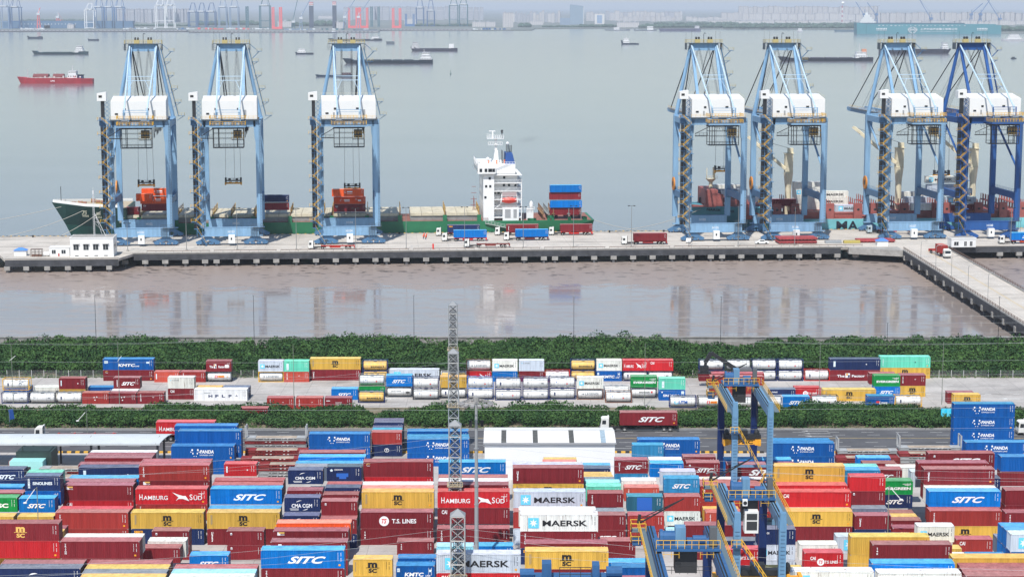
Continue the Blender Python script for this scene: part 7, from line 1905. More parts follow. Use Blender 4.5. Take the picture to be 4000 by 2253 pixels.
# ------------------------------------------------------------------ yard gantries, masts, sheds
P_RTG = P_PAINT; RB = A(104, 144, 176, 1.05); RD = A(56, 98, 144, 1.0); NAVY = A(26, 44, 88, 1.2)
def rtg(name, label, xl, xr, yn, yf, zt, zleg=0, col=RB, far=NAVY, ytr=None, sprd=None, detail=True, tw=4.0, hw=(4.2, 6.0)):
    """rubber tyred gantry: girders run away from the viewer between near legs at yn and far legs at yf"""
    o = thing('yard_gantry_crane', label, 'gantry crane', (xl, yn, 0), 0); Wd = xr-xl; D = yf-yn
    for x in (0, Wd):
        m = MB(); m.bar((x, 0, zleg+1.5), (x, 0, zt-.2), 1.0, .9, up=(0, 1, 0)); m.box(x-.42, x+.42, -.5, .5, zt-1.7, zt+.9); lg = m.build('leg', P_RTG, o, col)
        m = MB()
        for k in range(int((zt-4)/.55)): m.bar((x-.3, -.5, 3+k*.55), (x+.3, -.5, 3+k*.55), .05)
        m.build('ladder', mat('ladder_blue', (.10, .2, .32), .6), lg)
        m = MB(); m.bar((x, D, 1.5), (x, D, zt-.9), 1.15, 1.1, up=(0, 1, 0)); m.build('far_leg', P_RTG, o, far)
        m = MB(); m.box(x-.55, x+.55, .5, D-.6, zt-1.5, zt); m.build('girder', P_RTG, o, col)
        m = MB(); m.box(x-.08, x+.08, .6, D-.6, zt+.005, zt+.12); m.box(x-.48, x-.3, .6, D-.6, zt+.005, zt+.06); m.build('trolley_rail', DARK, o)
        s = -1 if x == 0 else 1; xx = x+s*.62; xo = x+s*1.5
        m = MB(); m.box(min(xx, xo), max(xx, xo), -.5, D+1, zt-.75, zt-.68, 0); m.rail([(xo, -.5, zt-.7), (xo, D+1, zt-.7)], 1.1, .06, 1.3, 1); m.build('walkway', [mat('rtg_grating', (.12, .17, .2), .7), M_YEL], o)
    m = MB(); m.bar((.5, 0, zt*.52), (Wd-.5, 0, zt*.52), .35, .35); m.build('cross_tube', P_RTG, o, col)
    m = MB(); m.box(.6, Wd-.6, D-.4, D+.4, 3.2, 4.3); m.build('far_tie', P_RTG, o, far)
    for y, c in ((0, col), (D, far)):
        m = MB(); m.box(-1.6, Wd+1.6, y-.45, y+.45, .9, 1.7); b = m.build('bogie_beam', P_RTG, o, c)
        for x in (-.9, .9, Wd-.9, Wd+.9): m = MB(); m.tube((x, y-.3, .75), (x, y+.3, .75), .75, 12); m.build('tyre', RUBBER, o)
    # zigzag stair on the near side, from the left leg down to the right one
    m = MB(); a = Vector((.6, -.6, zt*.80)); b = Vector((Wd-.9, -.6, zt*.42)); c = Vector((2.2, -.6, zt*.13))
    for p, q in ((a, b), (b, c)):
        m.bar(p, q, .8, .16, 0)
        for yy in (-.4, .4):
            m.bar(p+Vector((0, yy, 1)), q+Vector((0, yy, 1)), .07, .07, 1); m.bar(p+Vector((0, yy, .5)), q+Vector((0, yy, .5)), .05, .05, 1)
            for t in range(9): r = p.lerp(q, t/8)+Vector((0, yy, 0)); m.bar(r, r+Vector((0, 0, 1)), .06, .06, 1)
    m.box(-.9, .6, -1.2, -.45, zt*.8-.1, zt*.8, 0); m.rail([(-.9, -1.2, zt*.8), (.6, -1.2, zt*.8)], 1.1, .07, .7, 1); m.box(Wd-1.2, Wd+.9, -1.3, -.5, zt*.42-.1, zt*.42, 0); m.rail([(Wd-1.2, -1.3, zt*.42), (Wd+.9, -1.3, zt*.42)], 1.1, .07, .7, 1)
    m.build('stair', [P_RTG, M_YEL], o, A(52, 80, 118))
    # far corner platform and folding power arm
    m = MB(); m.box(-2.6, -.6, D-.6, D+1.6, zt-.9, zt-.8, 0); 
    for z in (zt-.8, zt-2.6): m.rail([(-.6, D-.6, z), (-2.6, D-.6, z), (-2.6, D+1.6, z), (-.6, D+1.6, z)], 1.1, .08, .8, 1)
    m.box(-2.4, -1.2, D, D+1.2, zt-3.0, zt-1.9, 2); m.build('end_platform', [mat('rtg_grating', (1,)*4), M_YEL, P_RTG], o, RD)
    m = MB(); p = Vector((-1.6, D+.5, zt)); q = p+Vector((6.4, 1.5, 3.2)); m.bar(p, q, .22, .16, w2=.12); m.bar(p+Vector((0, 0, .6)), q, .09, .09); m.bar(p, p+Vector((.2, 0, 1.3)), .4)
    for k in range(7): t = k/7; m.bar(p.lerp(q, t)+Vector((0, 0, .5*(1-t))), p.lerp(q, t+.1), .07)
    m.build('power_arm', M_BLK, o)
    # trolley
    y0 = ytr if ytr is not None else D*.8; y1 = y0+tw
    m = MB(); m.box(-.2, Wd+.2, y0, y1, zt+.35, zt+.6, 0); m.rail([(-.2, y0-.3, zt+.6), (Wd+.2, y0-.3, zt+.6)], 1.15, .07, .9, 1); m.box(-.2, Wd+.2, y0-.5, y0, zt+.3, zt+.5, 0); m.rail([(-.2, y0-.4, zt-.6), (Wd*.35, y0-.4, zt-.6)], 1.0, .06, .8, 1); m.rail([(Wd*.7, y0-.4, zt-.6), (Wd+.2, y0-.4, zt-.6)], 1.0, .06, .8, 1); m.build('trolley_deck', [P_RTG, M_YEL], o, RD)
    m = MB(); m.box(Wd*.30, Wd*.47, y0+.8, y0+2.6, zt+.6, zt+3.1); m.build('machine_cabinet', P_RTG, o, RB)
    m = MB(); m.tube((Wd*.10, y0+1.9, zt+1.5), (Wd*.30, y0+1.9, zt+1.5), .95, 12); m.tube((Wd*.05, y0+1.9, zt+1.5), (Wd*.1, y0+1.9, zt+1.5), 1.15, 12); m.box(Wd*.08, Wd*.3, y0+1.1, y0+2.9, zt+.6, zt+1.2); m.build('hoist_drum', P_RTG, o, RD)
    m = MB(); m.tube((Wd*.6, y0+2, zt+1.2), (Wd*.82, y0+2, zt+1.2), .6, 12); m.box(Wd*.5, Wd*.68, y0+.9, y0+2.8, zt+.6, zt+1.3); m.build('motor', P_RTG, o, RD)
    m = MB(); m.box(Wd*.86, Wd*.98, y0+.3, y0+1.3, zt+.6, zt+3.3); m.build('control_cabinet', mat('cabinet_grey', (.10, .11, .12), .6) if far is NAVY else P_RTG, o, RD)
    m = MB(); m.box(Wd*.30, Wd*.66, y0+.6, y0+3.2, zt-2.9, zt+.3, 0); m.rail([(Wd*.1, y0-.2, zt-2.8), (Wd*.9, y0-.2, zt-2.8)], 1.0, .06, 1, 1); m.build('under_trolley_gear', [mat('gear_black', (.03, .032, .036), .7), M_BLK], o)  # near-black gear block slung under the trolley
    if detail:
        m = MB(); m.box(Wd*.33, Wd*.64, y0-1.0, y0+1.2, zt-4.4, zt-1.2); cb = m.build('operator_cab', M_HOUSE, o)
        m = MB(); m.box(Wd*.37, Wd*.61, y0-1.06, y0-1.01, zt-2.4, zt-1.5); m.box(Wd*.37, Wd*.61, y0-1.06, y0-1.01, zt-3.9, zt-2.65); m.build('window', M_WINDOW, cb)
        m = MB(); m.box(Wd*.27, Wd*.38, y0-1.3, y0-.7, zt-.3, zt+.6); m.tube((Wd*.325, y0-1.34, zt+.15), (Wd*.325, y0-1.3, zt+.15), .28, 10, 1); m.build('air_conditioner', [M_WHITE, M_BLK], o)
    if sprd:
        zs, ys = sprd; s = thing('lifting_spreader', label.replace('yard gantry', 'lifting beam of the yard gantry').split(' with ')[0] if False else sprd_labels.pop(0), 'spreader', (xl+Wd/2, yn+ys, zs), 0)
        ha, hb_ = hw; m = MB(); m.box(-ha, ha, -.5, .5, 0, .9); m.box(-hb_, -ha, -.35, .35, .15, .75); m.box(ha, hb_, -.35, .35, .15, .75)
        for q in (-1, 1): m.box(q*hb_-.25, q*hb_+.25, -1.2, 1.2, -.1, 1.0); m.box(q*ha-.35, q*ha+.35, -.7, .7, -.1, 1.1)
        m.build('beam', mat('spreader_yellow', A(224, 156, 34, 1.3), .5, var=.2), s)
        m = MB(); m.box(-3.4, 3.4, -.7, .7, 1.0, 1.8); m.box(-1.0, 1.0, -.8, .8, 1.8, 2.6)
        for q in (-1, 1): m.ell((q*ha, 0, 1.9), .5, .5, .9)
        m.build('head_block', M_BLK, s)
        a = MB(); put_text(a, 'ZPMC', .2, .45, 3.6, .62, -.52, 0, bold=.035); a.build('lettering', INK['K'], s)
        m = MB()
        for q in (-3.2, -2.9, 2.9, 3.2): m.bar((q, 0, 1.8), (q*.8, 0, zt-zs), .06)
        m.build('hoist_rope', M_BLK, s)
    return o
sprd_labels = ['yellow lifting beam with black lettering under the farthest yard gantry, before the road', 'yellow lifting beam with black lettering under the middle yard gantry, above a pink roof', 'yellow lifting beam under the nearest yard gantry, cut by the bottom edge']
# positions from leg tops: near-leg tops and far-leg tops in the photograph
def XZ(px, py, Y): return XP(px, Y, HZ(py, Y)), HZ(py, Y)
def place_rtg(label, pn, pf, zt, cols, trf, sp, detail=True, tw=4.0, hw=(4.2, 6.0)):
    (ax, ay), (bx, by) = pn; Yn = W((ax+bx)/2, (ay+by)/2, zt)[1]; Yf = W(pf[0], pf[1], zt-.5)[1]
    xa, xb = XP(ax, Yn, zt), XP(bx, Yn, zt); print(label[:30], round(Yn, 1), round(Yf, 1), round(xa, 1), round(xb, 1))
    return rtg('x', label, xa, xb, Yn, Yf, zt, col=cols[0], far=cols[1], ytr=(Yf-Yn)*trf, sprd=sp, detail=detail, tw=tw, hw=hw)
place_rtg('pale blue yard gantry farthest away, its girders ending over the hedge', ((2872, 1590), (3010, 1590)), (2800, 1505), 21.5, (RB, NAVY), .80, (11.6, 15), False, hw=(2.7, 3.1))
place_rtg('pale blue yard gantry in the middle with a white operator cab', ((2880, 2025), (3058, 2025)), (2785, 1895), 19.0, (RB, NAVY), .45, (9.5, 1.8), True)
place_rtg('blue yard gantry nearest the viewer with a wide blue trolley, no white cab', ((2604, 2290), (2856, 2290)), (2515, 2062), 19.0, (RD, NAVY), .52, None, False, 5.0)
# tops of a further gantry just entering at the bottom edge
x, y = W(2215, 2240, 18.0); o = thing('yard_gantry_crane', 'blue gantry trolley tops just entering at the bottom edge, left of centre right', 'gantry crane', (x, y, 0))
m = MB(); m.box(-6, 7, -2, 2, 17.0, 17.6); m.box(-3.2, -2.0, -1, 1, 17.6, 19.6); m.box(3.2, 4.1, -1, 1, 17.6, 19.4); m.tube((5, 0, 18.3), (7, 0, 18.3), .7, 10); m.tube((-6, 0, 18.1), (-4.2, 0, 18.1), .6, 10); m.box(-6.4, -5.6, -.5, .5, 0, 17); m.box(6.4, 7.2, -.5, .5, 0, 17); m.build('trolley', P_RTG, o, RD)
m = MB(); m.rail([(-1, -1.8, 17.6), (3, -1.8, 17.6)], 1.8, .08, 1.3); m.build('trolley_rail', M_BLK, o)
# ---- reach stacker behind the far yard gantry: dark jib over the tank containers
x, y = W(2856, 1490, 0); o = thing('reach_stacker', 'black-jibbed reach stacker raising its empty gripper over the tank containers', 'reach stacker', (x, y+4, 0))
jx = lambda px, py, Y: (XP(px, Y, HZ(py, Y))-x, Y-y-4, HZ(py, Y))
Yr = y-6
m = MB(); m.bar(jx(2880, 1445, Yr), jx(2778, 1377, Yr), .9, 1.0, w2=.7, h2=.8); m.build('jib', M_BLK, o)
m = MB(); p = Vector(jx(2778, 1377, Yr)); m.bar(p, p+Vector((-1.4, 0, -2.4)), .9, .9); m.box(p.x-2.6, p.x-.6, p.y-.9, p.y+.9, p.z-4.4, p.z-3.2); m.box(p.x-3.0, p.x+.8, p.y-1.0, p.y+1.0, p.z-5.0, p.z-4.6); m.box(p.x-1.6, p.x-1.0, p.y-.4, p.y+.4, p.z-3.4, p.z-2); m.build('gripper', M_BLK, o)
m = MB(); m.box(-3, 5, -7, -4.2, .9, 2.6); m.box(1, 4.6, -6.9, -4.3, 2.6, 3.6); m.build('chassis', mat('stacker_grey', (.12, .12, .13), .6), o)
for dx in (-2, 3.4): m = MB(); m.tube((dx, -7.2, .9), (dx, -4.0, .9), .9, 14); m.build('wheel', RUBBER, o)
# ---- lattice masts standing in line, cables between them
def lattice(i, px, yt, wpx, h, label):
    s = wpx/2.0; Y = None
    x, y = W(px, yt, h); o = thing('lattice_mast', label, 'mast', (x, y, 0), 0, 'lattice masts in line'); a = 1.0; M = mat('mast_galvanised', (.42, .43, .43), .55, .35, var=.15); M2 = mat('mast_pale', (.62, .60, .56), .6)
    m = MB()
    for sx in (-a, a):
        for sy in (-a, a): m.bar((sx, sy, 0), (sx, sy, h-1.0), .17, .17, 0)
    n = int((h-1.0)/1.75); dz = (h-1.0)/n
    for k in range(n):
        z0, z1 = k*dz, (k+1)*dz
        for (p, q) in (((-a, -a), (a, -a)), ((a, -a), (a, a)), ((a, a), (-a, a)), ((-a, a), (-a, -a))):
            m.bar((p[0], p[1], z1), (q[0], q[1], z1), .11, .11, 1 if k % 2 else 0); m.bar((p[0], p[1], z0), (q[0], q[1], z1), .09, .09, 0); m.bar((q[0], q[1], z0), (p[0], p[1], z1), .09, .09, 0)
        m.bar((-a, -a, z1), (a, a, z1), .06, .06, 0)
    m.build('lattice', [M, M2], o)
    m = MB(); m._a([(-a*1.1, -a*1.1, h-.9), (a*1.1, -a*1.1, h-.9), (a*1.1, a*1.1, h-.9), (-a*1.1, a*1.1, h-.9), (0, 0, h)], [(0, 1, 4), (1, 2, 4), (2, 3, 4), (3, 0, 4), (3, 2, 1, 0)], 0); m.build('cap', mat('cap_grey', (.26, .27, .28), .5), o)
    m = MB()
    for k in range(6): m.bar((-.6+.24*k, -.3, 0), (-.6+.24*k, -.3, h-2), .1, .1)
    for k in range(n): m.bar((-a, -a*.6, k*dz), (a, a*.5, (k+1)*dz), .08); m.bar((a, -a*.2, k*dz), (-a, a*.8, (k+1)*dz), .08)
    m.build('conduits', mat('conduit_dark', (.05, .05, .055), .7), o)
    m = MB(); m.rail([(-1.3, -1.3, h*.45), (1.3, -1.3, h*.45)], .8, .07, .8); m.box(-1.3, 1.3, -1.3, 1.3, h*.45-.08, h*.45); m.build('platform', mat('mast_tan', (.52, .42, .27), .6), o)
    return Vector((x, y, 0))
mp = [lattice(0, 1769, 1176, 33, 21, 'farthest lattice mast, its top before the muddy water'), lattice(1, 1771, 1360, 40, 21.5, 'second lattice mast, capped just above the tank yard'), lattice(2, 1777, 1638, 46, 20.5, 'third lattice mast, capped at the road hedge, tan platform'), lattice(3, 1788, 1985, 54, 18.5, 'nearest lattice mast standing before a light grey container')]
def wire(a, b, sag, r=.017):
    m = MB(); a = Vector(a); b = Vector(b); n = 14; m.path([a.lerp(b, i/n)-Vector((0, 0, sag*4*(i/n)*(1-i/n))) for i in range(n+1)], r, 3); tag(m.build('overhead_wire', mat('wire_pale', (.42, .45, .45), .5)), 'thin pale overhead wire strung across the yard', 'wire', 'overhead wires across the yard')
for k, (p, h) in enumerate(zip(mp, (21, 21.5, 20.5, 18.5))):
    for dz in (3.0, 4.0): wire(p+Vector((-1, 0, h-dz)), (-185, p.y-10, h-dz+1), 4+dz*.5); wire(p+Vector((1, 0, h-dz)), (185, p.y-10, h-dz+1), 4+dz*.5)
    wire(p+Vector((-1, 0, h-6.5)), (-185, p.y-4, h-7), 3); wire(p+Vector((1, 0, h-6.5)), (185, p.y-4, h-7), 3)
for Y, z in ((442, 16), (443, 13.5), (405, 14), (402, 11.5), (470, 13), (345, 17.5), (346, 16.2), (330, 16)): wire((-190, Y, z), (190, Y, z+.6), 1.2)
# ---- tall floodlight mast
x, y = W(1860, 1556, 29.0); o = thing('floodlight_mast', 'tall grey floodlight column with a ring of lamps at its head', 'light mast', (x, y, 0))
m = MB(); m.tube((0, 0, 0), (0, 0, 15), .36, 12, 0, .3); m.tube((0, 0, 15), (0, 0, 29), .28, 12, 0, .2)
for z in (6, 12, 15, 21): m.tube((0, 0, z), (0, 0, z+.12), .38, 12)
m.build('column', mat('column_steel', (.36, .38, .39), .45, .3), o)
m = MB(); nn = 16
for k in range(nn):
    a, b = 2*math.pi*k/nn, 2*math.pi*(k+1)/nn; m.bar((1.7*math.cos(a), 1.7*math.sin(a), 28.6), (1.7*math.cos(b), 1.7*math.sin(b), 28.6), .1)
    if k % 4 == 0: m.bar((0, 0, 28.8), (1.7*math.cos(a), 1.7*math.sin(a), 28.6), .09)
m.tube((0, 0, 28.5), (0, 0, 29.3), .5, 8); m.build('lamp_ring', mat('ring_grey', (.30, .29, .28), .6), o)
for k in range(14):
    a = 2*math.pi*k/14; m = MB(); c_ = Vector((2.0*math.cos(a), 2.0*math.sin(a), 28.35)); m.bar(c_, c_+Vector((.7*math.cos(a), .7*math.sin(a), -.25)), .6, .35); m.build('floodlight', mat('lamp_body', (.33, .32, .31), .5, .2), o)
m = MB()
for s in (-1, 1): m.bar((0, 0, 25.0), (s*.9, 0, 25.1), .1); m.box(s*.9-.25, s*.9+.25, -.3, .3, 24.6, 25.5)
m.build('side_lamps', DARK, o)
# ---- street lamp posts in the yard and along the flood wall
for i, (px, yt, yb, arm) in enumerate([(377, 1155, 1376, 0), (994, 1155, 1378, 0), (1618, 1155, 1408, 0), (2241, 1160, 1382, 0), (2814, 1160, 1372, 0), (3464, 1262, 1380, 0), (3897, 1160, 1370, 0)]):
    x, y = W(px, yb, 3); h = HZ(yt, y); o = thing('lamp_post', ['first', 'second', 'third', 'fourth', 'fifth', 'sixth', 'seventh'][i] + ' thin pole from the left rising out of the bushes by the flood wall', 'lamp post', (x, y, 0), 0, 'poles along the flood wall')
    m = MB(); m.tube((0, 0, 0), (0, 0, h), .09, 6, 0, .05); m.build('pole', DARK, o); m = MB(); m.box(-.25, .25, -.12, .12, h, h+.12); m.build('lamp_head', STEEL, o)
for i, (px, yt, yb, ax_, ay_, bx_, by_) in enumerate([(52, 1345, 1576, 37, 1408, 60, 1389), (467, 1335, 1578, 460, 1410, 474, 1390), (1149, 1343, 1598, 0, 0, 0, 0), (2518, 1340, 1590, 0, 0, 0, 0), (3199, 1335, 1580, 3188, 1600, 3214, 1632), (3678, 1335, 1580, 3653, 1598, 3680, 1620)]):
    x, y = W(px, yb, 0); h = HZ(yt, y); o = thing('lamp_post', ['leftmost', 'second from the left', 'third from the left', 'third from the right', 'second from the right', 'rightmost'][i] + ' thin tall pole between tank yard and hedge', 'lamp post', (x, y, 0), 0, 'poles between tank yard and hedge')
    m = MB(); m.tube((0, 0, 0), (0, 0, h), .085, 6, 0, .05); m.build('pole', mat('pole_olive', (.22, .24, .2), .6), o)
    if ax_:
        p, q = jx2 = (Vector((XP(ax_, y-1, HZ(ay_, y-1))-x, -1, HZ(ay_, y-1))), Vector((XP(bx_, y-1, HZ(by_, y-1))-x, -1, HZ(by_, y-1)))); m = MB(); m.bar(p, q, .13, .1); m.bar((0, 0, min(p.z, q.z)), p.lerp(q, .5), .05); m.build('lamp_arm', M_WHITE, o)
for i, (ax_, ay_, bx_, by_, Y) in enumerate([(98, 1963, 135, 1910, 300), (303, 1643, 332, 1610, 392), (3480, 1905, 3520, 1950, 306)]):
    p, q = Vector((XP(ax_, Y, HZ(ay_, Y)), Y, HZ(ay_, Y))), Vector((XP(bx_, Y, HZ(by_, Y)), Y, HZ(by_, Y))); b = q if q.z > p.z else p; e = p if q.z > p.z else q
    o = thing('street_lamp', ['white lamp arm over the stacks at lower left', 'white lamp arm before the hedge at left', 'white lamp arm over the green and navy stack at right'][i], 'street lamp', (b.x, Y+1.5, 0))
    m = MB(); m.bar((0, -1.5, b.z), e-Vector((b.x, Y+1.5, 0)), .14, .12); m.ell(e-Vector((b.x, Y+1.5, 0)), .35, .2, .15); m.build('lamp_arm', M_WHITE, o); m = MB(); m.tube((0, 0, 0), (0, 0, b.z), .07, 6); m.bar((0, 0, b.z-.1), (0, -1.5, b.z), .08); m.build('pole', mat('pole_olive', (1,)*4), o)
# hook-topped white vent pipes near the bottom edge
for i, (px, py) in enumerate([(2400, 2235), (2590, 2218), (2800, 1842)]):
    Y = (262, 270, 322)[i]; z = HZ(py, Y); x = XP(px, Y, z); o = thing('lamp_hook', ['white hooked lamp at the bottom edge left of the near gantry', 'white hooked lamp on the near gantry front', 'grey hooked lamp left of the middle gantry'][i], 'lamp', (x, Y, 0))
    m = MB(); m.path([(0, 0, z-12), (0, 0, z-.6), (-.2, 0, z-.15), (-.7, 0, z), (-1.4, 0, z-.05), (-1.8, 0, z-.3)], .14, 7); m.build('bent_pipe', STEEL if i == 2 else M_WHITE, o)
# ---- warehouse
x0, y0 = W(1893, 1727, 7.3); x1 = XP(2402, y0, 7.3); o = thing('warehouse', 'large plain white warehouse with dark skylight strips in its roof', 'building', (x0, y0, 0)); L_ = x1-x0; D = 13.0
m = MB(); m.box(0, L_, 0, D, 0, 7.2)
m._a([(0, 0, 7.2), (L_, 0, 7.2), (L_, D, 7.2), (0, D, 7.2), (0, D/2, 8.1), (L_, D/2, 8.1)], [(0, 3, 4), (1, 5, 2)])
for k in range(14): m.box(k*L_/14, k*L_/14+.05, -.03, 0, 0, 7.0)
m.build('wall', mat('cladding_white', (.84, .85, .86), .5, var=.06, scale=.12), o)
m = MB(); n = 60
for k in range(n):
    a, b = -.2+(L_+.4)*k/n, -.2+(L_+.4)*(k+1)/n; c_ = a+(b-a)*.8
    m.quad((a, -.3, 7.24), (c_, -.3, 7.24), (c_, D/2, 8.18), (a, D/2, 8.18)); m.quad((c_, -.3, 7.30), (b, -.3, 7.30), (b, D/2, 8.24), (c_, D/2, 8.24))
m.quad((-.2, D/2, 8.2), (L_+.2, D/2, 8.2), (L_+.2, D+.3, 7.24), (-.2, D+.3, 7.24)); m.build('roof', mat('sheet_roof_white', (.78, .77, .75), .55, var=.12, scale=.5), o)
m = MB(); m.box(-.25, L_+.25, -.42, -.3, 7.0, 7.3); m.build('gutter', mat('gutter_grey', (.35, .36, .38), .5), o)
for a, c_ in ((2057, 'k'), (2082, 'x'), (2199, 'k'), (2323, 'b')):
    if c_ == 'x': continue
    u = XP(a, y0, 7.3)-x0+1.2; m = MB(); m.quad((u, -.28, 7.33), (u+.95, -.28, 7.33), (u+.95, D/2, 8.27), (u, D/2, 8.27)); m.build('skylight', mat('skylight_dirty', (.10, .10, .09), .6, var=.5, scale=2) if c_ == 'k' else mat('skylight_blue', (.35, .45, .52), .5, var=.4, scale=2), o)
u = XP(1958, y0, 7.3)-x0; m = MB(); m.quad((u, -.28, 7.33), (u+.95, -.28, 7.33), (u+.95, D/2, 8.27), (u, D/2, 8.27)); m.build('skylight', mat('skylight_dirty', (1,)*4), o)
# ---- long station canopy at the left
x1, yf = W(612, 1733, 5.0); o = thing('gate_canopy', 'long pale curved station canopy running out of the left edge', 'canopy', (x1, yf, 0)); M = mat('canopy_sheet', (.60, .64, .65), .5, var=.1, scale=.3)
m = MB(); pr = [(0, 5.0), (2.2, 5.35), (4.5, 5.5), (6.8, 5.35), (8.6, 4.9)]
rings = [[(-75, a, z), (-75, a, z+.12), (.6+.18*a, a, z+.12), (.6+.18*a, a, z)] for a, z in pr]; m.loft(rings); m.box(-75, .6, -.08, 0, 4.75, 5.1); m.build('roof', M, o)
m = MB()
for k in range(6): m.bar((-k*13.5-.2, -.1, 5.05), (-k*13.5-.2, 4.5, 5.62), .12)
m.build('roof_seams', M_CAP, o)
for k in range(6):
    for yy in (.8, 7.6): m = MB(); m.box(-k*13-.2, -k*13+.2, yy-.2, yy+.2, 0, 4.95); m.build('column', mat('column_dark', (.06, .06, .065), .6), o)
for i, (px, yt, yb) in enumerate([(212, 1743, 1815), (237, 1743, 1815)]):
    Y = 366; x = XP(px, Y, 3); z = HZ(yt, Y); o = thing('gate_post', ['grey gate post', 'black gate post'][i] + ' standing before the canopy lane', 'post', (x, Y, 0)); m = MB(); m.box(-.16, .16, -.16, .16, 0, z); m.build('shaft', STEEL if i == 0 else DARK, o); m = MB(); m.box(-.25, .25, -.25, .25, 0, .25); m.build('foot', M_CAP, o)
# dark handling machine with a mint cabin, left
x, y = W(52, 1815, 0.6); y = 352; x = XP(52, y, 3); o = thing('mobile_machine', 'dark green mobile machine with a mint cabin between canopy and stacks', 'machine', (x, y, 0)); z1 = HZ(1817, y); z2 = HZ(1792, y-1)
m = MB(); k = 1/SC(y, 3); m.box(12*k, 150*k, 0, 5, .6, HZ(1765, y)); m.box(20*k, 140*k, .3, 4.5, HZ(1765, y), HZ(1762, y)); m.bar((33*k, 1, HZ(1765, y)), (33*k, 1, HZ(1747, y)), .2); m.build('housing', mat('machine_dark_green', (.025, .045, .04), .6, var=.3), o)
m = MB(); m.box(2*k, 130*k, -3, -.05, .6, z2); cb = m.build('mint_cabin', mat('mint_paint', A(150, 205, 200, 1.2), .5, var=.08), o); m = MB(); m.box(70*k, 84*k, -3.06, -3.01, z2-2.2, z2-1.0); m.build('window', M_WINDOW, cb); m = MB(); m.box(0, 2*k, -3, -.1, .6, z2); m.build('pink_end', mat('pink_end', A(215, 150, 150), .6), cb)
for dx in (20, 60, 110, 140): m = MB(); m.tube((dx*k, -3.2, .7), (dx*k, -2.6, .7), .7, 12); m.build('wheel', RUBBER, o)
# ---- stacks of folded flat racks
M_FR = mat('rack_red', A(122, 40, 40, 1.35), .7, var=.35, scale=.8); M_FG = mat('rack_grey', (.40, .41, .41), .6, var=.3, scale=.8); M_FW = mat('rack_wood', (.42, .34, .26), .85, var=.4, scale=.6)
RACK = {}
def rack_mesh(c):
    if c in RACK: return RACK[c]
    L_, h = 12.19, .62; hl = L_/2; P = M_FR if c == 'r' else M_FG
    m = MB(); m.box(-hl, hl, -WD, -WD+.15, .05, .2); m.box(-hl, hl, -WD, -WD+.15, .42, .58); m.box(-hl, hl, WD-.15, WD, .05, .58)
    for x in [(-hl+.1)+(L_-.4)*j/10 for j in range(11)]: m.box(x, x+.14, -WD+.02, WD-.02, .05, .5)
    m.box(-hl, -hl+2.0, -WD, WD, .25, .6); m.box(hl-2.0, hl, -WD, WD, .25, .6)
    for x in (-hl, hl-.3):
        for y in (-WD, WD-.3): m.box(x, x+.3, y, y+.3, 0, h)
    f = m.mesh('frame', [P]); m = MB(); m.box(-hl+2.05, hl-2.05, -WD+.18, WD-.18, .5, .56)
    for x in (-2.0, -1.2, 1.4, 2.2): m.box(x, x+.35, -WD-.01, -WD+.0, .42, .56, 1)
    RACK[c] = (f, m.mesh('floor', [M_FW, mat('rack_label', (.72, .7, .66), .6)])); return RACK[c]
def racks(px, py, n, seq, where, posts=False, dx=0):
    """px, py: left end and near edge of the top rack"""
    h = .66; Y = W(px, py, n*h)[1]; x = XP(px, Y, n*h)+6.1
    for k in range(min(n, 12)):
        f, fl = rack_mesh(seq[k % len(seq)]); z = (n-1-k)*h
        o = thing('flat_rack', ['topmost', 'second', 'third', 'fourth', 'fifth', 'sixth', 'seventh', 'eighth'][k] + ' flat rack down the pile ' + where, 'flat rack', (x+random.uniform(-.12, .12), Y+WD, z))
        put('frame', f, o); put('floor', fl, o)
        if posts and k == 0:
            m = MB()
            for s in (-1, 1):
                for yy in (-WD+.15, WD-.15): m.box(s*6.0-.15, s*6.0+.15, yy-.14, yy+.14, .6, 3.0)
                m.bar((s*6.0, -WD+.2, 2.9), (s*6.0, WD-.2, 2.9), .14)
            m.build('end_wall', M_FG, o)
racks(957, 1709, 7, 'grgr', 'behind the bright red short container, farthest pile', True)
racks(958, 1757, 5, 'rrgr', 'behind the bright red short container, middle pile')
racks(940, 1789, 5, 'rgrr', 'behind the bright red short container, nearest pile')
racks(1008, 1813, 4, 'rrgg', 'left of the navy container with white arcs')
racks(3272, 1759, 6, 'grgr', 'right of the royal blue pair, the farther pile', True)
racks(3267, 1787, 6, 'rrg', 'right of the royal blue pair, the nearer pile')
racks(3512, 1747, 7, 'grgr', 'left of the tall blue stack, the farther pile', True)
racks(3512, 1770, 7, 'rgg', 'left of the tall blue stack, the nearer pile')
racks(150, 1828, 6, 'grg', 'beside the mint cabin at far left')
racks(95, 1862, 5, 'grr', 'behind the navy container with Chinese characters')
# ---- road signs
x, y = W(3696, 1662, 0); z0, z1 = HZ(1625, y), HZ(1594, y); k = 1/SC(y, 3); o = thing('road_sign', 'bright cyan square road sign before the right hedge', 'sign', (x, y, 0))
m = MB(); m.box(-22*k, 22*k, -.08, 0, z0, z1); m.build('panel', mat('sign_cyan', A(20, 175, 215, 1.35), .5, var=.1), o); m = MB()
for j in range(7):
    for i_ in range(2): m.quad(((-19+i_*20)*k, -.085, z1-.3-j*.25), ((-19+i_*20+15-j % 3*3)*k, -.085, z1-.3-j*.25), ((-19+i_*20+15-j % 3*3)*k, -.085, z1-.18-j*.25), ((-19+i_*20)*k, -.085, z1-.18-j*.25))
m.build('lettering', mat('sign_letter', A(120, 215, 235, 1.2), .6), o); m = MB(); m.tube((-15*k, .1, 0), (-15*k, .1, z1), .07, 6); m.tube((15*k, .1, 0), (15*k, .1, z1), .07, 6); m.build('post', STEEL, o)
x, y = W(38, 1668, 0); o = thing('road_sign', 'dark blue angled road sign on a pole at the far left hedge', 'sign', (x, y, 0)); z0, z1 = HZ(1640, y), HZ(1600, y)
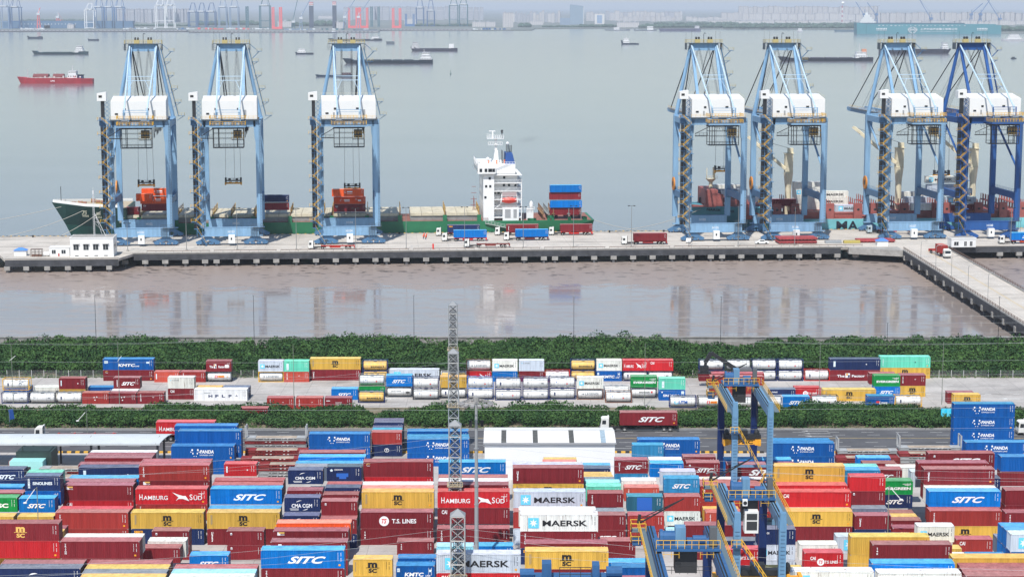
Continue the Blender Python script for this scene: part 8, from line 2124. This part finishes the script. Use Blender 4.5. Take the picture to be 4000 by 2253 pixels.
m = MB(); m.bar((0, 0, (z0+z1)/2), (.8, .6, (z0+z1)/2+.15), .06, z1-z0); m.build('panel', mat('sign_blue', A(40, 80, 150, 1.2), .5), o); m = MB(); m.tube((0, 0, 0), (0, 0, z1), .06, 6); m.build('post', mat('sign_post', (.16, .2, .3), .6), o)
# ------------------------------------------------------------------ the words that single out each container
def short(d):
    return (d['c'] + ' tank') if d['l'] == 'tank' else d['c'] + ' ' + d['l'] + ' one'
for d in CONT:
    s = d.get('st')
    if d.get('fixed'): d['cands'] = [d['fixed']]; continue
    if d['l'] == 'tank': base = '%s tank container in %s frame, %s' % (d['c'], d['fr'], d['k'])
    else: base = '%s%s %s container with %s' % ('rusty ' if d['rust'] else '', d['c'], d['l'], d['k'])
    rel = []; tol = .6
    up = [e for e in CONT if e is not d and abs(e['x']-d['x']) < .5 and abs(e['y']-d['y']) < .5 and 0 < e['z']-d['z'] < 3.4]
    dn = [e for e in CONT if e is not d and abs(e['x']-d['x']) < .5 and abs(e['y']-d['y']) < .5 and 0 < d['z']-e['z'] < 3.4]
    def near(f):
        c = [(abs(e['x']-d['x'])+3*abs(e['y']-d['y'])+2*abs(e['z']-d['z']), i) for i, e in enumerate(CONT) if e is not d and e['zone'] == d['zone'] and f(e)]
        return CONT[min(c)[1]] if c else None
    lf = near(lambda e: d['x']-e['x'] > (d['L']+e['L'])*.4 and abs(e['y']-d['y']) < 5 and abs(e['z']-d['z']) < 2)
    rt = near(lambda e: e['x']-d['x'] > (d['L']+e['L'])*.4 and abs(e['y']-d['y']) < 5 and abs(e['z']-d['z']) < 2)
    bh = near(lambda e: abs(e['x']-d['x']) < 6 and e['y']-d['y'] > 2.2 and e.get('k_from_top') == 0)
    fr = near(lambda e: abs(e['x']-d['x']) < 6 and d['y']-e['y'] > 2.2 and e.get('k_from_top') == 0)
    if up: rel.append('under a ' + short(up[0]))
    if dn: rel.append('on a ' + short(dn[0]))
    if rt: rel.append('left of a ' + short(rt))
    if lf: rel.append('right of a ' + short(lf))
    if fr: rel.append('behind a ' + short(fr))
    if bh: rel.append('before a ' + short(bh))
    z = {'front yard': 'of the near yard', 'tank yard': 'of the tank yard'}.get(d['zone'], '')
    c = [base + ' ' + z, base]
    for a in rel: c.append(base + ', ' + a)
    plain = base.replace(' with plain sides', '').replace(', no name on its side', '')
    for i, a in enumerate(rel):
        for b in rel[i+1:]: c.append(base + ', ' + a + ', ' + b); c.append(plain + ', ' + a + ', ' + b)
    for i, a in enumerate(rel):
        for j, b in enumerate(rel[i+1:]):
            for e in rel[i+j+2:]: c.append(plain + ', ' + a + ', ' + b + ', ' + e)
    d['cands'] = [q for q in c if 4 <= len(q.replace(',', '').split()) <= 16]; d['base'] = plain
from collections import Counter
cnt = Counter(q for d in CONT for q in set(d['cands'])); used = set(); rest = []
for d in CONT:
    q = next((q for q in d['cands'] if cnt[q] == 1 and q not in used), None)
    if q: d['o']['label'] = q; used.add(q)
    else: rest.append(d)
ORD = ['first', 'second', 'third', 'fourth', 'fifth', 'sixth', 'seventh', 'eighth', 'ninth', 'tenth', 'eleventh', 'twelfth', 'thirteenth', 'fourteenth', 'fifteenth', 'sixteenth', 'seventeenth', 'eighteenth', 'nineteenth', 'twentieth', 'twenty-first', 'twenty-second', 'twenty-third', 'twenty-fourth', 'twenty-fifth', 'twenty-sixth', 'twenty-seventh', 'twenty-eighth', 'twenty-ninth', 'thirtieth', 'thirty-first', 'thirty-second', 'thirty-third', 'thirty-fourth', 'thirty-fifth', 'thirty-sixth', 'thirty-seventh', 'thirty-eighth', 'thirty-ninth', 'fortieth']
by = {}
for d in rest: by.setdefault((d['base'], 0), []).append(d)
for (b, z), ds in by.items():
    al = sorted([d for d in CONT if d.get('base') == b], key=lambda d: d['x']/d['y'])
    for d in ds:
        i = al.index(d); d['o']['label'] = '%s, %s of its kind from the left' % (b, ORD[min(i, len(ORD)-1)])
for d in CONT: d['o']['group'] = ('tank containers' if d['l'] == 'tank' else 'shipping containers') + {'front yard': ' of the near yard', 'tank yard': ' of the tank yard'}.get(d['zone'], ' on ships and trucks')
# ------------------------------------------------------------------ haze
hz = MB(); hz.box(-39000, 39000, -120, 57000, -3.2, 165)
hb = hz.build('haze', []); hb['kind'] = 'stuff'
mh = bpy.data.materials.new('haze_air'); mh.use_nodes = True
_n = mh.node_tree.nodes; _n.clear(); _o = _n.new('ShaderNodeOutputMaterial'); _v = _n.new('ShaderNodeVolumePrincipled')
_v.inputs['Color'].default_value = (.79, .875, 1, 1); _v.inputs['Density'].default_value = 5.5e-5; _v.inputs['Anisotropy'].default_value = -0.15
mh.node_tree.links.new(_v.outputs[0], _o.inputs['Volume']); hb.data.materials.append(mh)
